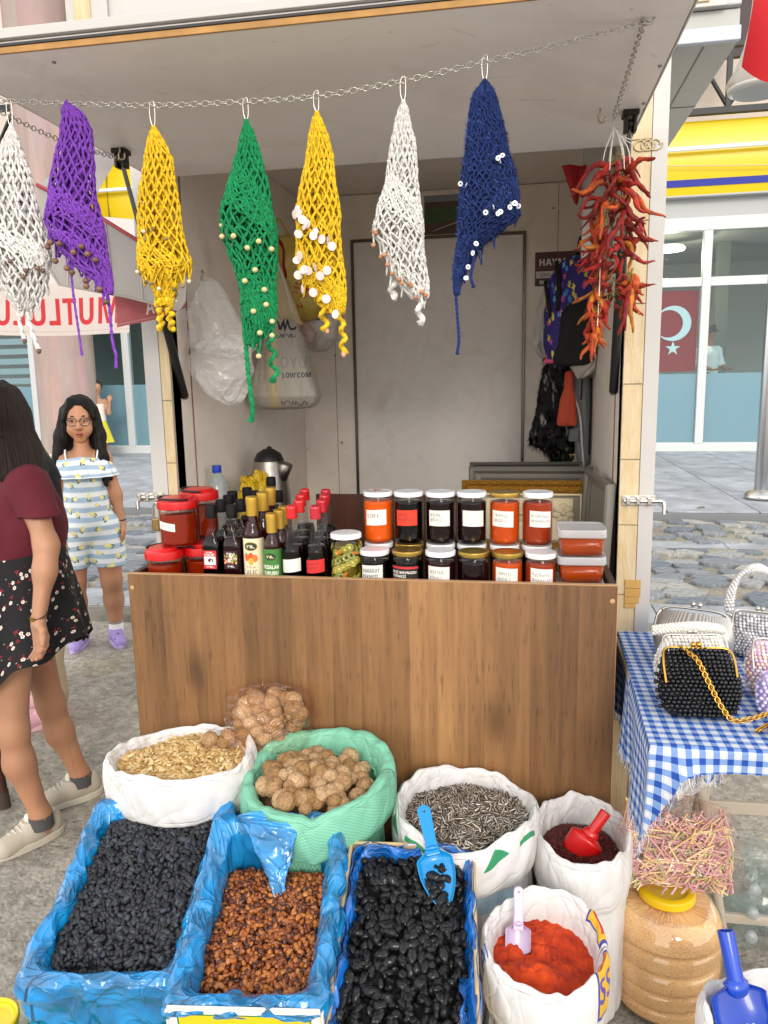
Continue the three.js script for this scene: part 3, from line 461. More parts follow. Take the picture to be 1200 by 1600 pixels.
// plaque, poster and pennant on and by the back wall
{
  const p = thing('street_plaque', 'brown and white street plaque on the kiosk back wall behind the backpack', 'plaque', [0.322, 1.905, -1.664]);
  part('plate', boxAt(0, 0.24, 0, 0.148, 0, 0.004, 0.001), M('#5b3d3c', 0.5), p);
  part('print', new THREE.PlaneGeometry(0.236, 0.144), M('#ffffff', 0.5, { map: cv(512, 320, (x, w, h) => { x.fillStyle = '#5a3738'; x.fillRect(0, 0, w, h); x.fillStyle = '#d8cfc6'; x.fillRect(6, 182, w, 66); x.fillStyle = '#463a3c'; x.fillRect(6, 252, w, 66); x.fillStyle = '#efe6de'; x.font = 'bold 92px sans-serif'; x.fillText('HAYMANA', 30, 128); x.fillStyle = '#5c4340'; x.font = '44px sans-serif'; x.fillText('SÖKKALE', 40, 232); x.fillStyle = '#efe6de'; x.font = 'bold 52px sans-serif'; x.fillText('06', 40, 306); }) }), p, [0.12, 0.074, 0.0045]);
  const q = thing('wall_poster', 'landscape poster above the back door, half behind the shawls', 'poster', [-0.18, 2.153, -1.664]);
  part('sheet', boxAt(0, 0.33, 0, 0.17, 0, 0.002, 0.0005), M('#7a6658', 0.5), q);
  part('print', new THREE.PlaneGeometry(0.326, 0.166), M('#ffffff', 0.4, { map: cv(512, 256, (x, w, h) => { const r = R(8); x.fillStyle = '#5e443c'; x.fillRect(0, 0, w, h); x.fillStyle = '#8c9498'; x.fillRect(0, 0, w, 40); x.fillStyle = '#3f5a33'; x.beginPath(); x.moveTo(0, 80); x.lineTo(300, 70); x.lineTo(w, 60); x.lineTo(200, 170); x.lineTo(0, 190); x.fill(); for (let i = 0; i < 260; i++) { x.fillStyle = ['#2f4428', '#57703f', '#6b7c4c'][i % 3]; x.fillRect(r() * w * 0.6, 80 + r() * 90, 6, 4); } for (let i = 0; i < 26; i++) { x.fillStyle = '#b8b1a4'; const X = 60 + i * 17, Y = 232 - i * 5; x.save(); x.translate(X, Y); x.rotate(-0.35); x.fillRect(0, 0, 40, 7); x.fillStyle = '#3b3330'; x.fillRect(0, 8, 40, 6); x.restore(); } }) }), q, [0.165, 0.085, 0.0025]);
  single('pennant', surf(14, 10, (u, v) => [0.412 + 0.075 * (u - 0.5) * (1 - v * 0.9) + 0.008 * v, 2.13 - 0.115 * v, -0.52 + 0.012 * sin(u * 6)]), M('#a8151c', 0.7, { transmission: 0.15 }), 'small pointed red pennant under the kiosk ceiling beside the peppers', 'pennant');
  single('white_panel_strip', boxAt(0.44, 0.529, 1.86, 2.2, -0.56, -0.535, 0.004), whiteM, 'white upright board in the upper right kiosk corner behind the peppers', 'board');
}

// ================= things that hang =================
// soft closed shape from rows [y, xLeft, xRight, depth], wrinkled; uv runs across the front
function pillow(rows, o = {}) {
  const { nu = 48, nv = 40, pw = 0.75, amp = 0.006, f = 18, seed = 1, fy = f, zc = () => 0 } = o;
  const ys = rows.map((r) => r[0]), y0 = ys[ys.length - 1], y1 = ys[0], X0 = min(...rows.map((r) => r[1])), X1 = max(...rows.map((r) => r[2]));
  const tab = rows.map((r, i) => [i / (rows.length - 1), ...r]);
  const sp = (x, p) => Math.sign(x) * pow(abs(x), p);
  return surf(nu, nv, (u, v) => {
    const q = lerpTab(tab, v), a = u * 2 * PI, e = sqrt(max(0, 1 - pow(abs(2 * v - 1), o.end || 14)));
    const w = amp * (2 * abs(n3(q[2] * f + cos(a) * 3 + seed, q[1] * fy, sin(a) * 2 + seed)) - 0.6 + 0.8 * n3(cos(a) * 4 + seed * 3, q[1] * fy * 2.3, sin(a) * 4));
    const hw = (q[3] - q[2]) / 2 * mix(0.3, 1, e), x = (q[2] + q[3]) / 2 + (hw + w * 0.5) * sp(cos(a), pw), z = (q[4] * mix(0.3, 1, e) + w) * sp(sin(a), pw) + zc(v);
    return [x, q[1] + w * 0.4 * (v > 0.9 || v < 0.1 ? 1 : 0), z, (x - X0) / (X1 - X0), (q[1] - y0) / (y1 - y0)];
  }, true);
}
// ---- chain on hooks, with safety pins for the shawls ----
const CH = curve([[-0.81, 2.062, 0.547], [-0.754, 2.053, 0.547], [-0.612, 2.037, 0.547], [-0.435, 2.02, 0.547], [-0.251, 2.013, 0.547], [-0.123, 2.0115, 0.547], [0.042, 2.025, 0.547], [0.19, 2.045, 0.547], [0.3, 2.06, 0.547], [0.452, 2.083, 0.547]]);
{
  const t = thing('hanging_chain', 'thin steel chain strung under the raised flap, holding the shawls', 'chain', [0, 0, 0]);
  const lg = put(new THREE.TorusGeometry(0.0048, 0.0011, 5, 12), [0, 0, 0], [0, 0, 0], [1.5, 1, 1]);
  const links = (c, pitch) => {
    const n = Math.round(c.getLength() / pitch);
    for (let i = 0; i <= n; i++) { const p = c.getPointAt(i / n), d = c.getTangentAt(i / n), q = new THREE.Quaternion().setFromUnitVectors(new THREE.Vector3(1, 0, 0), d).multiply(new THREE.Quaternion().setFromAxisAngle(new THREE.Vector3(1, 0, 0), (i % 2 ? 0.5 : -0.9) + 0.2 * sin(i * 5))); const l = part('link', lg, metal, t, [p.x, p.y, p.z]); l.quaternion.copy(q); }
  };
  links(CH, 0.0118);
  links(curve([[0.452, 2.083, 0.545], [0.452, 2.071, 0.35], [0.452, 2.058, 0.14]]), 0.0115);
  links(curve([[-0.81, 2.062, 0.547], [-0.79, 2.055, 0.3], [-0.748, 2.063, 0.09]]), 0.0115);
  const hm = M('#b9a98c', 0.3, { metalness: 1 });
  const hook = (x, z, s, m, y = 2.09) => part('hook', new MB().tube(dense([[x, y, z], [x, y - 0.4 * s, z], [x - 0.12 * s, y - 0.55 * s, z], [x, y - 1.0 * s, z], [x + 0.35 * s, y - 0.95 * s, z], [x + 0.42 * s, y - 0.55 * s, z]], 24), s * 0.075, 7).geo(), m, t);
  hook(0.455, 0.547, 0.034, metal, 2.115); hook(0.425, 0.11, 0.03, hm); hook(-0.812, 0.547, 0.03, metal); hook(-0.742, 0.1, 0.03, hm);
}
const pinM = M('#d9d6cf', 0.22, { metalness: 1 });
const pin = (x, y, t, open) => part('safety_pin', new MB().tube(dense([[x, y - 0.002, 0], [x - 0.0045, y + 0.012, 0.001], [x - 0.003, y + open, 0.002], [x + 0.003, y + open + 0.003, 0.001], [x + 0.004, y + 0.012, 0], [x + 0.0005, y - 0.004, 0]], 22), 0.0008, 5).geo(), pinM, t);
// ---- crocheted shawls ----
function yarnStrand(b, p, q, r, bow, seg = 5) {
  const pts = []; for (let i = 0; i <= seg; i++) { const t = i / seg, s = sin(t * PI); pts.push([mix(p[0], q[0], t) + bow[0] * s, mix(p[1], q[1], t) + bow[1] * s, mix(p[2], q[2], t) + bow[2] * s]); }
  let k = r * 7919; b.tube(pts, (t) => r * (0.88 + 0.28 * abs(sin(t * seg * 1.7 + p[0] * 900))), 5, false);
}
function cord(pts, r, o = {}) {
  const n = o.n || 60, c = dense(pts, n); let L = 0; const out = c.map((p, i) => { if (i) L += hypot(p[0] - c[i - 1][0], p[1] - c[i - 1][1]); const k = (o.curl || 0) * sst(0, 0.15, i / n), a = L * 2 * PI / (o.pitch || 0.02); return [p[0] + k * cos(a), p[1], p[2] + k * sin(a)]; });
  return new MB().tube(out, (t) => r * (1 + (o.bump ?? 0.25) * sin(t * n * 1.9)) * (t > 0.97 ? 1.5 : 1), 7).geo();
}
function shawl(o) {
  const [tx, ty] = o.top, Z = 0.547, t = thing('crochet_shawl', o.label, 'shawl', [tx, ty, Z], 'crochet shawls hanging on the chain'), r = R(o.seed);
  const yarn = M(o.color, 0.95, { map: rep(T.blot, 1, 45), sheen: 0.3, sheenColor: new THREE.Color(o.color), bumpMap: rep(T.weave, 1, 40), bumpScale: 0.0006, ...(o.mat || {}) });
  const tab = o.prof.map(([y, a, b]) => [(ty - y), (a + b) / 2 - tx, (b - a) / 2]), L = tab[tab.length - 1][0];
  const S = (v, a, k = 1) => { const q = lerpTab(tab, v * L), f = 1 + 0.13 * sin(3 * a + v * 5 + o.seed) * sst(0.1, 0.4, v); return [q[1] + k * q[2] * cos(a) * (0.97 + 0.05 * sin(v * 17 + o.seed)), -v * L, k * max(0.006, q[2] * 0.5) * sin(a) * f]; };
  const net = (k, cols, rows, ry, v0, v1, ph, dv = 0) => {
    const b = new MB(), nodes = [];
    for (let i = 0; i <= rows; i++) { nodes.push([]); for (let j = 0; j < cols; j++) { const v = mix(v0, v1, clamp(i / rows + (i > 0 && i < rows ? (r() - 0.5) * 0.25 / rows : 0))), aa = ((j + 0.5 * (i % 2)) / cols) * 2 * PI + ph + (r() - 0.5) * 0.16, p = S(clamp(v + dv * cos(aa + 0.6)), aa, k); p[1] -= 0.004 * r(); nodes[i].push(p); } }
    for (let i = 0; i < rows; i++) for (let j = 0; j < cols; j++) for (const d of i % 2 ? [0, 1] : [-1, 0]) { const p = nodes[i][j], q = nodes[i + 1][(j + d + cols) % cols]; yarnStrand(b, p, q, ry * (0.9 + 0.25 * r()), [(r() - 0.5) * 0.003, -0.002 * r(), (r() - 0.5) * 0.004]); }
    return b.geo();
  };
  const cell = o.cell || 0.021, rw = Math.round(L / (cell * 0.72)), YR = (o.r || 0.0026) * 0.82;
  part('net', net(1, (o.cols || 13) + 2, rw, YR, 0.01, 1, 0), yarn, t); part('inner_net', net(0.66, o.cols || 13, rw, YR, 0.03, 0.97, 0.4), yarn, t); part('inner_net', net(0.34, (o.cols || 13) - 4, rw, YR, 0.03, 0.95, 0.9), yarn, t);
  // denser crocheted bands
  for (const [v0, v1] of o.bands || []) part('band', net(0.99, Math.round((o.cols || 13) * 1.7), max(4, Math.round((v1 - v0) * L / 0.006)), YR, v0, v1, 0.2, 0.1), yarn, t);
  // loose loops fraying from the lower half
  for (let i = 0; i < (o.loose ?? 22); i++) { const v = 0.5 + 0.48 * r(), a = r() * 2 * PI, A = S(v, a, 1.02), B = S(clamp(v + 0.03 * (r() - 0.3)), a + 0.5 + 0.4 * r(), 1.02), l = 0.012 + 0.026 * r(), C = [(A[0] + B[0]) / 2 + (r() - 0.5) * 0.012, min(A[1], B[1]) - l, (A[2] + B[2]) / 2 + 0.004]; part('hem_loop', new MB().tube(dense([A, [mix(A[0], C[0], 0.7), mix(A[1], C[1], 0.6), mix(A[2], C[2], 0.5)], C, [mix(B[0], C[0], 0.7), mix(B[1], C[1], 0.6), mix(B[2], C[2], 0.5)], B], 11), (q) => YR * (0.8 + 0.2 * sin(q * 37)), 5).geo(), yarn, t); }
  // gathered top
  const g = new MB(); for (let i = 0; i < 7; i++) { const a = i * 0.9; g.tube(dense([[0.001 * cos(a), 0.006, 0.001 * sin(a)], S(0.02, a, 0.8), S(0.07, a, 0.95)], 8), o.r || 0.0026, 5); } part('gather', g.geo(), yarn, t);
  // hem loops, each with a bead at its lowest point
  const bg = new THREE.SphereGeometry(1, 12, 9), bm = o.bead ? (Array.isArray(o.bead) ? o.bead : [o.bead]).map((c) => M(c, 0.45)) : null;
  for (const [v0, v1, a0, a1, n, len] of o.hems || []) for (let i = 0; i < n; i++) {
    const k = (i + 0.5) / n, dk = 0.6 / n, jv = (r() - 0.5) * 0.07, ja = (r() - 0.5) * 0.35, A = S(mix(v0, v1, k - dk) + jv, mix(a0, a1, k - dk) + ja, 1.03), B = S(mix(v0, v1, k + dk) + jv, mix(a0, a1, k + dk) + ja, 1.03), l = len * (0.5 + 1.0 * r());
    const C = [(A[0] + B[0]) / 2 + (r() - 0.5) * 0.006, min(A[1], B[1]) - l, (A[2] + B[2]) / 2 + 0.004 * r()];
    part('hem_loop', new MB().tube(dense([A, [mix(A[0], C[0], 0.7), mix(A[1], C[1], 0.6), mix(A[2], C[2], 0.5)], C, [mix(B[0], C[0], 0.7), mix(B[1], C[1], 0.6), mix(B[2], C[2], 0.5)], B], 12), (q) => YR * 0.85 * (0.9 + 0.2 * sin(q * 40)), 5).geo(), yarn, t);
    if (bm && !o.sequin) part('bead', bg, bm[i % bm.length], t, [C[0], C[1] - o.beadR * 0.6, C[2] + 0.003], null, [o.beadR, o.beadR * 0.92, o.beadR]);
    if (o.sequin) part('sequin', o.sequin, o.seqM, t, [C[0], C[1] - 0.008, C[2] + 0.006 + 0.004 * r()], [PI / 2 + (r() - 0.5) * 0.9, (r() - 0.5) * 0.8, (r() - 0.5) * 1.2 + (i % 3 === 1 ? 1.0 : 0)]);
  }
  for (const [pts, cr, oo] of o.cords || []) { part('cord', cord(pts.map(([x, y, z]) => [x - tx, y - ty, z || 0]), cr, oo), yarn, t); if (o.endBead) { const e = pts[pts.length - 1]; part('bead', bg, bm[0], t, [e[0] - tx + 0.002, e[1] - ty - 0.004, 0.002], null, [o.beadR, o.beadR * 1.2, o.beadR]); } }
  if (o.pin) pin(0, 0.004, t, o.pin);
  return t;
}
shawl({ label: 'purple crochet shawl with brown wooden beads, second from the left on the chain', color: '#8a48c4', top: [-0.612, 2.036], seed: 3, cell: 0.021, cols: 14,
  prof: [[2.036, -0.622, -0.603], [2.012, -0.625, -0.575], [1.985, -0.632, -0.563], [1.945, -0.645, -0.568], [1.88, -0.668, -0.566], [1.83, -0.68, -0.56], [1.785, -0.662, -0.555], [1.74, -0.628, -0.548], [1.705, -0.582, -0.546], [1.68, -0.565, -0.55]],
  bands: [[0.52, 0.66], [0.74, 0.8]], hems: [[0.66, 0.72, 2.9, 0.6, 7, 0.02], [0.78, 0.97, 2.7, 1.4, 7, 0.016], [0.6, 0.7, 4.5, 3, 4, 0.02]], bead: ['#6b4a3c', '#7d5a48'], beadR: 0.0062,
  cords: [[[[-0.628, 1.76, 0.01], [-0.626, 1.68, 0.012], [-0.622, 1.6, 0.01], [-0.62, 1.562, 0.01]], 0.0024, { bump: 0.2 }], [[[-0.559, 1.7], [-0.557, 1.64], [-0.556, 1.585], [-0.551, 1.56], [-0.553, 1.535]], 0.003, { bump: 0.3 }]] });
shawl({ label: 'yellow crochet shawl with braided ends, between the purple and the green one', color: '#ffd018', top: [-0.438, 1.978], seed: 7, pin: 0.042, cols: 13, mat: { roughness: 0.8 },
  prof: [[1.978, -0.444, -0.432], [1.955, -0.452, -0.418], [1.925, -0.462, -0.402], [1.87, -0.476, -0.4], [1.81, -0.484, -0.394], [1.76, -0.49, -0.384], [1.73, -0.486, -0.378], [1.7, -0.468, -0.408], [1.672, -0.456, -0.42], [1.655, -0.45, -0.425]],
  bands: [[0.72, 0.9]], hems: [[0.5, 0.55, 2.4, 0.9, 4, 0.028], [0.75, 0.8, 3.4, 0, 8, 0.026], [0.8, 0.85, 5.6, 3.6, 5, 0.03]], bead: ['#8a7a50', '#d8cfb8', '#6b5a34'], beadR: 0.0042,
  cords: [[[[-0.447, 1.68, 0.01], [-0.45, 1.65], [-0.45, 1.606]], 0.0052, { bump: 0.45, curl: 0.0035, pitch: 0.016, n: 36 }], [[[-0.434, 1.68, 0.008], [-0.43, 1.65], [-0.428, 1.605]], 0.0052, { bump: 0.45, curl: 0.0035, pitch: 0.015, n: 36 }]] });
shawl({ label: 'long green crochet shawl with cream wooden beads and one straight thick cord', color: '#069256', top: [-0.253, 1.976], seed: 11, pin: 0.036, cols: 13, r: 0.0029,
  prof: [[1.976, -0.258, -0.248], [1.94, -0.27, -0.234], [1.9, -0.282, -0.226], [1.86, -0.3, -0.214], [1.83, -0.316, -0.208], [1.79, -0.316, -0.204], [1.755, -0.302, -0.206], [1.71, -0.288, -0.207], [1.66, -0.281, -0.208], [1.615, -0.278, -0.214], [1.59, -0.278, -0.24], [1.575, -0.275, -0.262]],
  bands: [[0.28, 0.46], [0.72, 0.97]], hems: [[0.42, 0.5, 3.3, 0.2, 6, 0.02], [0.55, 0.9, 1.5, 0.2, 5, 0.016], [0.6, 0.95, 2.2, 0.6, 4, 0.02]], bead: '#cfc08a', beadR: 0.0056,
  cords: [[[[-0.276, 1.6], [-0.274, 1.53], [-0.27, 1.47], [-0.268, 1.445], [-0.273, 1.425]], 0.0046, { bump: 0.3, n: 90 }], [[[-0.222, 1.62], [-0.224, 1.575], [-0.222, 1.54], [-0.218, 1.503]], 0.0046, { curl: 0.006, pitch: 0.034, bump: 0.3 }]] });
const discG = lathe([[0, 0.0004], [0.0078, 0.0004], [0.0084, 0], [0.0078, -0.0004], [0, -0.0004]], 22), seqG = lathe([[0.0015, 0.0005], [0.0042, 0.001], [0.0047, 0.0005], [0.0042, 0], [0.0015, -0.0003]], 18);
const pearlM = M('#e2cdc8', 0.25, { sheen: 1, sheenColor: new THREE.Color('#ffd0dd'), iridescence: 0.6, iridescenceIOR: 1.4 });
shawl({ label: 'yellow crochet shawl covered with round pearly sequins, right of the green one', color: '#ffd21a', top: [-0.118, 1.98], seed: 19, pin: 0.034, cols: 13, mat: { roughness: 0.8 },
  prof: [[1.98, -0.124, -0.112], [1.945, -0.134, -0.1], [1.915, -0.14, -0.09], [1.86, -0.156, -0.085], [1.8, -0.164, -0.08], [1.74, -0.17, -0.077], [1.7, -0.158, -0.075], [1.67, -0.138, -0.073], [1.645, -0.124, -0.074], [1.63, -0.116, -0.076]],
  bands: [[0.82, 0.97]], sequin: discG, seqM: pearlM, hems: [[0.44, 0.5, 3.2, 1.4, 6, 0.014], [0.52, 0.6, 2.4, 0.5, 6, 0.014], [0.62, 0.74, 2.8, 0.8, 7, 0.02], [0.72, 0.9, 2.9, 1, 5, 0.016]],
  cords: [[[[-0.118, 1.66, 0.012], [-0.116, 1.63, 0.01], [-0.113, 1.598]], 0.0046, { curl: 0.005, pitch: 0.026, bump: 0.25 }], [[[-0.09, 1.66, 0.006], [-0.084, 1.62], [-0.08, 1.58], [-0.082, 1.553]], 0.0046, { curl: 0.004, pitch: 0.027, bump: 0.25 }]], bead: '#c99a80', beadR: 0.0045, endBead: 1 });
shawl({ label: 'white crochet shawl with pale brown beads, beside the dark blue one', color: '#f4f1ec', top: [0.042, 1.987], seed: 23, pin: 0.038, cols: 14, cell: 0.018, r: 0.0024,
  prof: [[1.987, 0.037, 0.047], [1.96, 0.027, 0.054], [1.92, 0.018, 0.062], [1.87, 0.008, 0.067], [1.81, -0.01, 0.072], [1.77, -0.018, 0.075], [1.735, 0.0, 0.079], [1.7, 0.014, 0.082], [1.675, 0.032, 0.084], [1.65, 0.055, 0.082]],
  bands: [[0.45, 0.62]], hems: [[0.6, 0.68, 3.4, 2.2, 4, 0.014], [0.68, 0.95, 2.8, 1.2, 7, 0.012], [0.86, 0.97, 1.6, 0.4, 3, 0.012]], bead: ['#a8744e', '#b98560'], beadR: 0.0045,
  cords: [[[[0.022, 1.72, 0.01], [0.022, 1.695], [0.017, 1.67], [0.018, 1.65]], 0.0055, { curl: 0.004, pitch: 0.022, bump: 0.15 }], [[[0.068, 1.67, 0.008], [0.067, 1.645], [0.068, 1.62], [0.069, 1.602]], 0.0055, { curl: 0.004, pitch: 0.03, bump: 0.15 }]] });
shawl({ label: 'white crochet shawl with brown beads at the left end of the chain', color: '#f2efea', top: [-0.735, 1.998], seed: 29, pin: 0.05, cols: 16, cell: 0.024, r: 0.0032,
  prof: [[1.998, -0.742, -0.728], [1.965, -0.765, -0.716], [1.9, -0.79, -0.703], [1.85, -0.802, -0.692], [1.8, -0.81, -0.684], [1.76, -0.81, -0.676], [1.72, -0.8, -0.684], [1.69, -0.785, -0.7], [1.665, -0.765, -0.722], [1.655, -0.758, -0.735]],
  bands: [[0.6, 0.72]], hems: [[0.62, 0.76, 2.9, 0.2, 9, 0.022], [0.7, 0.8, 4.2, 3, 5, 0.024]], bead: ['#6b5040', '#7a604c'], beadR: 0.005,
  cords: [[[[-0.757, 1.67], [-0.758, 1.63], [-0.752, 1.597]], 0.0042, { bump: 0.08 }], [[[-0.742, 1.67], [-0.735, 1.62], [-0.722, 1.576]], 0.0046, { bump: 0.08 }]], endBead: 1 });
{ // dark blue mohair shawl: close fuzzy knit
  const t = shawl({ label: 'dark blue fuzzy shawl with white sequins at the right end of the chain', color: '#16306e', top: [0.187, 2.01], seed: 37, pin: 0.038, cols: 26, cell: 0.011, r: 0.002,
    prof: [[2.01, 0.176, 0.198], [1.99, 0.165, 0.206], [1.96, 0.16, 0.214], [1.91, 0.153, 0.228], [1.86, 0.146, 0.242], [1.81, 0.142, 0.248], [1.785, 0.139, 0.252], [1.765, 0.138, 0.22], [1.735, 0.135, 0.178], [1.7, 0.132, 0.156], [1.67, 0.131, 0.143], [1.655, 0.133, 0.14]],
    sequin: seqG, seqM: M('#eef0f2', 0.15, { metalness: 0.3, iridescence: 0.8 }), hems: [[0.55, 0.56, 1.9, 0.1, 8, 0.012], [0.3, 0.34, 1.4, 0.5, 3, 0.006], [0.38, 0.46, 2.9, 2.5, 2, 0.004], [0.66, 0.85, 2, 1, 4, 0.012]],
    cords: [[[[0.134, 1.67], [0.137, 1.62], [0.14, 1.57], [0.137, 1.545]], 0.0028, { bump: 0.2 }], [[[0.165, 1.745, 0.01], [0.168, 1.71, 0.01], [0.163, 1.682, 0.01], [0.168, 1.664, 0.01]], 0.003, { bump: 0.2 }]] });
  const tab = [[0, 0, 0.008], [0.03, -0.001, 0.022], [0.1, 0.003, 0.036], [0.15, 0.007, 0.047], [0.2, 0.008, 0.052], [0.225, 0.008, 0.055], [0.25, -0.01, 0.038], [0.28, -0.03, 0.02], [0.31, -0.043, 0.011], [0.34, -0.05, 0.005]];
  const body = (k) => (u, v) => { const q = lerpTab(tab, v * 0.345), a = u * 2 * PI, n = 0.004 * fbm(cos(a) * 3, v * 14, sin(a) * 3 + 5, 3); return [q[1] + (q[2] * k + n) * cos(a), -v * 0.345, (max(0.006, q[2] * 0.5) * k + n) * sin(a)]; };
  const hearts = M('#0f2152', 0.95, { bumpMap: rep(T.knit, 3, 8), bumpScale: 0.002 });
  part('knit', surf(44, 60, body(0.93), true), hearts, t);
  const r = R(5), mk = (n) => { const b = new MB(), f = body(1); for (let i = 0; i < n; i++) { const u = r(), v = 0.02 + 0.95 * r(), p = f(u, v), d = [(r() - 0.5) * 0.016, (r() - 0.5) * 0.016, (r() - 0.2) * 0.008 * Math.sign(p[2] || 1)], k = b.p.length / 3; b.p.push(p[0], p[1], p[2], p[0] + 0.0005, p[1] + 0.0005, p[2] + 0.0004, p[0] + d[0], p[1] + d[1], p[2] + d[2]); for (let q = 0; q < 3; q++) { b.n.push(0, 0, 1); b.t.push(0, 0); } b.i.push(k, k + 1, k + 2); } return b.geo(); };
  for (const [n, c] of [[9000, '#1f3a86'], [3400, '#5a74b4'], [5200, '#0b1638']]) { const f = part('fuzz', mk(n), M(c, 1), t); f.userData.kind = 'stuff'; }
}
// ---- string of dried red peppers ----
{
  const t = thing('pepper_string', 'bunch of dried red and orange peppers strung by the right post', 'peppers', [0.451, 1.957, 0.22]), r = R(77);
  const geos = [...Array(9).keys()].map((k) => {
    const L = 0.075 + 0.05 * r(), bend = 0.02 + 0.05 * r(), tw = (r() - 0.5) * 0.05, n = 18, pts = [];
    for (let i = 0; i <= n; i++) { const s = i / n; pts.push([L * s, -bend * s * s + 0.012 * sin(s * 5 + k), tw * s * s + 0.005 * sin(s * 9 + k)]); }
    const g = new MB().tube(pts, (s) => (0.0022 + 0.0078 * sst(0, 0.14, s) * pow(1 - s, 0.65)) * (1 + 0.22 * n3(s * 9, k * 3)), 9).geo(), P = g.attributes.position, N = g.attributes.normal;
    for (let i = 0; i < P.count; i++) { const w = 0.0022 * (fbm(P.getX(i) * 90 + k * 9, P.getY(i) * 260, P.getZ(i) * 260, 2) - 0.5 * abs(n3(P.getX(i) * 60, P.getY(i) * 420, P.getZ(i) * 420))); P.setXYZ(i, P.getX(i) + N.getX(i) * w, P.getY(i) + N.getY(i) * w, P.getZ(i) + N.getZ(i) * w); } g.computeVertexNormals(); return g;
  });
  const mats = ['#a0140a', '#b21d0c', '#c0280c', '#8a100a', '#c23c0e', '#cf5a12', '#a8180c', '#d27c18'].map((c) => M(c, 0.5, { map: rep(T.blot, 1, 16), bumpMap: rep(T.crease, 1, 14), bumpScale: 0.002 }));
  const stem = M('#8c7b3a', 0.8), sg = tube([[0.002, 0, 0], [-0.008, 0.003, 0], [-0.016, 0.009, 0]], 0.0016, 5, 5);
  const add = (x, y, z, yaw, pitch, m, s = 1) => { const o = part('pepper', geos[Math.floor(r() * 9)], mats[m], t, [x, y, z], null, s); o.rotation.order = 'YZX'; o.rotation.set((r() - 0.5) * 2.4, yaw, pitch); part('stem', sg, stem, o); };
  for (let i = 0; i < 104; i++) { const v = i / 104, a = r() * 2 * PI, w = 0.012 + 0.012 * sin(v * PI); add(w * cos(a), 0.0 - 0.3 * v, w * sin(a), -a + (r() - 0.5) * 1.3, 0.35 - 1.35 * r(), r() < 0.86 ? Math.floor(r() * 4 + (r() < 0.3 ? 3 : 0)) : 5 + Math.floor(r() * 3), (0.62 + 0.3 * r()) * (1 - 0.18 * v)); }
  for (let i = 0; i < 9; i++) { const a = -0.9 + r() * 1.8; add(0.03 + 0.01 * r(), -0.24 - 0.02 * r(), 0.02, -a + 0.2, -0.9 - 0.4 * r(), [4, 5, 7, 1, 5, 6, 0, 7, 3][i], 0.9); }
  for (let i = 0; i < 26; i++) { const v = i / 26, a = r() * 2 * PI; add(-0.032 + 0.006 * cos(a), -0.27 - 0.1 * v, 0.02 + 0.006 * sin(a), -a, -0.8 - 0.5 * r(), r() < 0.4 ? 7 : [5, 4, 1, 6][i % 4], 0.55 + 0.2 * r()); }
  for (let i = 0; i < 6; i++) add(-0.033 + 0.004 * (r() - 0.5), -0.335, 0.02, r() * 6, -1.35, [7, 5, 7, 1, 5, 4][i], 0.62);
  const sm = M('#e3dfd6', 0.8), b = new MB();
  for (let i = 0; i < 6; i++) { const a = i * 1.05; b.tube(dense([[0.0, 0.083, -0.08], [0.006 * cos(a), 0.06, -0.04], [0.024 * cos(a), 0.012, 0.012 * sin(a)], [0.03 * cos(a), -0.03, 0.02 * sin(a)]], 10), 0.0012, 5); }
  b.tube(dense([[-0.03, -0.2, 0.03], [-0.031, -0.28, 0.034], [-0.033, -0.36, 0.03]], 8), 0.0012, 5); b.tube([[0.004, 0.05, -0.03], [0.03, 0.035, -0.01]], 0.001, 5); b.tube([[0.004, 0.05, -0.03], [0.034, 0.025, -0.01]], 0.001, 5); part('string', b.geo(), sm, t);
}
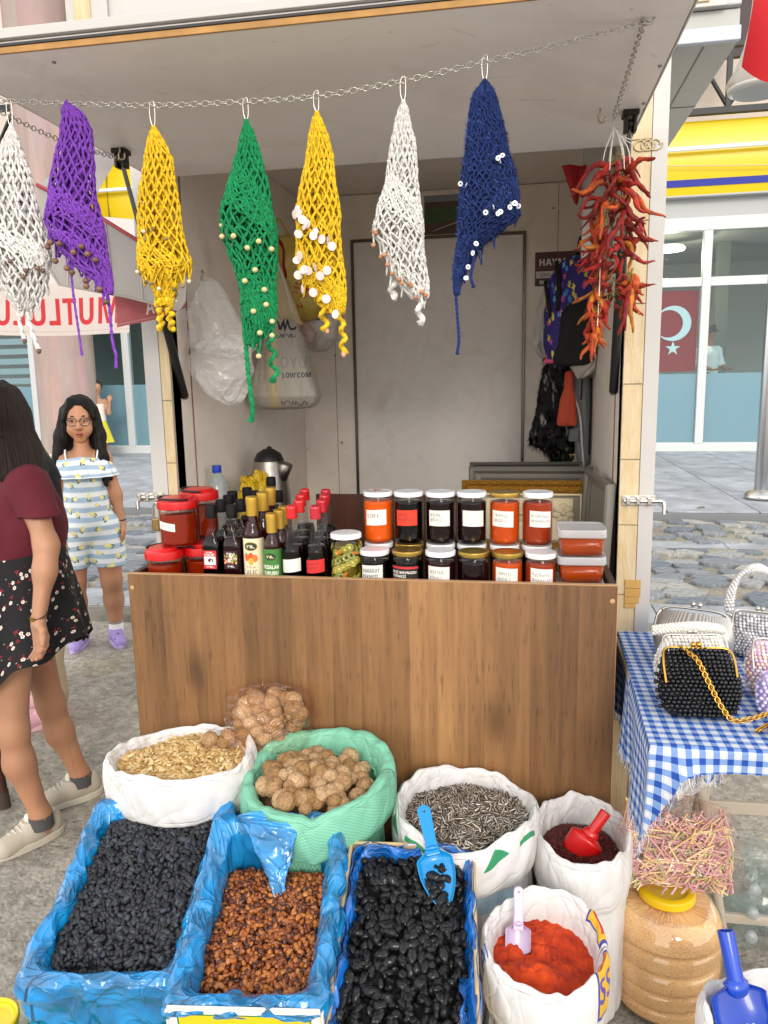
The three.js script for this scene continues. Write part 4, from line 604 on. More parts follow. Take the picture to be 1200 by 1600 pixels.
// ---- bags hanging in the left corner ----
{
  const film = (c, o = {}) => M(c, 0.32, { transmission: 0.55, thickness: 0, ...o }), hookG = tube([[0, 0.03, -0.03], [0, 0.028, 0.01], [0, 0.0, 0.02], [0, 0.008, 0.035]], 0.003, 14, 6);
  const bag = (name, label, rows, m, pos, turn, o, group) => { const t = thing(name, label, 'bag', pos, group, turn); part('sack', pillow(rows, o), m, t); return t; };
  const crumple = M('#ffffff', 0.2, { transmission: 0.8, thickness: 0, bumpMap: T.film, bumpScale: 0.008 });
  const t = bag('plastic_bag', 'crumpled see-through white bag hanging on the left kiosk wall', [[0.39, -0.02, 0.01, 0.006], [0.37, -0.03, 0.03, 0.015], [0.28, -0.07, 0.08, 0.03], [0.19, -0.075, 0.135, 0.04], [0.165, -0.06, 0.13, 0.03]], crumple, [-0.69, 1.43, -0.31], 0.25, { amp: 0.012, f: 14, seed: 4, end: 30, nu: 80, nv: 70 });
  part('lower_folds', pillow([[0.2, -0.04, 0.1, 0.012], [0.15, -0.08, 0.12, 0.03], [0.1, -0.075, 0.12, 0.04], [0.04, -0.03, 0.1, 0.03], [0.0, 0.03, 0.075, 0.012]], { amp: 0.011, f: 16, seed: 9, end: 20, nu: 80, nv: 60 }), crumple, t);
  part('handle', tube([[0.02, 0.19, 0.04], [0.05, 0.15, 0.06], [0.09, 0.16, 0.05], [0.1, 0.2, 0.04]], 0.004, 20, 6), crumple, t); part('hook', hookG, metal, t, [-0.02, 0.38, 0]);
  const lowTx = cv(512, 512, (x, w, h) => { x.fillStyle = '#b9b2a6'; x.fillRect(0, 0, w, h); const g = x.createLinearGradient(0, 0, w, 0); g.addColorStop(0.28, 'rgba(214,184,120,0)'); g.addColorStop(0.4, 'rgba(222,196,140,0.75)'); g.addColorStop(0.5, 'rgba(214,184,120,0)'); x.fillStyle = g; x.fillRect(0, 0, w, h); x.fillStyle = '#23283c'; x.font = 'bold 40px sans-serif'; x.fillText("LOW'COM", 268, 332); x.strokeStyle = '#23283c'; x.lineWidth = 12; squig(x, 150, 62, 210, 46, 5); x.lineWidth = 4; squig(x, 160, 108, 200, 20, 11); x.fillStyle = 'rgba(150,146,140,0.55)'; x.font = 'bold 92px sans-serif'; x.fillText('OYU', 250, 280); x.fillStyle = '#55514e'; x.lineWidth = 5; x.strokeStyle = '#55514e'; squig(x, 250, 486, 180, 24, 6); });
  const low = bag('shopping_bag', "white plastic shopping bag with dark LOW'COM print, lowest in the left corner", [[0.34, -0.05, 0.05, 0.02], [0.27, -0.07, 0.08, 0.05], [0.2, -0.09, 0.095, 0.07], [0.11, -0.12, 0.122, 0.08], [0.05, -0.138, 0.138, 0.085], [0.0, -0.12, 0.12, 0.06]], M('#ffffff', 0.42, { map: lowTx, bumpMap: rep(T.med, 2, 0.7), bumpScale: 0.004, transmission: 0.08 }), [-0.632, 1.395, -0.87], 0.1, { amp: 0.007, f: 20, fy: 3, seed: 2, pw: 0.6 });
  part('handle', tube([[-0.04, 0.36, 0.01], [-0.06, 0.5, -0.03], [-0.04, 0.58, -0.06], [0.0, 0.5, -0.03], [0.04, 0.36, 0.01]], 0.006, 24, 6), M('#cfc8bc', 0.5), low);
  bag('paper_bag', 'plain beige folded bag between the printed bags in the left corner', [[0.29, -0.06, 0.0, 0.008], [0.2, -0.06, 0.055, 0.02], [0.06, -0.06, 0.1, 0.03], [0.035, -0.05, 0.115, 0.03], [0.0, -0.02, 0.055, 0.02]], M('#cdb98f', 0.6, { bumpMap: T.med, bumpScale: 0.003 }), [-0.69, 1.685, -0.95], 0.1, { amp: 0.004, f: 12, seed: 3, pw: 0.4 });
  const yTx = cv(512, 512, (x, w, h) => { x.fillStyle = '#c2a84e'; x.fillRect(0, 0, w, h); x.fillStyle = '#d3b765'; x.beginPath(); x.ellipse(280, 230, 150, 120, 0, 0, 7); x.fill(); x.strokeStyle = '#8e1f1d'; x.lineWidth = 26; x.beginPath(); x.moveTo(70, 20); x.bezierCurveTo(200, 90, 110, 160, 160, 230); x.bezierCurveTo(180, 300, 60, 300, 90, 420); x.stroke(); x.save(); x.translate(230, 420); x.rotate(-1.0); x.strokeStyle = '#a82c24'; x.lineWidth = 6; squig(x, 0, 0, 240, 50, 7); squig(x, 10, 80, 190, 50, 5); x.restore(); x.fillStyle = '#9a2a28'; x.beginPath(); x.arc(360, 300, 40, 0, 7); x.fill(); });
  const ybag = bag('printed_bag', 'yellow and red printed shopping bag behind the beige one', [[0.33, -0.07, 0.02, 0.02], [0.26, -0.07, 0.09, 0.04], [0.15, -0.08, 0.13, 0.06], [0.05, -0.06, 0.13, 0.05], [0.0, -0.02, 0.09, 0.02]], M('#ffffff', 0.35, { map: yTx, bumpMap: T.med, bumpScale: 0.005 }), [-0.645, 1.74, -1.06], 0.1, { amp: 0.008, f: 16, seed: 6, pw: 0.5 });
  part('handle', tube([[-0.05, 0.32, 0], [-0.07, 0.36, -0.02], [-0.05, 0.4, -0.02], [0, 0.32, 0]], 0.005, 16, 6), M('#c8b060', 0.6), ybag);
  bag('black_bag', 'black shiny bag at the back of the left corner pile', [[0.22, -0.04, 0.02, 0.02], [0.14, -0.07, 0.06, 0.05], [0.05, -0.06, 0.06, 0.05], [0, -0.03, 0.04, 0.02]], M('#141416', 0.4, { bumpMap: T.med, bumpScale: 0.004 }), [-0.69, 1.86, -1.13], 0.1, { amp: 0.008, f: 18, seed: 8 });
  const wTx = cv(256, 256, (x, w, h) => { x.fillStyle = '#c9c2ba'; x.fillRect(0, 0, w, h); x.save(); x.translate(130, 100); x.rotate(-0.6); x.fillStyle = '#17181c'; x.font = 'bold 60px sans-serif'; x.fillText('O.N', 0, 0); x.restore(); });
  bag('plastic_bag', 'greyish white bag with black letters below the yellow printed bag', [[0.19, -0.05, 0.06, 0.02], [0.13, -0.07, 0.08, 0.045], [0.05, -0.075, 0.075, 0.05], [0.0, -0.04, 0.03, 0.02]], M('#ffffff', 0.45, { map: wTx, bumpMap: T.med, bumpScale: 0.004 }), [-0.56, 1.62, -1.14], 0.05, { amp: 0.006, f: 14, seed: 7, pw: 0.6 });
  const wrap = bag('wrapped_parcel', 'red round parcel in a thin pinkish film between the bags', [[0.1, -0.04, 0.03, 0.012], [0.06, -0.045, 0.065, 0.03], [0.02, -0.02, 0.06, 0.03], [0.0, -0.01, 0.02, 0.01]], film('#e9d6cf'), [-0.615, 1.635, -1.05], 0, { amp: 0.008, f: 22, seed: 12, pw: 0.6 });
  part('red_core', lumpy(0.032, 0.042, 0.024, 0.08, 2, 3, 18, 12), M('#b52a2e', 0.6), wrap, [0.005, 0.05, 0]);
}
// ---- backpack and clothes in the right corner ----
{
  const bt = thing('backpack', 'purple patterned school backpack with black front pocket hanging in the right corner', 'backpack', [0.44, 1.535, -1.0], null, -0.2), black = M('#131316', 0.75, { bumpMap: rep(T.weave, 8), bumpScale: 0.0008 });
  const pTx = cv(512, 512, (x, w, h) => { const r = R(6); x.fillStyle = '#2e2474'; x.fillRect(0, 0, w, h); const cs = ['#45a5e0', '#c653b4', '#dccb40', '#66bdf0', '#9a48b0', '#e8d850', '#d85a7c', '#3a80cc']; for (let i = 0; i < 90; i++) { x.save(); x.translate(r() * w, r() * h); x.rotate(r() * 6); x.fillStyle = x.strokeStyle = cs[i % 8]; x.lineWidth = 8; const k = i % 5; x.beginPath(); if (k === 0) { x.ellipse(0, 0, 20, 14, 0, 0, 7); x.fill(); } else if (k === 1) { for (let q = 0; q < 10; q++) { const a = q * 0.628, d = q % 2 ? 8 : 20; x.lineTo(d * cos(a), d * sin(a)); } x.fill(); } else if (k === 2) { x.moveTo(0, -18); x.lineTo(0, 18); x.moveTo(-12, -8); x.quadraticCurveTo(-12, 8, 0, 8); x.moveTo(12, -12); x.quadraticCurveTo(12, 4, 0, 4); x.stroke(); } else if (k === 3) { x.moveTo(-16, 8); x.lineTo(0, -16); x.lineTo(16, 8); x.closePath(); x.fill(); } else { x.fillRect(-18, -6, 36, 12); x.fillRect(-6, -16, 12, 32); } x.restore(); } });
  const rows = [[0.4, 0.0, 0.06, 0.03], [0.38, -0.035, 0.085, 0.055], [0.32, -0.075, 0.1, 0.08], [0.2, -0.09, 0.105, 0.1], [0.08, -0.092, 0.105, 0.1], [0.03, -0.08, 0.095, 0.09], [0.0, -0.05, 0.07, 0.05]];
  part('body', pillow(rows, { amp: 0.003, f: 9, pw: 0.6, nu: 56, nv: 44 }), M('#ffffff', 0.7, { map: pTx, bumpMap: rep(T.weave, 8), bumpScale: 0.0006 }), bt);
  part('front_pocket', pillow([[0.23, 0.0, 0.105, 0.02], [0.19, -0.022, 0.107, 0.035], [0.08, -0.03, 0.107, 0.038], [0.03, -0.05, 0.1, 0.03], [0.0, -0.04, 0.075, 0.02]], { amp: 0.002, pw: 0.5 }), black, bt, [0.002, 0.002, 0.08]);
  part('side_panel', pillow([[0.36, 0.075, 0.115, 0.04], [0.2, 0.085, 0.125, 0.07], [0.03, 0.07, 0.11, 0.06]], { amp: 0.002 }), black, bt, [0, 0.01, -0.005]);
  part('zip', new MB().tube(dense([[-0.045, 0.375, 0.06], [-0.03, 0.3, 0.093], [-0.03, 0.2, 0.1]], 14), 0.009, 6).geo(), black, bt); part('zip', new MB().tube(dense([[-0.086, 0.31, 0.05], [-0.072, 0.25, 0.085], [-0.058, 0.18, 0.1]], 14), 0.007, 6).geo(), black, bt);
  part('pink_base', boxAt(-0.085, -0.045, 0.012, 0.03, 0.03, 0.075, 0.008), M('#c94a70', 0.6), bt); part('strap', tube([[0.02, 0.39, -0.01], [0.03, 0.47, -0.03], [0.05, 0.47, -0.03], [0.05, 0.39, -0.01]], 0.006, 14, 6), black, bt);
  const pale = M('#d4cdc6', 0.5, { bumpMap: T.med, bumpScale: 0.005, transmission: 0.15 });
  const s1 = (n, label, rows, m, pos, o, cat, g) => single(n, pillow(rows, o), m, label, cat, pos, g);
  s1('white_bag', 'whitish plastic bag hanging behind the left edge of the backpack', [[0.28, 0.0, 0.06, 0.03], [0.19, -0.02, 0.07, 0.04], [0.08, -0.03, 0.06, 0.05], [0.05, -0.04, 0.05, 0.04], [0.0, -0.01, 0.03, 0.03]], pale, [0.345, 1.57, -1.13], { amp: 0.01, f: 18, seed: 3 }, 'bag');
  s1('white_bag', 'pale grey bag behind the right edge of the backpack, by the post', [[0.2, 0.01, 0.05, 0.02], [0.13, -0.01, 0.06, 0.03], [0.04, -0.05, 0.045, 0.04], [0.0, -0.03, 0.0, 0.02]], pale, [0.495, 1.49, -0.96], { amp: 0.006, f: 16, seed: 5 }, 'bag');
  const fur = thing('fluffy_vest', 'black and grey fluffy vest hanging under the backpack', 'vest', [0.39, 1.15, -1.1]), ftx = px(256, 256, (u, v) => { const k = 20 + 130 * sst(0.05, 0.5, wrapn(u, v, 12, 3, 4)); return [k, k * 0.97, k * 0.97]; });
  const frows = [[0.42, -0.04, 0.06, 0.03], [0.3, -0.055, 0.075, 0.05], [0.2, -0.07, 0.08, 0.055], [0.12, -0.09, 0.08, 0.055], [0.085, -0.088, 0.08, 0.05], [0.05, -0.02, 0.075, 0.05], [0.0, 0.0, 0.075, 0.04]];
  part('body', pillow(frows, { amp: 0.012, f: 30, seed: 2, nu: 60, nv: 60 }), M('#ffffff', 0.95, { map: ftx }), fur);
  const r = R(3), hairs = (n) => { const b = new MB(), tab = frows.map((q, i) => [i / 6, ...q]); for (let i = 0; i < n; i++) { const q = lerpTab(tab, r()), a = r() * PI, x = (q[2] + q[3]) / 2 + (q[3] - q[2]) / 2 * cos(a) * 1.02, z = q[4] * sin(a) * 1.05, k = b.p.length / 3, d = 0.03; b.p.push(x, q[1], z, x + 0.0012, q[1], z, x + d * (r() - 0.5) + 0.008 * cos(a), q[1] - d * r(), z + 0.012 * r()); for (let m = 0; m < 3; m++) { b.n.push(0, 0, 1); b.t.push(0, 0); } b.i.push(k, k + 1, k + 2); } return b.geo(); };
  part('fur', hairs(2600), M('#121214', 0.9), fur).userData.kind = 'stuff'; part('fur', hairs(1100), M('#6d6a6c', 0.9), fur).userData.kind = 'stuff';
  s1('coral_cloth', 'coral orange fleece cloth hanging over the fluffy vest', [[0.21, -0.005, 0.03, 0.01], [0.15, -0.005, 0.028, 0.014], [0.1, -0.02, 0.04, 0.02], [0.02, -0.032, 0.045, 0.022], [0.0, -0.03, 0.045, 0.018]], M('#d0563c', 0.95, { bumpMap: rep(T.fine, 2), bumpScale: 0.002 }), [0.43, 1.31, -1.02], { amp: 0.003, f: 20, fy: 5 }, 'cloth');
  const cg = thing('grey_cardigan', 'light grey knitted cardigan with drawstring under the backpack, by the right wall', 'cardigan', [0.495, 1.15, -1.08]), km = M('#a5aaa8', 0.95, { bumpMap: rep(T.knit, 4, 10), bumpScale: 0.003 });
  part('body', pillow([[0.38, -0.03, 0.035, 0.04], [0.28, -0.045, 0.035, 0.05], [0.18, -0.03, 0.036, 0.055], [0.06, -0.02, 0.036, 0.05], [0.0, -0.01, 0.036, 0.04]], { amp: 0.006, f: 14, fy: 5 }), km, cg); part('ribbed_cuff', pillow([[0.15, -0.045, 0.0, 0.03], [0.1, -0.05, -0.005, 0.03]], { amp: 0.002 }), M('#a9aeac', 0.95, { bumpMap: rep(T.knit, 8, 1), bumpScale: 0.004 }), cg, [0, 0, 0.03]);
  part('zip', tube([[-0.04, 0.3, 0.055], [-0.01, 0.2, 0.065], [0.0, 0.1, 0.06], [0.01, 0.0, 0.05]], 0.005, 20, 6), M('#c3c6c4', 0.6), cg); part('cord', tube([[-0.005, 0.38, 0.05], [-0.006, 0.3, 0.065], [-0.008, 0.26, 0.065]], 0.003, 10, 6), black, cg); part('cord', tube([[0.03, 0.34, 0.04], [0.03, 0.2, 0.06], [0.028, 0.05, 0.055]], 0.004, 12, 6), black, cg);
}

// ================= goods on the counter =================
const FLOOR = 0.908;
const patch = (r, w, h, y, turn = 0, skew = 0) => surf(14, 3, (u, v) => { const a = (u - 0.5) * w / r + turn; return [(r + 0.0006) * sin(a), y + (v - 0.5) * h + (u - 0.5) * skew, (r + 0.0006) * cos(a), u, v]; });
// lettering written by hand: every letter drawn with its own tilt
const hand = (lines, o = {}) => cv(320, 200, (x, w, h) => {
  const r = R(o.seed || 1); x.fillStyle = o.bg || '#dcd9d2'; x.fillRect(0, 0, w, h);
  for (let i = 0; i < 60; i++) { x.fillStyle = `rgba(120,100,80,${0.02 * r()})`; x.fillRect(r() * w, r() * h, 40 * r(), 12 * r()); }
  x.fillStyle = o.fg || '#23242c'; x.font = `${o.bold ? 'bold ' : ''}${o.fs || 50}px sans-serif`;
  lines.forEach((s, n) => { let X = (o.x ?? 22) + 8 * r(); const Y = (o.y0 || 78) + n * (o.dy || 62); for (const c of s) { x.save(); x.translate(X, Y + (r() - 0.5) * 8 * (o.bold ? 0 : 1)); x.rotate(((r() - 0.5) * 0.22 - 0.06) * (o.bold ? 0 : 1)); x.fillText(c, 0, 0); x.restore(); X += x.measureText(c).width * (o.sp || 1.12) + 1; } });
});
const paper = (t) => M('#ffffff', 0.7, { map: t });
const glassM = clear({ roughness: 0.02, ior: 1.28 });
const liquid = (c, o = {}) => M(c, 0.12, { specularIntensity: 0.4, ...o });
const whiteLid = M('#eceef2', 0.3, { clearcoat: 0.5 }), goldLid = M('#b99a4b', 0.3, { metalness: 0.85 });
const jarProf = (r, h) => [[0, 0.001], [r * 0.8, 0.001], [r * 0.93, 0.006], [r, 0.018], [r, h * 0.78], [r * 0.985, h * 0.83], [r * 0.93, h * 0.865], [r * 0.9, h * 0.885], [r * 0.9, h * 0.9]];
const jarG = lathe(jarProf(0.041, 0.144), 40), jarIn = lathe([[0, 0.004], [0.036, 0.004], [0.0385, 0.016], [0.0388, 0.112], [0.036, 0.118], [0, 0.118]], 32);
const lidG = lathe([[0, 0.1435], [0.034, 0.1435], [0.0365, 0.1445], [0.0395, 0.144], [0.0405, 0.142], [0.0405, 0.1325], [0.0395, 0.131], [0.039, 0.131]], 40);
{
  const cols = { black: liquid('#050404'), plum: liquid('#140508'), wine: liquid('#22060b'), orange: liquid('#d2510a'), apricot: liquid('#b5430b', { bumpMap: T.med, bumpScale: 0.002 }), rose: liquid('#8e3013', { bumpMap: T.med, bumpScale: 0.002 }) };
  const redLid = M('#ffffff', 0.3, { clearcoat: 0.5, map: cv(256, 256, (x, w, h) => { const r = R(3); x.fillStyle = '#eef0f2'; x.fillRect(0, 0, w, h); for (let i = 0; i < 26; i++) { x.fillStyle = i % 3 ? '#b23a3c' : '#4a5a52'; x.beginPath(); x.ellipse(r() * w, 200 + r() * 56, 16, 5, r(), 0, 7); x.fill(); x.fillRect(r() * w, 20 + r() * 200, 22, 7); } }) });
  const row1 = [['#', -0.127, 'black', whiteLid, ['KARADUT', 'PEKMEZİ'], { bold: 1, fs: 54, x: 14, sp: 1.0 }, 'front row jar with white lid and bold KARADUT PEKMEZİ label'], ['#', -0.038, 'black', goldLid, 'keci', {}, 'front row jar with gold lid and black KEÇİ BOYNUZU PEKMEZİ label'], ['#', 0.051, 'wine', whiteLid, ['NEKTAR', 'REGELİ'], { seed: 4 }, 'front row jar of dark red jam labelled NEKTAR REGELİ'], ['#', 0.139, 'plum', goldLid, null, {}, 'front row jar of dark jam with gold lid and no label'], ['#', 0.227, 'apricot', goldLid, ['  KAYISI', ' REGELİ'], { seed: 6 }, 'front row jar of orange jam with gold lid labelled KAYISI REGELİ'], ['#', 0.313, 'rose', whiteLid, ['Kuş Burnu', 'MARMELATI'], { seed: 7, fs: 44 }, 'front row jar of red brown jam labelled Kuş Burnu MARMELATI']];
  const row2 = [['#', -0.131, 'orange', redLid, ['EZME'], { seed: 8, fs: 66, y0: 100 }, 'top row jar of orange paste with patterned lid labelled EZME'], ['#', -0.045, 'black', whiteLid, ['ANDIZ', 'PEKMEZİ'], { seed: 9, bg: '#d8391f', fs: 52 }, 'top row black jar with the red ANDIZ PEKMEZİ label'], ['#', 0.043, 'plum', whiteLid, ['VİŞNE', 'REGELİ'], { seed: 10 }, 'top row dark jar with the tilted VİŞNE REGELİ label'], ['#', 0.129, 'plum', whiteLid, ['VİŞNE', 'REGELİ'], { seed: 11, fg: '#d9d3cc' }, 'top row dark jar whose label writing has faded away'], ['#', 0.218, 'apricot', goldLid, ['  KAYISI', ' REGELİ'], { seed: 12 }, 'top row jar of orange jam with gold lid labelled KAYISI REGELİ'], ['#', 0.305, 'rose', whiteLid, ['KUŞBURNU', 'MARMELATI'], { seed: 13, fs: 46 }, 'top row jar of red brown jam labelled KUŞBURNU MARMELATI']];
  const kTx = () => cv(320, 200, (x, w, h) => { x.fillStyle = '#15100f'; x.fillRect(0, 0, w, h); x.fillStyle = '#c22a2c'; x.fillRect(0, 8, w, 24); x.fillRect(0, 140, w, 60); x.fillStyle = '#f0ece4'; x.font = 'bold 40px sans-serif'; x.fillText('KEÇİ BOYNUZU', 8, 84); x.fillText('PEKMEZİ', 12, 126); x.fillStyle = '#3d5a34'; x.beginPath(); x.ellipse(110, 178, 60, 20, 0.1, 0, 7); x.fill(); x.fillStyle = '#2a1712'; x.fillRect(210, 100, 70, 30); });
  const make = (it, y, z, group) => {
    const [, X, c, lid, lab, o, label] = it, t = thing('jam_jar', label, 'jar', [X, y, z], group, 0.08 * sin(X * 40));
    part('content', jarIn, cols[c], t); part('glass', jarG, glassM, t); part('lid', lidG, lid, t);
    if (lab) { const g = patch(0.0412, 0.06 + (lab === 'keci' ? 0.02 : 0), y > 1 ? 0.043 : 0.05, y > 1 ? 0.075 : 0.082, [0, -0.18, -0.06, -0.1, 0.24, 0.06][(X * 100 + 100 | 0) % 6], (sin(X * 77) * 0.004)); part('label', g, paper(lab === 'keci' ? kTx() : hand(lab, o)), t); }
    return t;
  };
  const G = 'preserve jars on the counter';
  row1.forEach((it) => make(it, FLOOR, 0.028, G)); row2.forEach((it) => make(it, 1.0525, -0.062, G));
  const first = thing('jam_jar', 'lower jar of the second row, its lid just showing beneath the EZME jar', 'jar', [-0.131, FLOOR, -0.062], G);
  part('content', jarIn, cols.plum, first); part('glass', jarG, glassM, first); part('lid', lidG, whiteLid, first);
  [['ANDIZ', -0.045, 1], ['tilted VİŞNE', 0.043, 0], ['faded label', 0.129, 0], ['upper KAYISI', 0.218, 0], ['KUŞBURNU', 0.305, 0]].forEach(([n, x, g]) => { const c = copy(first, [x, FLOOR, -0.062], `lower jar of the second row, its lid just showing beneath the ${n} jar`); if (g) c.children[2].material = goldLid; });
}
{ // pickle jar
  const t = thing('pickle_jar', 'jar of sliced green pickled peppers and carrots with flat white lid', 'jar', [-0.205, FLOOR, 0.028]), r = R(31);
  part('brine', lathe([[0, 0.004], [0.03, 0.004], [0.0325, 0.014], [0.0325, 0.15], [0.03, 0.158], [0, 0.158]], 32), liquid('#5e5212'), t);
  const ring = lathe([[0.005, 0.0015], [0.0105, 0.0022], [0.012, 0], [0.0105, -0.002], [0.005, -0.0015]], 14), seed = new THREE.SphereGeometry(0.0045, 8, 6), cube = new THREE.IcosahedronGeometry(0.011, 0);
  const gm = ['#6c7a1e', '#8b8a2a', '#7c7f24', '#a39a3a'].map((c) => M(c, 0.3, { clearcoat: 0.6 })), om = M('#c96a12', 0.35, { clearcoat: 0.6 }), ym = M('#d2c46a', 0.4);
  for (let i = 0; i < 84; i++) { const a = i * 2.399, y = 0.012 + 0.142 * ((i * 0.7548 + 0.1) % 1), x = 0.0372 * sin(a), z = 0.0372 * cos(a); if (i % 9 === 4) { part('carrot_piece', cube, om, t, [x * 0.97, y, z * 0.97], [i, i * 2, 0], [1, 0.8, 0.45]); continue; } const o = part('pepper_slice', ring, gm[i % 4], t, [x, y, z]); o.rotation.set(PI / 2 + (r() - 0.5) * 0.9, 0, 0); o.rotation.order = 'YXZ'; o.rotation.y = a + (r() - 0.5) * 0.5; if (i % 2) part('seed_core', seed, ym, o, [0, 0.0005, 0], null, [1, 0.3, 1]); }
  part('glass', lathe([[0, 0.001], [0.036, 0.001], [0.041, 0.01], [0.0422, 0.02], [0.0422, 0.14], [0.04, 0.152], [0.036, 0.165], [0.0355, 0.178]], 40), glassM, t);
  part('lid', lathe([[0, 0.1885], [0.037, 0.1885], [0.041, 0.187], [0.0425, 0.184], [0.0425, 0.175], [0.041, 0.174]], 40), whiteLid, t); part('lid_mark', boxAt(-0.0015, 0.0015, 0.1886, 0.189, -0.022, 0.004, 0.0002), M('#c9a0a0', 0.5), t);
}
{ // three stacked plastic boxes
  const rr = (w, d, y, k = 0.25) => { const n = 40; return [...Array(n + 1).keys()].map((i) => { const a = i / n * 2 * PI, c = cos(a), s = sin(a); return [w / 2 * Math.sign(c) * pow(abs(c), k), y, d / 2 * Math.sign(s) * pow(abs(s), k)]; }); };
  const loft = (rows) => surf(40, rows.length - 1, (u, v, uu) => { const q = rows[Math.round(v * (rows.length - 1))]; return rr(q[0], q[1], q[2])[Math.round((uu === 1 ? 0 : u) * 40)]; }, true);
  const W = 0.122, D = 0.125, lidM = M('#e6e8ea', 0.25, { transmission: 0.6, thickness: 0 });
  const t = thing('plastic_box', 'square see-through box of orange brown preserve, topmost of the stack of three', 'box', [0.414, 1.0485, 0.005], 'stacked clear boxes of preserve');
  part('content', loft([[0.0, 0, 0.003], [W * 0.86, D * 0.86, 0.003], [W * 0.9, D * 0.9, 0.043], [0, 0, 0.043]]), liquid('#94370a', { bumpMap: T.med, bumpScale: 0.002 }), t);
  part('tub', loft([[0, 0, 0.001], [W * 0.88, D * 0.88, 0.001], [W * 0.93, D * 0.93, 0.052]]), clear({ roughness: 0.06 }), t);
  part('lid', loft([[W * 0.95, D * 0.95, 0.048], [W, D, 0.048], [W * 1.01, D * 1.01, 0.051], [W, D, 0.066], [W * 0.97, D * 0.97, 0.0685], [W * 0.93, D * 0.93, 0.0685], [W * 0.9, D * 0.9, 0.066], [0, 0, 0.066]]), lidM, t);
  copy(t, [0.414, 0.9785, 0.005], 'square see-through box of orange brown preserve, middle of the stack of three', 0.02); copy(t, [0.413, FLOOR + 0.0005, 0.004], 'square see-through box of orange brown preserve, lowest of the stack of three', -0.02);
  part('sticker', patch(0.2, 0.016, 0.008, 0, 0), M('#b8953f', 0.5), t, [-0.035, 0.0672, 0.15], [-PI / 2, 0, 0]);
}
{ // bottles
  const dark = liquid('#060304'), maroon = liquid('#1e0509'), cap = M('#101112', 0.55, { specularIntensity: 0.5 }), gold = M('#c39c3c', 0.38, { metalness: 0.55 }), redCap = M('#d01018', 0.3, { clearcoat: 0.4 }), pinkCap = M('#b80f24', 0.3, { clearcoat: 0.4 });
  const sq = (prof) => surf(40, prof.length - 1, (u, v) => { const [r, y, k] = prof[Math.round(v * (prof.length - 1))], a = u * 2 * PI + PI / 4, c = cos(a), s = sin(a), m = pow(pow(abs(c), k) + pow(abs(s), k), -1 / k); return [r * m * c, y, r * m * s]; }, true);
  const sqP = [[0.0, 0.001, 6], [0.022, 0.001, 6], [0.026, 0.006, 6], [0.0265, 0.02, 6], [0.0265, 0.14, 6], [0.026, 0.15, 5], [0.0225, 0.165, 3.4], [0.017, 0.18, 2.4], [0.0145, 0.19, 2], [0.0135, 0.2, 2], [0.0135, 0.228, 2]];
  const sqG = sq(sqP), sqIn = sq(sqP.filter((p) => p[1] < 0.17).map(([r, y, k]) => [max(0, r - 0.0016), y + 0.002, k]).concat([[0, 0.168, 3]]));
  const capG = lathe([[0, 0.258], [0.014, 0.258], [0.0158, 0.2555], [0.016, 0.231], [0.0145, 0.229], [0.0145, 0.222]], 28);
  const lab1 = cv(160, 220, (x, w, h) => { x.fillStyle = '#c4232c'; x.fillRect(0, 0, w, h); x.fillStyle = '#f2eee8'; x.fillRect(12, 72, w - 24, 100); x.strokeStyle = '#f2eee8'; x.lineWidth = 5; squig(x, 36, 34, 90, 18, 5); squig(x, 14, 62, 132, 18, 8); x.fillStyle = '#2b2024'; for (let i = 0; i < 16; i++) { x.beginPath(); x.arc(80 + 38 * cos(i * 2.4) * ((i * 0.37) % 1), 122 + 30 * sin(i * 2.4) * ((i * 0.37) % 1), 9, 0, 7); x.fill(); } squig(x, 36, 206, 90, 18, 5); });
  const lab2 = cv(160, 200, (x, w, h) => { x.fillStyle = '#2a0a10'; x.fillRect(0, 0, w, h); const r = R(2), c = ['#b23a2c', '#7f9a3a', '#d8cfa8', '#5f7d34', '#c8503a', '#e9e2d4']; for (let i = 0; i < 90; i++) { x.fillStyle = c[i % 6]; x.beginPath(); x.ellipse(r() * w, 50 + r() * 90, 12, 9, r() * 3, 0, 7); x.fill(); } x.strokeStyle = '#f0ece4'; x.lineWidth = 5; squig(x, 30, 42, 100, 18, 6); squig(x, 40, 180, 80, 16, 5); });
  const G1 = 'square bottles with black caps';
  const mk = (label, x, z, lab, body) => { const t = thing('square_bottle', label, 'bottle', [x, FLOOR, z], G1); part('content', sqIn, body, t); part('glass', sqG, glassM, t); part('cap', capG, cap, t); if (lab) part('label', put(new THREE.PlaneGeometry(0.038, 0.052), [0, 0.108, 0.0272]), paper(lab), t); return t; };
  const s1 = mk('black square bottle with a red and white fruit label and black cap', -0.59, 0.02, lab1, dark); mk('dark red square bottle with a colourful fruit label and black cap', -0.53, 0.018, lab2, maroon);
  const s0 = mk('unlabelled square bottle behind the red and white labelled one', -0.598, -0.075, null, dark);
  [[-0.54, -0.085, 'unlabelled square bottle behind the colourful labelled one'], [-0.61, -0.165, 'square bottle third in line behind the red and white labelled one'], [-0.628, -0.245, 'square bottle beside the clear water bottle, nearest to it'], [-0.61, -0.33, 'square bottle at the back under the yellow gloves'], [-0.56, -0.255, 'square bottle in the middle of the black capped group'], [-0.484, -0.262, 'square bottle standing right before the kettle'], [-0.538, -0.36, 'square bottle farthest back, its cap against the kettle body']].forEach(([x, z, l], i) => { const c = copy(s0, [x, FLOOR + (i === 6 ? 0.03 : 0), z], l); if (i % 2) c.children[0].material = maroon; });
  // round vinegar bottles with gold capsules
  const rP = (h, r) => [[0, 0.001], [r * 0.9, 0.001], [r, 0.006], [r, h * 0.62], [r * 0.96, h * 0.66], [r * 0.75, h * 0.72], [r * 0.52, h * 0.765], [r * 0.5, h * 0.99], [0, h]];
  const G2 = 'round vinegar bottles with gold capsules', vinegar = liquid('#2a0b0a');
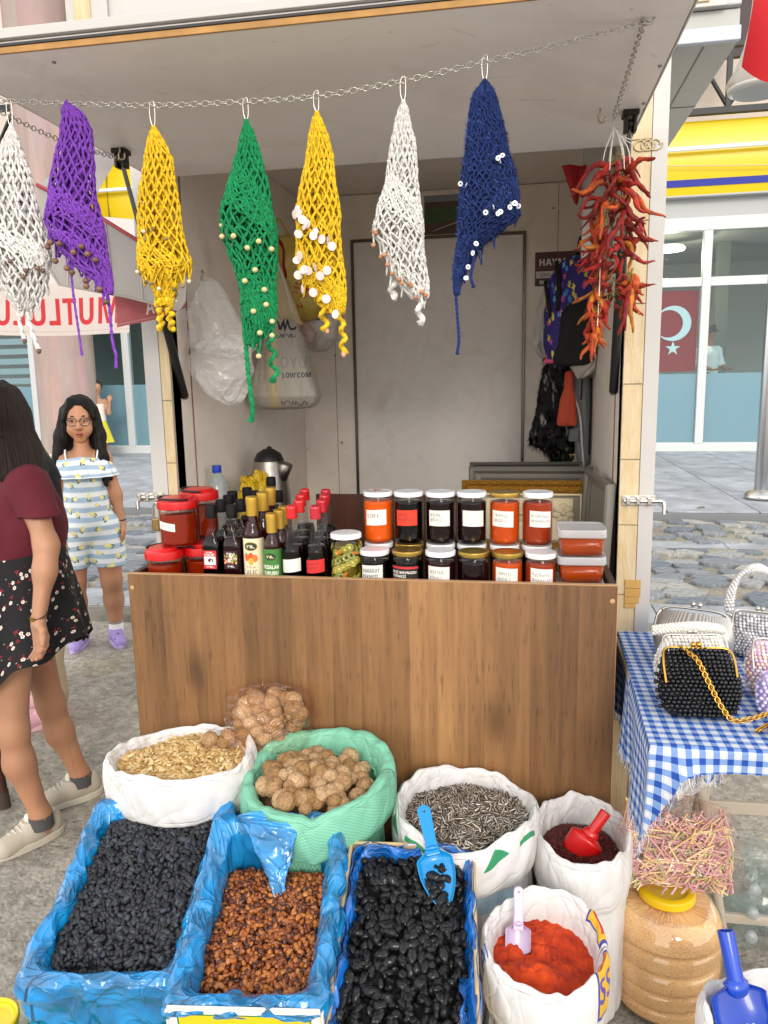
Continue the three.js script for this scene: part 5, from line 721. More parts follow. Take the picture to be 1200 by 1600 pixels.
  const labA = cv(400, 400, (x, w, h) => { x.fillStyle = '#e4d6b4'; x.fillRect(0, 0, w, h); x.fillStyle = '#2f3322'; x.beginPath(); x.ellipse(200, 62, 74, 34, 0, 0, 7); x.fill(); x.strokeStyle = '#b79a4a'; x.lineWidth = 6; x.stroke(); x.strokeStyle = '#e9dfc4'; x.lineWidth = 5; squig(x, 156, 74, 88, 22, 5); for (const [X, Y, c] of [[150, 150, '#d8602a'], [200, 140, '#cf4f22'], [246, 156, '#de7430'], [200, 182, '#e8a23a']]) { x.fillStyle = c; x.beginPath(); x.arc(X, Y, 30, 0, 7); x.fill(); } x.fillStyle = '#5c7a3a'; x.fillRect(120, 118, 40, 10); x.strokeStyle = '#7d6b58'; x.lineWidth = 3; squig(x, 148, 236, 100, 18, 7); x.fillStyle = '#57463e'; x.font = 'bold 50px serif'; x.fillText('ALIÇ', 140, 284); x.fillText('SİRKESİ', 104, 330); x.fillStyle = '#9a2e28'; x.beginPath(); x.ellipse(276, 374, 34, 18, 0, 0, 7); x.fill(); x.fillStyle = '#6a8a4a'; x.fillRect(110, 360, 30, 26); });
  const labB = cv(400, 400, (x, w, h) => { x.fillStyle = '#3f7a35'; x.fillRect(0, 0, w, h); x.fillStyle = '#2b3a22'; x.beginPath(); x.ellipse(200, 70, 70, 34, 0, 0, 7); x.fill(); x.strokeStyle = '#e8d9a0'; x.lineWidth = 5; squig(x, 156, 82, 88, 22, 5); x.fillStyle = '#f0ece0'; x.font = 'bold 50px sans-serif'; x.fillText('KOZALAK', 88, 184); x.fillText('ŞURUBU', 100, 240); x.strokeStyle = '#cfe0b8'; x.lineWidth = 3; squig(x, 130, 300, 140, 18, 9); x.fillStyle = '#7d4a2a'; x.beginPath(); x.ellipse(200, 366, 24, 34, 0, 0, 7); x.fill(); });
  const mkR = (label, x, z, h, r, lab) => { const t = thing('vinegar_bottle', label, 'bottle', [x, FLOOR, z], G2); part('content', lathe(rP(h, r).map(([a, b]) => [max(0, a - 0.001), b]), 36), vinegar, t); part('glass', lathe(rP(h, r), 36), glassM, t); part('capsule', lathe([[0, h + 0.002], [r * 0.55, h + 0.002], [r * 0.6, h - 0.002], [r * 0.6, h - 0.018], [r * 0.56, h - 0.02], [r * 0.57, h - 0.05], [r * 0.53, h - 0.051]], 32), gold, t); if (lab) part('label', patch(r, r * 3.6, h * 0.5, h * 0.355), paper(lab), t); return t; };
  mkR('tall gold capped bottle with cream ALIÇ SİRKESİ label', -0.468, 0.026, 0.282, 0.028, labA); mkR('tall gold capped bottle right behind the cream labelled one', -0.464, -0.055, 0.282, 0.028); mkR('tall gold capped bottle third in line, nearest the kettle', -0.474, -0.155, 0.282, 0.028);
  mkR('short gold capped bottle with green KOZALAK ŞURUBU label', -0.41, 0.038, 0.238, 0.0255, labB); mkR('short gold capped bottle right behind the green labelled one', -0.406, -0.02, 0.238, 0.0255); mkR('short gold capped bottle third in line behind the green labelled one', -0.412, -0.078, 0.238, 0.0255);
  // curved dark bottles with red caps
  const cP = [[0, 0.001], [0.024, 0.001], [0.0275, 0.006], [0.0265, 0.03], [0.0285, 0.06], [0.0295, 0.1], [0.0285, 0.135], [0.025, 0.16], [0.019, 0.185], [0.0145, 0.205], [0.0135, 0.215], [0.0135, 0.232]];
  const cG = lathe(cP, 36), cIn = lathe(cP.filter((p) => p[1] < 0.15).map(([r, y]) => [max(0, r - 0.0012), y + 0.001]).concat([[0.024, 0.152], [0, 0.152]]), 36), cCap = lathe([[0, 0.263], [0.0105, 0.263], [0.0145, 0.26], [0.0152, 0.254], [0.0148, 0.236], [0.0155, 0.232], [0.0155, 0.228], [0.0135, 0.226]], 30);
  const G3 = 'curved dark bottles with red caps';
  const mkC = (label, x, z, cm, lab) => { const t = thing('syrup_bottle', label, 'bottle', [x, FLOOR, z], G3); part('content', cIn, dark, t); part('glass', cG, glassM, t); part('cap', cCap, cm, t); if (lab) part('label', patch(0.0296, 0.058, 0.036, 0.1, 0, 0.006), paper(lab), t); return t; };
  const c1 = mkC('red capped dark bottle with blank looking white label', -0.352, 0.036, redCap, hand([], {})); mkC('pinkish red capped dark bottle with the red SUMAK EKŞİSİ label', -0.285, 0.038, pinkCap, hand(['SUMAK', 'EKŞİSİ'], { bg: '#cf2a2a', fg: '#2a1414', fs: 54, seed: 5 }));
  const c0 = mkC('red capped bottle right behind the white labelled one', -0.358, -0.06, redCap);
  [[-0.383, -0.165, redCap, 'red capped bottle third in line behind the white labelled one'], [-0.402, -0.275, redCap, 'red capped bottle at the back beside the kettle'], [-0.294, -0.066, pinkCap, 'red capped bottle right behind the SUMAK EKŞİSİ bottle'], [-0.311, -0.162, pinkCap, 'red capped bottle third in line behind the SUMAK EKŞİSİ bottle'], [-0.333, -0.268, pinkCap, 'red capped bottle farthest back behind the SUMAK EKŞİSİ bottle']].forEach(([x, z, m, l]) => { const c = copy(c0, [x, FLOOR, z], l); c.children[2].material = m; });
}
{ // honey pails
  const honey = liquid('#7d2508', { roughness: 0.12 }), shell = clear({ color: '#ffece4', roughness: 0.05 }), lidM = M('#c60d10', 0.4, { clearcoat: 0.25 });
  const G = 'red lidded honey pails';
  const t = thing('honey_pail', 'red lidded pail of dark honey at the counter corner, lower left', 'pail', [-0.738, FLOOR, 0.02], G, 0.2);
  part('honey', lathe([[0, 0.003], [0.046, 0.003], [0.0485, 0.012], [0.0485, 0.088], [0.046, 0.092], [0, 0.092]], 40), honey, t);
  part('pail', lathe([[0, 0.001], [0.045, 0.001], [0.05, 0.008], [0.0508, 0.016], [0.0498, 0.018], [0.0505, 0.022], [0.0505, 0.084], [0.0512, 0.088], [0.05, 0.092], [0.0512, 0.096], [0.0505, 0.104], [0.049, 0.11]], 44), shell, t);
  part('lid', lathe([[0, 0.138], [0.038, 0.138], [0.041, 0.137], [0.043, 0.131], [0.0525, 0.13], [0.0545, 0.127], [0.0548, 0.108], [0.053, 0.106], [0.05, 0.106]], 48), lidM, t);
  part('handle', new MB().tube([...Array(25).keys()].map((i) => { const a = -0.4 + i / 24 * 3.4; return [0.0515 * cos(a), 0.1335 + 0.003 * sin(i / 24 * PI), -0.0515 * sin(a) * 0.96]; }), 0.0032, 7).geo(), M('#1c0d0c', 0.5), t);
  const b = copy(t, [-0.648, FLOOR, -0.04], 'red lidded pail of dark honey, lower right, beside the black bottles', -0.5); b.children[3].rotation.y = 2.2;
  const c = copy(t, [-0.703, FLOOR + 0.1385, -0.012], 'red lidded honey pail with a white paper label, on top of the front pails', 0.1); c.scale.set(1.05, 1.0, 1.05); c.children[3].rotation.y = 2.6;
  part('label', patch(0.0508, 0.056, 0.022, 0.06, -0.42, -0.008), paper(hand(['SÜZME', 'MANA'].slice(1), { fs: 74, y0: 128, x: 60, fg: '#8c8a98' })), c);
  copy(t, [-0.70, FLOOR, -0.145], 'red lidded honey pail hidden low behind the front pails', 0.4); const d = copy(t, [-0.69, FLOOR + 0.1385, -0.135], 'red lidded honey pail behind the labelled one, on top', 1.0); d.scale.set(1.05, 1.05, 1.05); d.children[3].rotation.y = 1.2;
}
{ // kettle, water bottle, gloves
  const k = thing('electric_kettle', 'steel electric kettle with black lid behind the bottles', 'kettle', [-0.562, 0.888, -0.72]), st = M('#a5a099', 0.33, { metalness: 1, bumpMap: rep(T.fine, 1, 6), bumpScale: 0.0003 });
  const up = 0.08; part('base', lathe([[0, 0], [0.08, 0], [0.082, 0.02], [0.076, up], [0, up]], 36), blackPlastic, k);
  part('body', lathe([[0.078, up], [0.079, up + 0.03], [0.075, up + 0.12], [0.065, up + 0.2], [0.055, up + 0.245]], 40), st, k);
  part('lid', lathe([[0, up + 0.29], [0.02, up + 0.288], [0.045, up + 0.272], [0.056, up + 0.247], [0.054, up + 0.244], [0, up + 0.244]], 40), blackPlastic, k); part('spout', put(lathe([[0.0, 0], [0.022, 0.0], [0.03, 0.06], [0.0, 0.062]], 20), [0, up + 0.18, 0.052], [0.35, 0, 0]), st, k);
  part('handle', tube([[0.03, up + 0.27, -0.03], [0.075, up + 0.28, -0.05], [0.1, up + 0.2, -0.06], [0.09, up + 0.1, -0.055], [0.07, up + 0.04, -0.04]], 0.011, 24, 8), blackPlastic, k);
  k.rotation.y = 1.25; k.position.set(-0.655, 0.888, -0.7);
  const w = thing('water_bottle', 'clear ribbed plastic water bottle with blue cap by the left wall', 'bottle', [-0.738, FLOOR, -0.4]);
  const ribs = []; for (let i = 0; i <= 46; i++) { const y = 0.006 + 0.2 * i / 46; ribs.push([0.0435 + 0.0012 * sin(i * 1.35), y]); }
  part('shell', lathe([[0, 0.004], [0.03, 0.002], [0.041, 0.004], ...ribs, [0.042, 0.215], [0.035, 0.245], [0.022, 0.28], [0.0135, 0.295], [0.0125, 0.3]], 40), M('#e6eef2', 0.12, { transmission: 0.82, thickness: 0 }), w); part('cap', lathe([[0, 0.322], [0.0145, 0.322], [0.0155, 0.319], [0.0155, 0.302], [0.014, 0.3]], 28), M('#1c3fae', 0.35), w); part('neck_ring', lathe([[0.013, 0.298], [0.0165, 0.298], [0.0165, 0.3], [0.013, 0.3]], 24), M('#1c3fae', 0.35), w);
  const g = thing('rubber_gloves', 'crumpled yellow rubber gloves behind the black bottle caps', 'gloves', [-0.69, 1.0, -0.56]); const ym = M('#cfae1c', 0.5, { bumpMap: T.med, bumpScale: 0.002 });
  part('glove', pillow([[0.17, -0.02, 0.02, 0.015], [0.1, -0.035, 0.035, 0.03], [0.0, -0.04, 0.04, 0.03]], { amp: 0.012, f: 30, seed: 2 }), ym, g); part('glove', pillow([[0.19, 0.0, 0.04, 0.015], [0.1, -0.01, 0.06, 0.025], [0.0, -0.01, 0.06, 0.03]], { amp: 0.012, f: 30, seed: 5 }), ym, g, [0.015, 0, -0.03]); part('folded_cuff', boxAt(-0.04, 0.075, -0.11, 0.002, -0.05, 0.02, 0.01), ym, g);
}
{ // picture frames leaning in the corner
  const frame = (name, label, w, h, bw, m, pos, turn, tilt, inner) => {
    const t = thing(name, label, 'picture frame', pos, 'picture frames in the kiosk corner', turn), g = new THREE.Group(); t.rotation.order = 'YXZ'; t.rotation.x = tilt;
    const prof = [[0, 0], [0, 0.018], [bw * 0.12, 0.024], [bw * 0.3, 0.022], [bw * 0.5, 0.014], [bw * 0.8, 0.012], [bw, 0.007], [bw, 0]];
    const side = (L) => surf(1, prof.length - 1, (u, v) => { const [a, z] = prof[Math.round(v * (prof.length - 1))]; return [mix(-L / 2 + a, L / 2 - a, u), a, z, u * L * 8, v]; });
    const put2 = (L, p, r) => { const g2 = side(L).toNonIndexed(); g2.computeVertexNormals(); part('moulding', g2, m, t, p, [0, 0, r]); };
    put2(w, [0, 0, 0], 0); put2(w, [0, h, 0], PI); put2(h, [w / 2, h / 2, 0], PI / 2); put2(h, [-w / 2, h / 2, 0], -PI / 2);
    part('backing', boxAt(-w / 2 + 0.002, w / 2 - 0.002, 0.002, h - 0.002, -0.004, 0.003, 0.001), inner || M('#8e887c', 0.8), t);
    return t;
  };
  const gm = M('#a9792a', 0.36, { metalness: 0.75, bumpMap: rep(T.med, 3, 1), bumpScale: 0.006 }), gy = M('#77726a', 0.4, { metalness: 0.45, bumpMap: rep(T.fine, 2), bumpScale: 0.001 });
  const gf = frame('picture_frame', 'gilded picture frame with a plaster flower relief, foremost in the corner', 0.44, 0.25, 0.042, gm, [0.285, FLOOR, -0.57], -0.02, -0.09, M('#7d7668', 0.7));
  part('liner', mg([boxAt(-0.178, 0.178, 0.2, 0.206, 0.003, 0.012, 0.001), boxAt(0.172, 0.178, 0.04, 0.2, 0.003, 0.012, 0.001)]), M('#d8c69a', 0.5), gf);
  const pm = M('#c6b89a', 0.65, { bumpMap: T.fine, bumpScale: 0.001 }), rl = part('relief', boxAt(-0.15, 0.15, 0.05, 0.19, 0.003, 0.006, 0.001), pm, gf);
  for (const [fx, fy] of [[0.118, 0.14], [0.05, 0.14], [-0.02, 0.14], [-0.09, 0.14]]) { for (let i = 0; i < 7; i++) part('petal', put(new THREE.SphereGeometry(0.017, 12, 8), [0, 0.019, 0], [0, 0, 0], [0.8, 1, 0.45]), pm, rl, [fx, fy, 0.01], [0.25, 0, i * 0.9]); part('flower_heart', new THREE.SphereGeometry(0.008, 10, 8), pm, rl, [fx, fy, 0.017]); }
  frame('picture_frame', 'wide grey picture frame directly behind the gilded one', 0.43, 0.3, 0.05, gy, [0.295, 0.888, -0.72], -0.02, -0.06);
  frame('picture_frame', 'grey picture frame at the back with a dark wide edge, against the wall', 0.4, 0.31, 0.03, M('#5d5a55', 0.45, { metalness: 0.3 }), [0.28, 0.888, -0.78], 0.03, -0.05);
  frame('picture_frame', 'narrow silver grey frame leaning along the right kiosk wall', 0.34, 0.29, 0.035, M('#8b8780', 0.4, { metalness: 0.5 }), [0.494, FLOOR - 0.005, -0.4], -PI / 2 + 0.1, -0.05);
}

// ================= sacks, crates and the jar in front of the counter =================
const sackTx = (draw) => cv(1024, 512, (x, w, h) => { x.fillStyle = '#dfdddc'; x.fillRect(0, 0, w, h); const r = R(9); for (let i = 0; i < 500; i++) { x.fillStyle = `rgba(${190 + r() * 30},${182 + r() * 30},${165 + r() * 30},0.07)`; x.beginPath(); x.ellipse(r() * w, r() * h, 10 + r() * 50, 4 + r() * 18, r() * 3, 0, 7); x.fill(); } if (draw) draw(x, w, h); });
// sack with its top rolled over; uv: once round by once along the profile
function sackBody(o) {
  const { rx, rz, y, fill, s = 1, flare = 1, top = 0.02 } = o;
  const prof = [[0.86, 0], [0.97, 0.02], [1.0, y * 0.25], [1.0, y * 0.5], [0.96, y - 0.15], [0.95, y - 0.115], [1.03, y - 0.122], [1.07 * flare, y - 0.1], [1.085 * flare, y - 0.06], [1.065 * flare, y - 0.02], [1.02 * flare, y], [0.97, y - 0.004], [0.93, y - 0.025], [0.9, y - 0.055], [0.86, fill - 0.03]];
  return surf(220, 84, (u, v) => {
    const t = v * (prof.length - 1), i = min(prof.length - 2, Math.floor(t)), k = t - i, q = prof[i], p = prof[i + 1], pr = prof[max(0, i - 1)], nx = prof[min(prof.length - 1, i + 2)];
    const cr = (a, b, c, d) => 0.5 * (2 * b + (c - a) * k + (2 * a - 5 * b + 4 * c - d) * k * k + (3 * b - a - 3 * c + d) * k * k * k);
    let f = cr(pr[0], q[0], p[0], nx[0]), h = cr(pr[1], q[1], p[1], nx[1]);
    const a = u * 2 * PI, c = cos(a), d = sin(a), roll = sst(0.38, 0.5, v), inn = sst(0.78, 0.9, v);
    const lump = 0.045 * fbm(c * 1.3 + s, d * 1.3, v * 2 + s, 2), fold = 0.022 * n3(c * 8 + s, d * 8, v * 3) * (1 - roll) + 0.01 * n3(c * 17 + s, d * 17, v * 4) * (1 - roll) + 0.034 * roll * (abs(n3(c * 4 + s * 3 + v * 6, d * 4 + v * 5, 2)) - 0.3) + 0.01 * roll * (abs(n3(c * 9 + v * 11, d * 9 - v * 8, s)) - 0.3) + 0.0;
    f += lump + fold - 0.035 * sst(0.7, 0.95, v) * pow(abs(n3(c * 7 + s, d * 7, 3)), 0.7); h += roll * (1 - inn * 0.6) * (top * (n3(c * 1.6 + s * 5, d * 1.6, 1)) + 0.007 * n3(c * 6, d * 6 + s, 4)) + (o.lean ? o.lean(c, d) * sst(0.3, 0.5, v) : 0);
    return [rx * f * c, max(0, h), rz * f * d, u, v];
  }, true);
}
// heap of small pieces over a gently mounded bed
function heap(o) {
  const { bedDrop = 0.35, name, label, cat, pos, rx, rz, mound = 0.02, geos, mats, bed, step, lie, s = 1, square = false, layers = 2, tilt = 0.5, turn = 0, slope = 0, scale = 1, most = 300, piece, group } = o;
  const t = thing(name, label, cat, pos, group, turn); t.rotation.order = 'YXZ'; t.rotation.x = slope; const r = R(s * 101);
  const H = (x, z) => { const d = square ? max(abs(x / rx), abs(z / rz)) : hypot(x / rx, z / rz); return mound * (1 - d * d) + mound * 0.6 * n3(x * 14 + s, z * 14, s) - (d > 0.9 ? 0.04 * (d - 0.9) : 0); };
  part('bed', square ? surf(24, 24, (u, v) => { const x = (u * 2 - 1) * rx * 1.04, z = (v * 2 - 1) * rz * 1.04; return [x, H(x, z) - step * bedDrop, z]; }) : surf(40, 14, (u, v) => { const a = u * 2 * PI, x = rx * 1.08 * v * cos(a), z = rz * 1.08 * v * sin(a); return [x, H(x, z) - step * bedDrop, z]; }, true), bed, t);
  const list = [];
  for (let l = 0; l < layers; l++) for (let z = -rz; z < rz; z += step) for (let x = -rx; x < rx; x += step) {
    const X = x + (r() - 0.5) * step * 1.1 + (l ? step / 2 : 0), Z = z + (r() - 0.5) * step * 1.1 + (l ? step / 2 : 0); if (square ? max(abs(X / rx), abs(Z / rz)) > 1 : hypot(X / rx, Z / rz) > 1) continue;
    const q = lie ? new THREE.Quaternion().setFromEuler(new THREE.Euler((r() - 0.5) * tilt * 2, r() * 7, (r() - 0.5) * tilt * 2, 'YXZ')) : randQ(r);
    list.push(scatter([X, H(X, Z) + (l - 0.4) * step * 0.35 + (r() - 0.5) * step * 0.25, Z], q, scale * (0.68 + 0.58 * r())));
  }
  pieces(t, piece, list, geos, mats, s, most); return t;
}
const cloth = (tx, o = {}) => M('#ffffff', 0.62, { map: tx, bumpMap: rep(T.film, 3, 1.5), bumpScale: 0.005, transmission: 0.12, thickness: 0, ...o });
const plainSack = sackTx(), greenMarks = sackTx((x, w, h) => { x.fillStyle = '#2c8c5c'; for (const X of [60, 700, 330]) { x.fillRect(X, h * 0.36, 60, 12); x.beginPath(); x.moveTo(X + 90, h * 0.4); x.lineTo(X + 124, h * 0.33); x.lineTo(X + 150, h * 0.41); x.fill(); } x.fillStyle = 'rgba(120,180,215,0.5)'; x.fillRect(120, h * 0.66, 130, 44); x.fillRect(980, h * 0.64, 44, 50); x.strokeStyle = '#2f9a68'; x.lineWidth = 5; x.beginPath(); x.moveTo(0, h * 0.24); x.lineTo(w, h * 0.3); x.stroke(); });
const flip = (x, w, f) => { x.save(); f(); x.restore(); };
const powSack = sackTx((x, w, h) => {
  // blue letters on the left of the rolled edge, yellow and purple print on its right
  x.save(); x.translate(455, h * 0.44); x.scale(-1, 1); x.rotate(-1.3); x.fillStyle = '#3a5fb8'; x.font = 'bold 62px sans-serif'; x.fillText('OLAY', -70, 0); x.restore();
  x.fillStyle = '#e6b422'; x.fillRect(925, h * 0.16, 85, 150); x.fillRect(12, h * 0.2, 100, 150); x.fillStyle = '#c03a30'; x.fillRect(938, h * 0.24, 56, 44); x.strokeStyle = '#3a3f9a'; x.lineWidth = 8; x.strokeRect(925, h * 0.16, 85, 150); x.strokeRect(12, h * 0.2, 100, 150); x.save(); x.translate(122, h * 0.44); x.scale(-1, 1); x.fillStyle = '#5a4aa8'; x.font = 'bold 72px sans-serif'; x.fillText('SS', 12, 0); x.restore(); x.fillStyle = '#c9531e'; x.fillRect(20, h * 0.22, 84, 26);
});
const netTx = px(64, 64, (u, v) => { const a = (Math.floor(u * 4) + Math.floor(v * 4)) % 2; return a ? [142, 205, 178] : [104, 184, 150]; });
const mkSack = (label, pos, geo, m, name = 'open_sack') => { const t = thing(name, label, 'sack', pos, 'open sacks before the counter'); part('sack_cloth', geo, m, t); return t; };
mkSack('white sack of pale pumpkin seeds with thick rolled rim, leftmost sack', [-0.6, 0, 0.285], sackBody({ rx: 0.185, rz: 0.152, y: 0.57, fill: 0.53, s: 2 }), cloth(plainSack));
mkSack('pale green woven sack of walnuts with rolled rim', [-0.232, 0, 0.297], sackBody({ rx: 0.168, rz: 0.158, y: 0.545, fill: 0.52, s: 5, flare: 1.06, lean: (c, d) => -0.02 * d + 0.012 * c }), M('#ffffff', 0.5, { map: rep(netTx, 52, 38), bumpMap: rep(T.film, 3, 1.5), bumpScale: 0.005, transmission: 0.15, thickness: 0 }));
mkSack('white sack of striped sunflower seeds with green marks, in the middle', [0.135, 0, 0.285], sackBody({ rx: 0.165, rz: 0.16, y: 0.475, fill: 0.43, s: 8, lean: (c, d) => -0.012 * d }), cloth(greenMarks));
mkSack('white sack of dark red pepper flakes beside the tablecloth', [0.412, 0, 0.275], sackBody({ rx: 0.108, rz: 0.148, y: 0.43, fill: 0.34, s: 11, top: 0.012 }), cloth(plainSack));
mkSack('white sack of orange red pepper powder with blue and yellow print, at the front', [0.312, 0, 0.6], sackBody({ rx: 0.118, rz: 0.132, y: 0.385, fill: 0.3, s: 14, lean: (c, d) => -0.014 * d + 0.006 * c }), cloth(powSack));
mkSack('white sack with chickpeas at the lower right corner under the dark blue scoop', [0.745, 0, 0.72], sackBody({ rx: 0.15, rz: 0.13, y: 0.34, fill: 0.29, s: 17, lean: (c, d) => 0.02 * max(0, -c) }), cloth(plainSack));
// heaps inside them
{
  const seedP = [...Array(3).keys()].map((k) => surf(9, 7, (u, v) => { const a = u * 2 * PI, s = sin(v * PI), w = 0.0058 * pow(s, 0.7) * (1 - 0.35 * v); return [w * cos(a), 0.0021 * s * sin(a), (v - 0.5) * 0.021 + 0.0015 * k * s]; }, true));
  heap({ name: 'pumpkin_seeds', label: 'heap of pale yellow pumpkin seeds in the leftmost white sack', cat: 'seeds', pos: [-0.61, 0.53, 0.28], rx: 0.172, rz: 0.142, mound: 0.022, geos: seedP, scale: 1.2, mats: ['#c9a86e', '#d6b982', '#bb975c', '#dcc494', '#a9854c'].map((c) => M(c, 0.6)), bed: M('#a98a55', 0.9), step: 0.0098, lie: 1, tilt: 0.65, s: 3, piece: 'seed' });
  const stripe = px(64, 16, (u) => { const k = sin(u * 2 * PI * 4) > -0.1 ? 48 : 205; return [k, k * 0.96, k * 0.9]; });
  const seedS = [0, 1].map((k) => surf(9, 7, (u, v) => { const a = u * 2 * PI, s = pow(sin(v * PI), 0.8), w = 0.0046 * s * (1 - 0.5 * v + 0.2); return [w * cos(a), 0.0029 * s * sin(a), (v - 0.5) * 0.024, u, v]; }, true));
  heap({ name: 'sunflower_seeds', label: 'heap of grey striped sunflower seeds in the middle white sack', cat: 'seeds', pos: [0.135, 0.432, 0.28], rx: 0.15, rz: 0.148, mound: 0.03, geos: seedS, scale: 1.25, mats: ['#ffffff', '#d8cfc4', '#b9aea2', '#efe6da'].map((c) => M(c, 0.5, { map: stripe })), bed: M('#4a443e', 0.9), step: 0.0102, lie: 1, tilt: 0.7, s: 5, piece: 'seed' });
  const wal = [...Array(4).keys()].map((k) => surf(22, 14, (u, v) => { const a = u * 2 * PI, s = v * PI, x = sin(s) * cos(a), y = cos(s), z = sin(s) * sin(a), seam = Math.exp(-((z * 11) ** 2)), w = 1 + 0.05 * seam - 0.04 * abs(n3(x * 4 + k * 5, y * 4, z * 4)) - 0.03 * abs(n3(x * 9, y * 9 + k, z * 9)); return [0.0245 * x * w, 0.027 * y * w, 0.0235 * z * w]; }, true));
  const wm = ['#b98f63', '#c69d70', '#a9804f', '#cda87c'].map((c) => M(c, 0.6, { map: rep(T.mottle, 2), bumpMap: rep(T.med, 2), bumpScale: 0.004 }));
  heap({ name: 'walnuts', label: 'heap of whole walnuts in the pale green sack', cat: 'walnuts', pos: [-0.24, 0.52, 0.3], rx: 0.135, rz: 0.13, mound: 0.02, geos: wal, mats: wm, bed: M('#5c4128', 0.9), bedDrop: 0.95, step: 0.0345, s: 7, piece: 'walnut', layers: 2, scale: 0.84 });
  const wb = thing('bag_of_walnuts', 'knotted clear plastic bag full of walnuts leaning on the counter front', 'bag', [-0.405, 0.492, 0.165], null, 0.05), r = R(12);
  for (let i = 0; i < 58; i++) { const v = (i + 0.5) / 58, y = 0.02 + 0.155 * v, w = 0.085 * (v < 0.75 ? 1 : 1.9 - v * 1.2) * (0.75 + 0.25 * v), a = i * 2.399, q = sqrt(((i * 0.7548 + 0.2) % 1)); const o = part('walnut', wal[i % 4], wm[i % 4], wb, [w * q * cos(a) + 0.02 * (v - 0.3), y, 0.032 * q * sin(a)], null, 0.8 + 0.1 * r()); o.quaternion.copy(randQ(r)); }
  part('film', pillow([[0.2, -0.045, 0.03, 0.012], [0.185, -0.085, 0.1, 0.04], [0.12, -0.1, 0.115, 0.058], [0.05, -0.105, 0.1, 0.06], [0.0, -0.07, 0.06, 0.035]], { amp: 0.011, f: 34, seed: 4, nu: 90, nv: 70 }), clear({ color: '#fff8f2', roughness: 0.08, bumpMap: T.crease, bumpScale: 0.006 }), wb); wb.scale.set(1.12, 1.05, 1.1);
  part('film_tail', pillow([[0.09, -0.17, -0.09, 0.006], [0.05, -0.15, -0.08, 0.02], [0.0, -0.12, -0.06, 0.02]], { amp: 0.012, f: 40, seed: 8 }), clear({ roughness: 0.08, bumpMap: T.crease, bumpScale: 0.004 }), wb, [0.02, 0.0, 0.02]); for (let i = 0; i < 9; i++) { const o = part('walnut', wal[i % 4], wm[(i + 1) % 4], wb, [-0.085 - 0.045 * ((i * 0.37) % 1), 0.03 + 0.05 * ((i * 0.61) % 1), 0.02 + 0.012 * (i % 3)], null, 0.82); o.quaternion.copy(randQ(r)); }
  const flk = [0, 1].map((k) => lumpy(0.0035, 0.0008, 0.0026, 0.4, 3, k, 6, 4));
  heap({ name: 'pepper_flakes', label: 'heap of dark red pepper flakes in the sack with the red scoop', cat: 'spice', pos: [0.407, 0.362, 0.27], rx: 0.095, rz: 0.125, mound: 0.03, geos: flk, mats: ['#4d0b07', '#5e1209', '#3a0806', '#701a0c'].map((c) => M(c, 0.5)), bed: M('#420a06', 0.8, { bumpMap: rep(T.fine, 2), bumpScale: 0.004 }), step: 0.0048, s: 9, piece: 'flake', layers: 2, lie: 1, most: 0 });
  const pt = thing('pepper_powder', 'crumbly heap of bright orange red pepper powder in the printed sack', 'spice', [0.312, 0.305, 0.598]), ptx = px(256, 256, (u, v) => { const k = 1 + 0.25 * wrapn(u, v, 10, 4, 5); return [182 * k, 54 * k * k, 12 * k]; });
  part('powder', surf(110, 46, (u, v) => { const a = u * 2 * PI, x = 0.112 * v * cos(a), z = 0.124 * v * sin(a), lump = 0.028 * Math.exp(-((x - 0.02) ** 2 + (z - 0.055) ** 2) / 0.0022) + 0.026 * Math.exp(-((x + 0.045) ** 2 + (z - 0.04) ** 2) / 0.0016); return [x, 0.012 * (1 - v * v) + lump + 0.02 * fbm(x * 28, z * 28, 3, 5) * (1 - v * 0.4) + 0.006 * abs(n3(x * 90, z * 90)) + 0.03 * v * v * max(0, -sin(a)), z, x * 4, z * 4]; }, true), M('#ffffff', 0.95, { map: ptx, bumpMap: rep(T.fine, 1.5), bumpScale: 0.002 }), pt);
  const chick = [lumpy(0.005, 0.0048, 0.0052, 0.12, 2, 3, 9, 6)];
  heap({ name: 'white_beans', label: 'small pale beans in the corner sack under the dark blue scoop', cat: 'beans', pos: [0.745, 0.29, 0.72], rx: 0.13, rz: 0.11, mound: 0.02, geos: chick, mats: ['#d8ceb8', '#e4dac6', '#cbbfa4'].map((c) => M(c, 0.45)), bed: M('#a99e88', 0.9), step: 0.0105, s: 11, piece: 'bean', most: 200 });
}
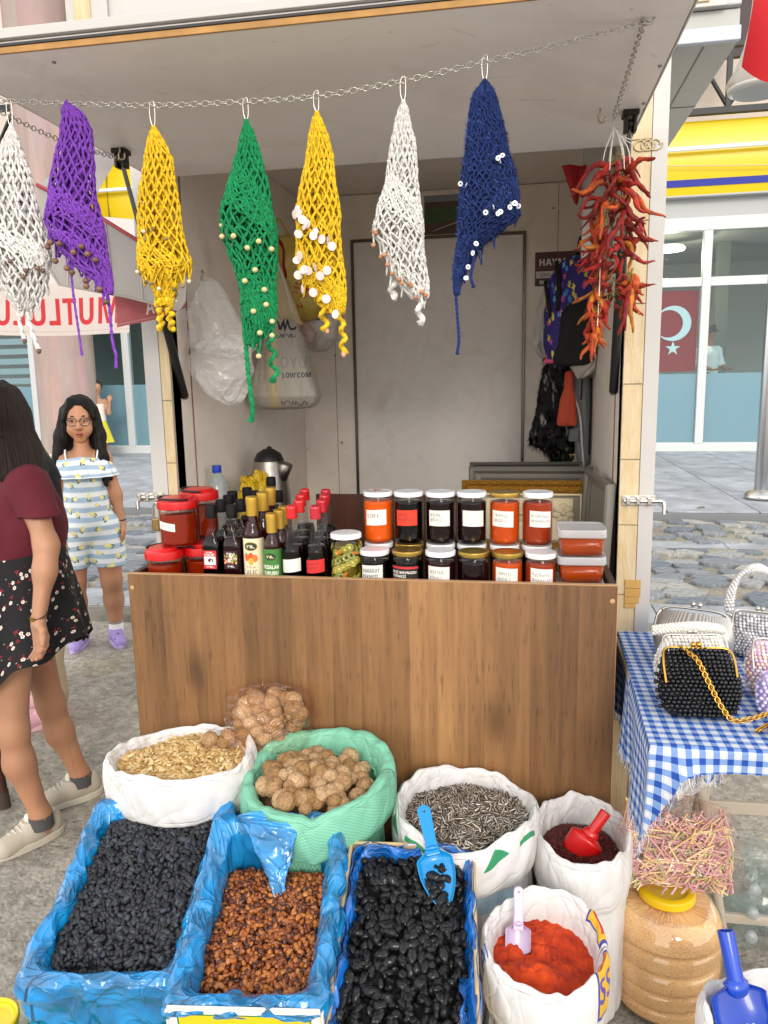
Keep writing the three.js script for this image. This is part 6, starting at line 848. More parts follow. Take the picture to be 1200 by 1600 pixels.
// crates: a group whose origin is the middle of the rim
const blueFilm = (c = '#0a6fc2', o = {}) => M(c, 0.14, { transmission: 0.22, thickness: 0, clearcoat: 1, clearcoatRoughness: 0.05, map: rep(T.blot, 1.5), bumpMap: rep(T.film, 1.2, 1), bumpScale: 0.009, ...o });
function liner(W, L, o = {}) {
  const { frontHang = 0, out = 0.012, hang = 0.12, depth = 0.07, amp = 0.006, s = 1, rise = () => 0, wide = 0.026 } = o, rc = 0.035;
  const P = (u, off) => { // point on the rounded rectangle grown by off
    const w = W / 2 + off - rc, l = L / 2 + off - rc, rr = rc, per = 4 * (w + l) + 2 * PI * rr; let d = u * per; const segs = [[2 * w, (t) => [-w + t, l + rr, 0, 1]], [PI / 2 * rr, (t) => { const a = t / rr; return [w + rr * sin(a), l + rr * cos(a), sin(a), cos(a)]; }], [2 * l, (t) => [w + rr, l - t, 1, 0]], [PI / 2 * rr, (t) => { const a = t / rr; return [w + rr * cos(a), -l - rr * sin(a), cos(a), -sin(a)]; }], [2 * w, (t) => [w - t, -l - rr, 0, -1]], [PI / 2 * rr, (t) => { const a = t / rr; return [-w - rr * sin(a), -l - rr * cos(a), -sin(a), -cos(a)]; }], [2 * l, (t) => [-w - rr, -l + t, -1, 0]], [PI / 2 * rr, (t) => { const a = t / rr; return [-w - rr * cos(a), l + rr * sin(a), -cos(a), sin(a)]; }]];
    for (const [len, f] of segs) { if (d <= len) return f(d); d -= len; } return segs[0][1](0);
  };
  const prof = [[out + 0.004, -hang], [out + 0.006, -hang * 0.55], [out + 0.007, -0.03], [out + 0.003, -0.006], [out * 0.4, 0.006], [-wide * 0.4, 0.004], [-wide * 0.8, -0.012], [-wide, -depth * 0.6], [-wide - 0.002, -depth]];
  return surf(300, 56, (u, v) => {
    const t = v * (prof.length - 1), i = min(prof.length - 2, Math.floor(t)), k = t - i, q = prof[i], p = prof[i + 1];
    let off = mix(q[0], p[0], k), y = mix(q[1], p[1], k); const [x, z, nx, nz] = P(u, off); if (frontHang && nz > 0.6 && y < -0.01 && v < 0.5) y = mix(y, -0.01 + y * frontHang / hang, sst(0.6, 0.95, nz));
    const tri = (q) => abs(q - Math.floor(q) - 0.5) * 2, w0 = n3(x * 12 + s, y * 12, z * 12), cr = amp * (1.0 * tri((x + z) * 6 + y * 7 + w0 * 0.9) + 0.8 * tri((x - z) * 8 - y * 12 + w0 * 1.2) + 0.35 * tri(y * 16 + (x + z) * 14 + n3(x * 12, z * 12, s) * 1.5) + 0.9 * n3(x * 6 + s, y * 12, z * 6) - 1), top = sst(0.15, 0.45, v) * (1 - sst(0.7, 1, v));
    y += top * (rise(x / W * 2, z / L * 2) + 0.5 * cr); return [x + nx * cr, y, z + nz * cr, u * 6, v];
  }, true);
}
const rais = (a, b, c, amp, s0) => [...Array(5).keys()].map((k) => { const g = surf(11, 8, (u, v) => { const t = u * 2 * PI, s = v * PI, x = sin(s) * cos(t), y = cos(s), z = sin(s) * sin(t), w = 1 + amp * n3(x * 2.2 + k * 9 + s0, y * 1.6, z * 2.2) - amp * 0.9 * abs(n3(x * 4.5 + k, y * 2, z * 4.5 + s0)); return [a * x * w, b * y * w, c * z * w]; }, true); return g; });
function crate(name, label, pos, yaw, tilt, cat = 'crate') { const t = thing(name, label, cat, pos, 'dried fruit crates at the front', yaw); t.rotation.order = 'YXZ'; t.rotation.x = tilt; return t; }
const onCrate = (t, p) => { t.updateMatrixWorld(true); const v = new THREE.Vector3(...p).applyMatrix4(t.matrixWorld); return [v.x, v.y, v.z]; };
const crateBox = (t, W, L, H, m, th = 0.008) => { part('side', boxAt(-W / 2, -W / 2 + th, -H, -0.004, -L / 2, L / 2, 0.002), m, t); part('side', boxAt(W / 2 - th, W / 2, -H, -0.004, -L / 2, L / 2, 0.002), m, t); part('end', boxAt(-W / 2 + th, W / 2 - th, -H, -0.004, L / 2 - th, L / 2, 0.002), m, t); part('end', boxAt(-W / 2 + th, W / 2 - th, -H, -0.004, -L / 2, -L / 2 + th, 0.002), m, t); part('bottom', boxAt(-W / 2 + th, W / 2 - th, -H, -H + 0.006, -L / 2 + th, L / 2 - th, 0.001), m, t); };
{
  // left: black raisins in a crate wrapped in blue film
  const W = 0.312, L = 0.445, pos = [-0.568, 0.425, 0.605], yaw = 0.14, tl = 0.27, t = crate('raisin_crate', 'crate of black raisins wrapped all round in shiny blue film, left', pos, yaw, tl);
  crateBox(t, W - 0.01, L - 0.01, 0.12, M('#2b5fa0', 0.6)); part('film', liner(W, L, { hang: 0.135, out: 0.011, depth: 0.05, amp: 0.0075, s: 3, wide: 0.03 }), blueFilm('#129ae2'), t);
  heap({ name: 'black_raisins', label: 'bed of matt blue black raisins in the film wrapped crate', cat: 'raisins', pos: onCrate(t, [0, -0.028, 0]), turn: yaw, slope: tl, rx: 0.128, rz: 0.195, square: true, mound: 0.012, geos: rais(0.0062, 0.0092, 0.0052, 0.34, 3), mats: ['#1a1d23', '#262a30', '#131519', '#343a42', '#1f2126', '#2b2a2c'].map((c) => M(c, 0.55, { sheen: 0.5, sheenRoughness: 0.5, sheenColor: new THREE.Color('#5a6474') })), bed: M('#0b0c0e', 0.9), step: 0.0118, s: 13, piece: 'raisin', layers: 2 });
  // middle: brown raisins in a printed carton lined with blue film
  const W2 = 0.296, L2 = 0.44, p2 = [-0.262, 0.415, 0.635], y2 = 0.117, t2 = 0.19, c2 = crate('raisin_carton', 'white and yellow printed carton of brown raisins lined with crumpled blue film', p2, y2, t2, 'carton');
  crateBox(c2, W2, L2, 0.14, M('#d9d5cb', 0.75), 0.005); c2.children.forEach((q, i) => { if (i !== 2) q.position.y = -0.012; }); part('front_print', new THREE.PlaneGeometry(W2 - 0.02, 0.125), M('#ffffff', 0.5, { map: cv(512, 220, (x, w, h) => { x.fillStyle = '#e8e4da'; x.fillRect(0, 0, w, h); x.fillStyle = '#e8c414'; x.fillRect(26, 26, w - 52, h); x.strokeStyle = '#2f7a3c'; x.lineWidth = 6; x.strokeRect(26, 26, w - 52, h); x.fillStyle = '#f4f2ea'; for (let i = 0; i < 4; i++) x.fillRect(110 + i * 80, 130, 52, 90); }) }), c2, [0, -0.07, L2 / 2 + 0.0006]);
  const bf = blueFilm('#25a6ee', { transmission: 0.32, roughness: 0.16 });
  part('film', liner(W2 - 0.004, L2 - 0.02, { hang: 0.105, out: 0.009, depth: 0.1, amp: 0.008, s: 8, wide: 0.034, frontHang: 0.02, rise: (x, z) => (z < 0 ? 0.045 * sst(0.2, 1, -z) : -0.004) + 0.008 * n3(x * 2, z * 2, 2) }), bf, c2);
  part('film_fold', surf(36, 40, (u, v) => { const a = u * 2 * PI, w = mix(0.075, 0.006, pow(v, 0.8)), cr = 0.006 * n3(cos(a) * 3, v * 9, sin(a) * 3); return [-0.02 + 0.035 * v + (w + cr) * cos(a), 0.062 - 0.1 * v - 0.02 * v * v, -L2 / 2 + 0.028 + 0.13 * v + (w * 0.25 + cr) * sin(a)]; }, true), bf, c2);
  part('film_front', surf(60, 14, (u, v) => { const x = (u - 0.5) * (W2 - 0.03); return [x, -0.012 - 0.055 * v * (1 - 0.5 * abs(n3(u * 5, 3))) + 0.008 * n3(u * 11, v * 4), L2 / 2 - 0.012 - 0.05 * v + 0.01 * n3(u * 8, v * 5, 4)]; }), bf, c2);
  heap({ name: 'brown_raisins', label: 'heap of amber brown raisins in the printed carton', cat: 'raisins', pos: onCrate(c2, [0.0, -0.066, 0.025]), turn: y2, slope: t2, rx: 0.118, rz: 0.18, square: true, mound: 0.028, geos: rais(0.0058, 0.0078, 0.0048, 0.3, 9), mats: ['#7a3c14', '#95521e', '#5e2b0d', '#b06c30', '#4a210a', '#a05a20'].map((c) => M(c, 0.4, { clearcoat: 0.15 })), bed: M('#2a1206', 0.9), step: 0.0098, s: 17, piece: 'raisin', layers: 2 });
  // right: black dried plums in a thin wooden crate
  const W3 = 0.288, L3 = 0.44, p3 = [0.037, 0.385, 0.63], y3 = 0.085, t3 = 0.32, c3 = crate('plum_crate', 'thin wooden crate of shiny black dried plums lined with blue film', p3, y3, t3);
  const pw = M('#cdb58a', 0.7, { map: rep(T.mottle, 3), bumpMap: rep(woodBump, 2), bumpScale: 0.001 }); crateBox(c3, W3, L3, 0.12, pw, 0.009);
  part('film', liner(W3 - 0.02, L3 - 0.02, { hang: 0.004, out: 0.0, depth: 0.08, amp: 0.007, s: 21, wide: 0.018, rise: (x, z) => -0.012 + 0.014 * n3(x * 3 + 2, z * 3, 7) }), blueFilm('#0f76d8'), c3);
  part('film_flap', surf(30, 24, (u, v) => [-W3 / 2 - 0.004 - 0.016 * u + 0.01 * n3(v * 6, u * 3), 0.012 * sin(u * PI) - 0.07 * u * u + 0.004 * n3(u * 6, v * 12), (v - 0.5) * L3 * 0.95]), blueFilm('#0f76d8'), c3); part('film_flap', surf(20, 20, (u, v) => [W3 / 2 - 0.022 - 0.014 * v + 0.006 * n3(u * 5, v * 5), -0.03 + 0.035 * v * sin(u * PI), 0.12 + 0.1 * (u - 0.5)]), blueFilm('#0f76d8'), c3);
  heap({ name: 'dried_plums', label: 'bed of wrinkled shiny black dried plums in the wooden crate', cat: 'dried plums', pos: onCrate(c3, [0, -0.034, 0]), turn: y3, slope: t3, rx: 0.122, rz: 0.205, square: true, mound: 0.022, geos: rais(0.0118, 0.0155, 0.0098, 0.24, 15), mats: ['#060608', '#09080b', '#040405', '#0d0c0f'].map((c) => M(c, 0.3, { clearcoat: 0.45, clearcoatRoughness: 0.15, specularIntensity: 0.6, bumpMap: rep(T.crease, 1), bumpScale: 0.004 })), bed: M('#060607', 0.9), step: 0.0205, s: 19, piece: 'plum', layers: 2 });
  // what the crates stand on
  const plank = M('#8d7350', 0.8, { map: rep(woodTx, 1), bumpMap: rep(woodBump, 1), bumpScale: 0.001 }), green = M('#1f7d54', 0.5);
  const sup = (label, x, z, h, m, yaw, grp) => { const s = thing('stand_crate', label, 'crate', [x, 0, z], 'crates under the fruit crates', yaw); for (let k = 0; k < 4; k++) { const y0 = k * h / 4 + 0.004; part('slat', boxAt(-0.15, 0.15, y0, y0 + h / 4 - 0.012, 0.182, 0.192, 0.002), m, s); part('slat', boxAt(-0.15, 0.15, y0, y0 + h / 4 - 0.012, -0.192, -0.182, 0.002), m, s); part('slat', boxAt(-0.16, -0.15, y0, y0 + h / 4 - 0.012, -0.19, 0.19, 0.002), m, s); part('slat', boxAt(0.15, 0.16, y0, y0 + h / 4 - 0.012, -0.19, 0.19, 0.002), m, s); } for (const a of [-0.14, 0.14]) for (const b of [-0.172, 0.172]) part('corner_post', boxAt(a - 0.01, a + 0.01, 0, h, b - 0.01, b + 0.01, 0.002), m, s); part('top', boxAt(-0.15, 0.15, h - 0.012, h, -0.18, 0.18, 0.002), m, s); part('prop', put(box(0.28, 0.05, 0.03), [0, h + 0.03, -0.14]), plank, s); return s; };
  sup('green slatted plastic crate under the film wrapped raisins', -0.585, 0.62, 0.235, green, 0.14); sup('wooden slatted crate under the printed carton', -0.262, 0.63, 0.22, plank, 0.117); sup('wooden slatted crate under the dried plums', 0.03, 0.62, 0.19, plank, 0.085);
}
// scoops: bowl below, handle above, open towards +z
function scoop(name, label, c, o) {
  const { w = 0.04, h = 0.022, bl = 0.11, hl = 0.1, pos, rot, tubeR, tip = 0.5, th = 0.0022 } = o, t = thing(name, label, 'scoop', pos, 'plastic scoops'), m = M(c, 0.3, { clearcoat: 0.3 }); t.rotation.order = 'YXZ'; t.rotation.set(...rot);
  const sec = 22; // closed section: outer trough then inner trough
  const W = (v) => w * (0.35 + 0.65 * sst(0, 0.22, v)) * (v > tip ? 1 - 0.55 * pow((v - tip) / (1 - tip), 2) : 1);
  part('bowl', surf(2 * sec, 30, (u, v) => { const k = u < 0.5 ? u * 2 : 2 - u * 2, inn = u < 0.5 ? 0 : th, a = (k - 0.5) * PI * 0.96, hh = h * (0.5 + 0.5 * sst(0, 0.2, v)) * (1 - 0.5 * v * v) ; return [(W(v) - inn) * sin(a), -bl * v, -(hh - inn) * cos(a)]; }, true), m, t);
  part('back', put(new THREE.SphereGeometry(1, 20, 12), [0, 0, -h * 0.2], [0, 0, 0], [w * 0.42, 0.006, h * 0.42]), m, t);
  if (tubeR) { const g = lathe([[tubeR * 0.8, 0], [tubeR, 0.0], [tubeR * 0.95, hl * 0.5], [tubeR, hl], [tubeR * 0.75, hl], [tubeR * 0.75, hl * 0.3], [0, hl * 0.3]], 28); part('handle', g, m, t, [0, -0.004, -h * 0.15]); part('neck', put(new THREE.SphereGeometry(1, 18, 12), [0, -0.006, -h * 0.15], [0, 0, 0], [tubeR * 1.5, 0.02, tubeR * 1.15]), m, t); }
  else { const s = new THREE.Shape(); const a = w * 0.28, b = w * 0.34; s.moveTo(-a * 1.25, -0.012); s.lineTo(-a, 0.02); s.lineTo(-b, hl - b); s.absarc(0, hl - b, b, PI, 0, true); s.lineTo(a, 0.02); s.lineTo(a * 1.25, -0.012); const ho = new THREE.Path(); ho.absarc(0, hl - b, b * 0.32, 0, 2 * PI); s.holes.push(ho); const sl = new THREE.Path(); sl.absellipse(0, hl * 0.55, b * 0.4, hl * 0.2, 0, 2 * PI); part('handle', new THREE.ExtrudeGeometry(s, { depth: 0.004, bevelEnabled: true, bevelSize: 0.0016, bevelThickness: 0.0016, bevelSegments: 2 }), m, t, [0, 0, -h * 0.35]); part('grip_ridge', put(new THREE.TorusGeometry(b * 0.5, 0.0012, 6, 24), [0, hl * 0.55, 0.0045 - h * 0.35], [0, 0, 0], [0.8, 3.2, 1]), m, t); }
  return t;
}
const orient = (t, y, z) => { const Y = new THREE.Vector3(...y).normalize(), Z = new THREE.Vector3(...z); Z.addScaledVector(Y, -Z.dot(Y)).normalize(); t.quaternion.setFromRotationMatrix(new THREE.Matrix4().makeBasis(new THREE.Vector3().crossVectors(Y, Z), Y, Z)); };
orient(scoop('plastic_scoop', 'light blue scoop standing in the black dried plums', '#0b86c6', { w: 0.041, h: 0.024, bl: 0.115, hl: 0.1, pos: [0.071, 0.468, 0.462], rot: [0, 0, 0], tip: 0.35 }), [-0.067, 0.13, -0.17], [0.02, 0.8, 0.6]);
orient(scoop('plastic_scoop', 'bright red scoop with round handle in the dark pepper flakes', '#c20d0c', { w: 0.043, h: 0.03, bl: 0.085, hl: 0.065, tubeR: 0.0135, pos: [0.435, 0.415, 0.268], rot: [0, 0, 0] }), [0.07, 0.1, -0.03], [0.1, -0.45, -0.8]);
scoop('plastic_scoop', 'small lilac scoop standing in the orange red powder', '#b7a6c6', { w: 0.027, h: 0.016, bl: 0.058, hl: 0.07, pos: [0.262, 0.365, 0.545], rot: [-0.45, 0.1, -0.05], tip: 0.85 });
orient(scoop('plastic_scoop', 'dark blue scoop with round handle in the corner sack', '#0a3fae', { w: 0.06, h: 0.04, bl: 0.1, hl: 0.09, tubeR: 0.0155, pos: [0.66, 0.392, 0.68], rot: [0, 0, 0] }), [-0.02, 0.12, -0.06], [0.35, 0.6, 0.7]);
{ // big clear jar of bulgur, and the bag of noodles on it
  const j = thing('bulgur_jar', 'big ribbed clear plastic jar of fine orange bulgur with yellow ring', 'jar', [0.612, 0, 0.27]);
  const rib = (r, y) => r - 0.006 * pow(abs(sin((y - 0.02) * PI / 0.05)), 18) * (y < 0.2 ? 1 : 0), prof = []; for (let i = 0; i <= 60; i++) { const y = 0.012 + 0.258 * i / 60, r = y < 0.2 ? 0.118 + 0.014 * sst(0, 0.12, y) : 0.132 * sqrt(max(0.1, 1 - pow((y - 0.2) / 0.096, 2.2))) ; prof.push([rib(max(r, 0.058), y), y]); }
  const gt = px(512, 512, (u, v) => { const f = n3(u * 180, v * 180) + 0.7 * n3(u * 400, v * 400, 3), k = 1 + 0.16 * f + 0.1 * wrapn(u, v, 3, 2, 3); return [246 * k, 200 * k, 144 * k]; });
  part('bulgur', lathe([[0, 0.012], ...prof.filter((p) => p[1] < 0.262).map(([r, y]) => [r - 0.0045, y]), [0, 0.262]], 60), M('#ffffff', 0.85, { map: rep(gt, 4, 2), bumpMap: rep(T.fine, 8, 4), bumpScale: 0.002 }), j);
  part('jar', lathe([[0, 0.004], [0.1, 0.004], [0.114, 0.01], ...prof, [0.055, 0.275], [0.054, 0.29]], 64), clear({ color: '#fffaf4', roughness: 0.04, ior: 1.75 }), j);
  part('ring', lathe([[0.05, 0.292], [0.062, 0.292], [0.066, 0.286], [0.066, 0.272], [0.062, 0.268], [0.05, 0.268]], 44), M('#e0b806', 0.35), j); part('lid', lathe([[0, 0.286], [0.045, 0.287], [0.05, 0.292]], 36), M('#d9b20a', 0.4), j);
  const nb = thing('noodle_bag', 'knotted clear bag of pink and yellow dried noodles lying on the jar', 'bag', [0.63, 0.305, 0.3]), r = R(44), st = [0, 1, 2].map((k) => new MB().tube(dense([[-0.016 - 0.004 * k, 0, 0], [0, 0.002 * (k - 1), 0.001], [0.016 + 0.004 * k, 0.001, 0]], 5), 0.0018, 5).geo()), list = [];
  for (let i = 0; i < 620; i++) { const x = (r() - 0.5) * 0.178, y = 0.012 + 0.125 * r(), e = sqrt(max(0.05, 1 - pow(x / 0.112, 2))) * (0.55 + 0.45 * sin(PI * clamp(y / 0.15))), z = (0.6 + 0.4 * r()) * 0.042 * e * (r() < 0.75 ? 1 : -1); list.push(scatter([x, y, z], new THREE.Quaternion().setFromEuler(new THREE.Euler((r() - 0.5) * 0.3, (r() - 0.5) * 0.3, (r() - 0.5) * 2.6 * (abs(x) > 0.075 ? 0.3 : 1) + (abs(x) > 0.075 ? 1.57 : 0))), 0.85 + 0.3 * r())); }
  pieces(nb, 'noodle', list, st, ['#d2bb84', '#c79aa0', '#b98890', '#dcc898', '#a3a878', '#cfa6aa'].map((c) => M(c, 0.6)), 6, 300);
  nb.rotation.set(-0.35, 0.02, 0.0); nb.scale.set(1.3, 1.2, 1.2);
  part('film', pillow([[0.178, -0.025, 0.03, 0.01], [0.16, -0.085, 0.09, 0.03], [0.1, -0.105, 0.108, 0.05], [0.04, -0.112, 0.116, 0.052], [0.0, -0.12, 0.128, 0.012]], { amp: 0.007, f: 34, seed: 14, nu: 90, nv: 60, pw: 0.7 }), clear({ roughness: 0.1, bumpMap: T.crease, bumpScale: 0.006, color: '#fff6f4' }), nb);
  part('knot', lumpy(0.018, 0.014, 0.014, 0.4, 3, 5, 16, 10), M('#f2efec', 0.35, { transmission: 0.5 }), nb, [0.0, 0.182, 0]); part('film_tuft', pillow([[0.05, 0.0, 0.07, 0.01], [0.025, -0.01, 0.06, 0.02], [0, -0.01, 0.02, 0.01]], { amp: 0.012, f: 40, seed: 3 }), M('#ffffff', 0.15, { transmission: 0.8, thickness: 0 }), nb, [0.01, 0.18, 0]);
}
{ // yellow tub at the lower left, edge of the frame
  const b = thing('yellow_tub', 'round yellow plastic tub cut by the lower left frame edge', 'tub', [-0.835, 0, 0.775]), m = M('#e0c306', 0.35, { clearcoat: 0.3 });
  part('tub', lathe([[0, 0.01], [0.05, 0.008], [0.054, 0.02], [0.057, 0.18], [0.062, 0.182], [0.062, 0.192], [0.057, 0.195], [0.052, 0.186], [0.05, 0.03], [0, 0.028]], 44), m, b); part('lid_disc', lathe([[0, 0.176], [0.046, 0.177], [0.052, 0.186]], 40), m, b);
}

// ================= table with gingham cloth and beaded handbags =================
{
  const t = thing('folding_table', 'beige steel folding table under the blue gingham cloth', 'table', [0.9, 0, 0.15]), m = M('#b3aa9b', 0.45), X = (x) => x - 0.9, Z = (z) => z - 0.15;
  part('tabletop', boxAt(X(0.53), X(1.55), 0.735, 0.762, Z(-0.18), Z(0.5), 0.006), m, t);
  const leg = (a, b, r) => part('leg', new MB().tube([[X(a[0]), a[1], Z(a[2])], [X(b[0]), b[1], Z(b[2])]], r, 10).geo(), m, t);
  leg([0.79, 0.74, 0.03], [0.665, 0.0, 0.09], 0.018); leg([0.66, 0.74, 0.16], [0.803, 0.0, 0.1], 0.013); leg([1.42, 0.74, 0.03], [1.48, 0, 0.09], 0.018); leg([1.45, 0.74, 0.16], [1.35, 0, 0.1], 0.013);
  const bar4 = (a, b, h) => { const g = box(hypot(b[0] - a[0], b[2] - a[2]), h, 0.014, 0.003); part('crossbar', g, m, t, [(a[0] + b[0]) / 2 - 0.9, (a[1] + b[1]) / 2, (a[2] + b[2]) / 2 - 0.15], [0, -Math.atan2(b[2] - a[2], b[0] - a[0]), 0]); };
  bar4([0.75, 0.372, 0.02], [1.45, 0.36, -0.0], 0.036); bar4([0.785, 0.1, 0.1], [1.4, 0.1, 0.09], 0.026); part('hinge_pin', new THREE.SphereGeometry(0.012, 10, 8), M('#6f685e', 0.5), t, [X(0.745), 0.37, Z(0.05)]);
  const N = 128, ging = px(N, N, (u, v) => { const a = u < 0.46, b = v < 0.46, la = abs(u - 0.56) < 0.035 || abs(u - 0.9) < 0.03, lb = abs(v - 0.56) < 0.035 || abs(v - 0.9) < 0.03, w = 1 + 0.1 * (h3(u * N | 0, v * N | 0, 3)); const c = a && b ? [22, 66, 150] : a || b ? [112, 142, 192] : la || lb ? [176, 186, 206] : [206, 204, 199]; return c.map((q) => q * w); });
  const gm = M('#ffffff', 0.85, { map: rep(ging, 1 / 0.0265), bumpMap: rep(T.weave, 12), bumpScale: 0.0004 });
  const c = thing('gingham_cloth', 'blue and white gingham tablecloth with frayed edge hanging off the left corner', 'tablecloth', [0.53, 0.77, 0.5]);
  const x0 = 0.516, x1 = 1.58, z0 = -0.195, z1 = 0.514, L1 = z1 - z0;
  part('top', surf(90, 60, (u, v) => { const x = mix(x0 + 0.026 * (1 - v), x1, u), z = mix(z0, z1, v); return [x - 0.53, 0.0008 + 0.0014 * n3(x * 9, z * 9, 3), z - 0.5, x, z]; }), gm, c);
  // the hanging sides: left edge, corner, front edge
  const S0 = L1 + 0.62, drop = (s) => s < L1 - 0.1 ? 0.2 + 0.035 * s : s < L1 + 0.07 ? mix(0.225, 0.25, sst(L1 - 0.1, L1 - 0.03, s)) * (1 - 0.82 * sst(L1 - 0.035, L1 + 0.07, s)) : 0.043 + 0.003 * sin(s * 9);
  const hang = (u, v) => { const s = u * S0, d = drop(s) * v, c0 = sst(L1 - 0.05, L1 + 0.05, s), fold = (0.014 * sin(s * 26) + 0.01 * n3(s * 12, 2)) * v * (s < L1 + 0.08 ? 1 : 0.25); let x = s < L1 ? x0 + 0.026 * (1 - s / L1) : x0 + (s - L1), z = s < L1 ? z0 + s : z1; const nx = -(1 - c0), nz = c0, o = 0.006 * sst(0, 0.1, v) + fold + 0.03 * v * v * Math.exp(-(((s - L1) / 0.1) ** 2)) - (s < 0.35 ? 0.006 : 0); return [x + nx * max(-0.004, o) - 0.53, 0.002 - d - 0.004 * sst(0, 0.05, v), z + nz * max(-0.004, o) - 0.5, s < L1 ? x0 - d : x, s < L1 ? z : z1 + d]; };
  part('drape', surf(260, 30, hang), gm, c);
  const b = new MB(), r = R(3), b2 = new MB(); for (let i = 0; i < 320; i++) { const u = r() * (L1 + 0.14) / S0, p = hang(u, 0.985), l = 0.018 + 0.012 * r(); (i % 3 ? b : b2).tube([[p[0], p[1], p[2]], [p[0] + (r() - 0.5) * 0.008, p[1] - l * 0.6, p[2] + (r() - 0.5) * 0.006], [p[0] + (r() - 0.5) * 0.014, p[1] - l, p[2] + (r() - 0.5) * 0.01]], 0.0007, 3, false); }
  part('fringe', b.geo(), M('#d9dbe0', 0.9), c).userData.kind = 'stuff'; part('fringe', b2.geo(), M('#3a62a8', 0.9), c).userData.kind = 'stuff';
  part('under_layer', surf(60, 8, (u, v) => { const x = 0.545 + 0.1 * u; return [x - 0.53, -0.03 - (0.035 + 0.012 * sin(u * 9)) * v, 0.508 - 0.5 - 0.004 - 0.006 * sin(u * 20) * v, x, v * 0.06]; }), gm, c);
}
// a beaded handbag: pillow body covered with rows of beads, metal frame on top
function beadBag(o) {
  const { label, pos, turn, lean, w, h, d, br, mats, most = 0, frame, s = 1, core, rough = 0.0 } = o, t = thing('beaded_handbag', label, 'handbag', pos, 'beaded handbags on the gingham cloth', turn); t.rotation.order = 'YXZ'; t.rotation.x = lean;
  const r = R(s), W = (y) => w / 2 * (0.86 + 0.14 * sin(clamp(y / h) * PI)) * (1 - 0.16 * sst(0.55, 1, y / h)) * (1 - 0.3 * sst(0.16, 0, y / h)), D = (y, x) => d * sqrt(max(0, 1 - pow(abs(x) / W(y), 2.6))) * (0.55 + 0.45 * sin(PI * clamp(0.12 + 0.8 * y / h)));
  part('lining', pillow([[h, -w * 0.38, w * 0.38, d * 0.45], [h * 0.8, -w * 0.44, w * 0.44, d * 0.75], [h * 0.4, -w * 0.48, w * 0.48, d * 0.88], [h * 0.12, -w * 0.43, w * 0.43, d * 0.75], [0, -w * 0.34, w * 0.34, d * 0.35]], { amp: 0.001, pw: 0.8 }), core, t);
  const list = [], st = br * 1.86; let row = 0;
  for (let y = br; y < h; y += st * 0.88, row++) for (let x = -W(y) + (row % 2) * st / 2; x < W(y); x += st) for (const sg of [1, -1]) { if (sg < 0 && most) continue; const z = D(y, x) * sg; list.push(scatter([x + (r() - 0.5) * br * 0.35, y + (r() - 0.5) * br * 0.35, z + (r() - 0.5) * br * 0.3], randQ(r), br * (0.92 + 0.16 * r()))); }
  pieces(t, 'bead', list, [o.facet ? new THREE.IcosahedronGeometry(1, 1) : new THREE.SphereGeometry(1, 10, 7)], mats, s, most);
  if (frame) { const f = part('frame', new MB().tube(dense([[-w * 0.42, h * 0.5, d * 0.9], [-w * 0.42, h * 0.86, d * 0.55], [-w * 0.38, h * 1.01, d * 0.25], [0, h * 1.03, d * 0.2], [w * 0.38, h * 1.01, d * 0.25], [w * 0.42, h * 0.86, d * 0.5], [w * 0.42, h * 0.6, d * 0.8]], 50), 0.0028, 8).geo(), frame, t); for (const q of [-0.006, 0.006]) part('clasp', new THREE.SphereGeometry(0.0065, 14, 10), frame, f, [q, h * 1.03 + 0.008, d * 0.2]); }
  return t;
}
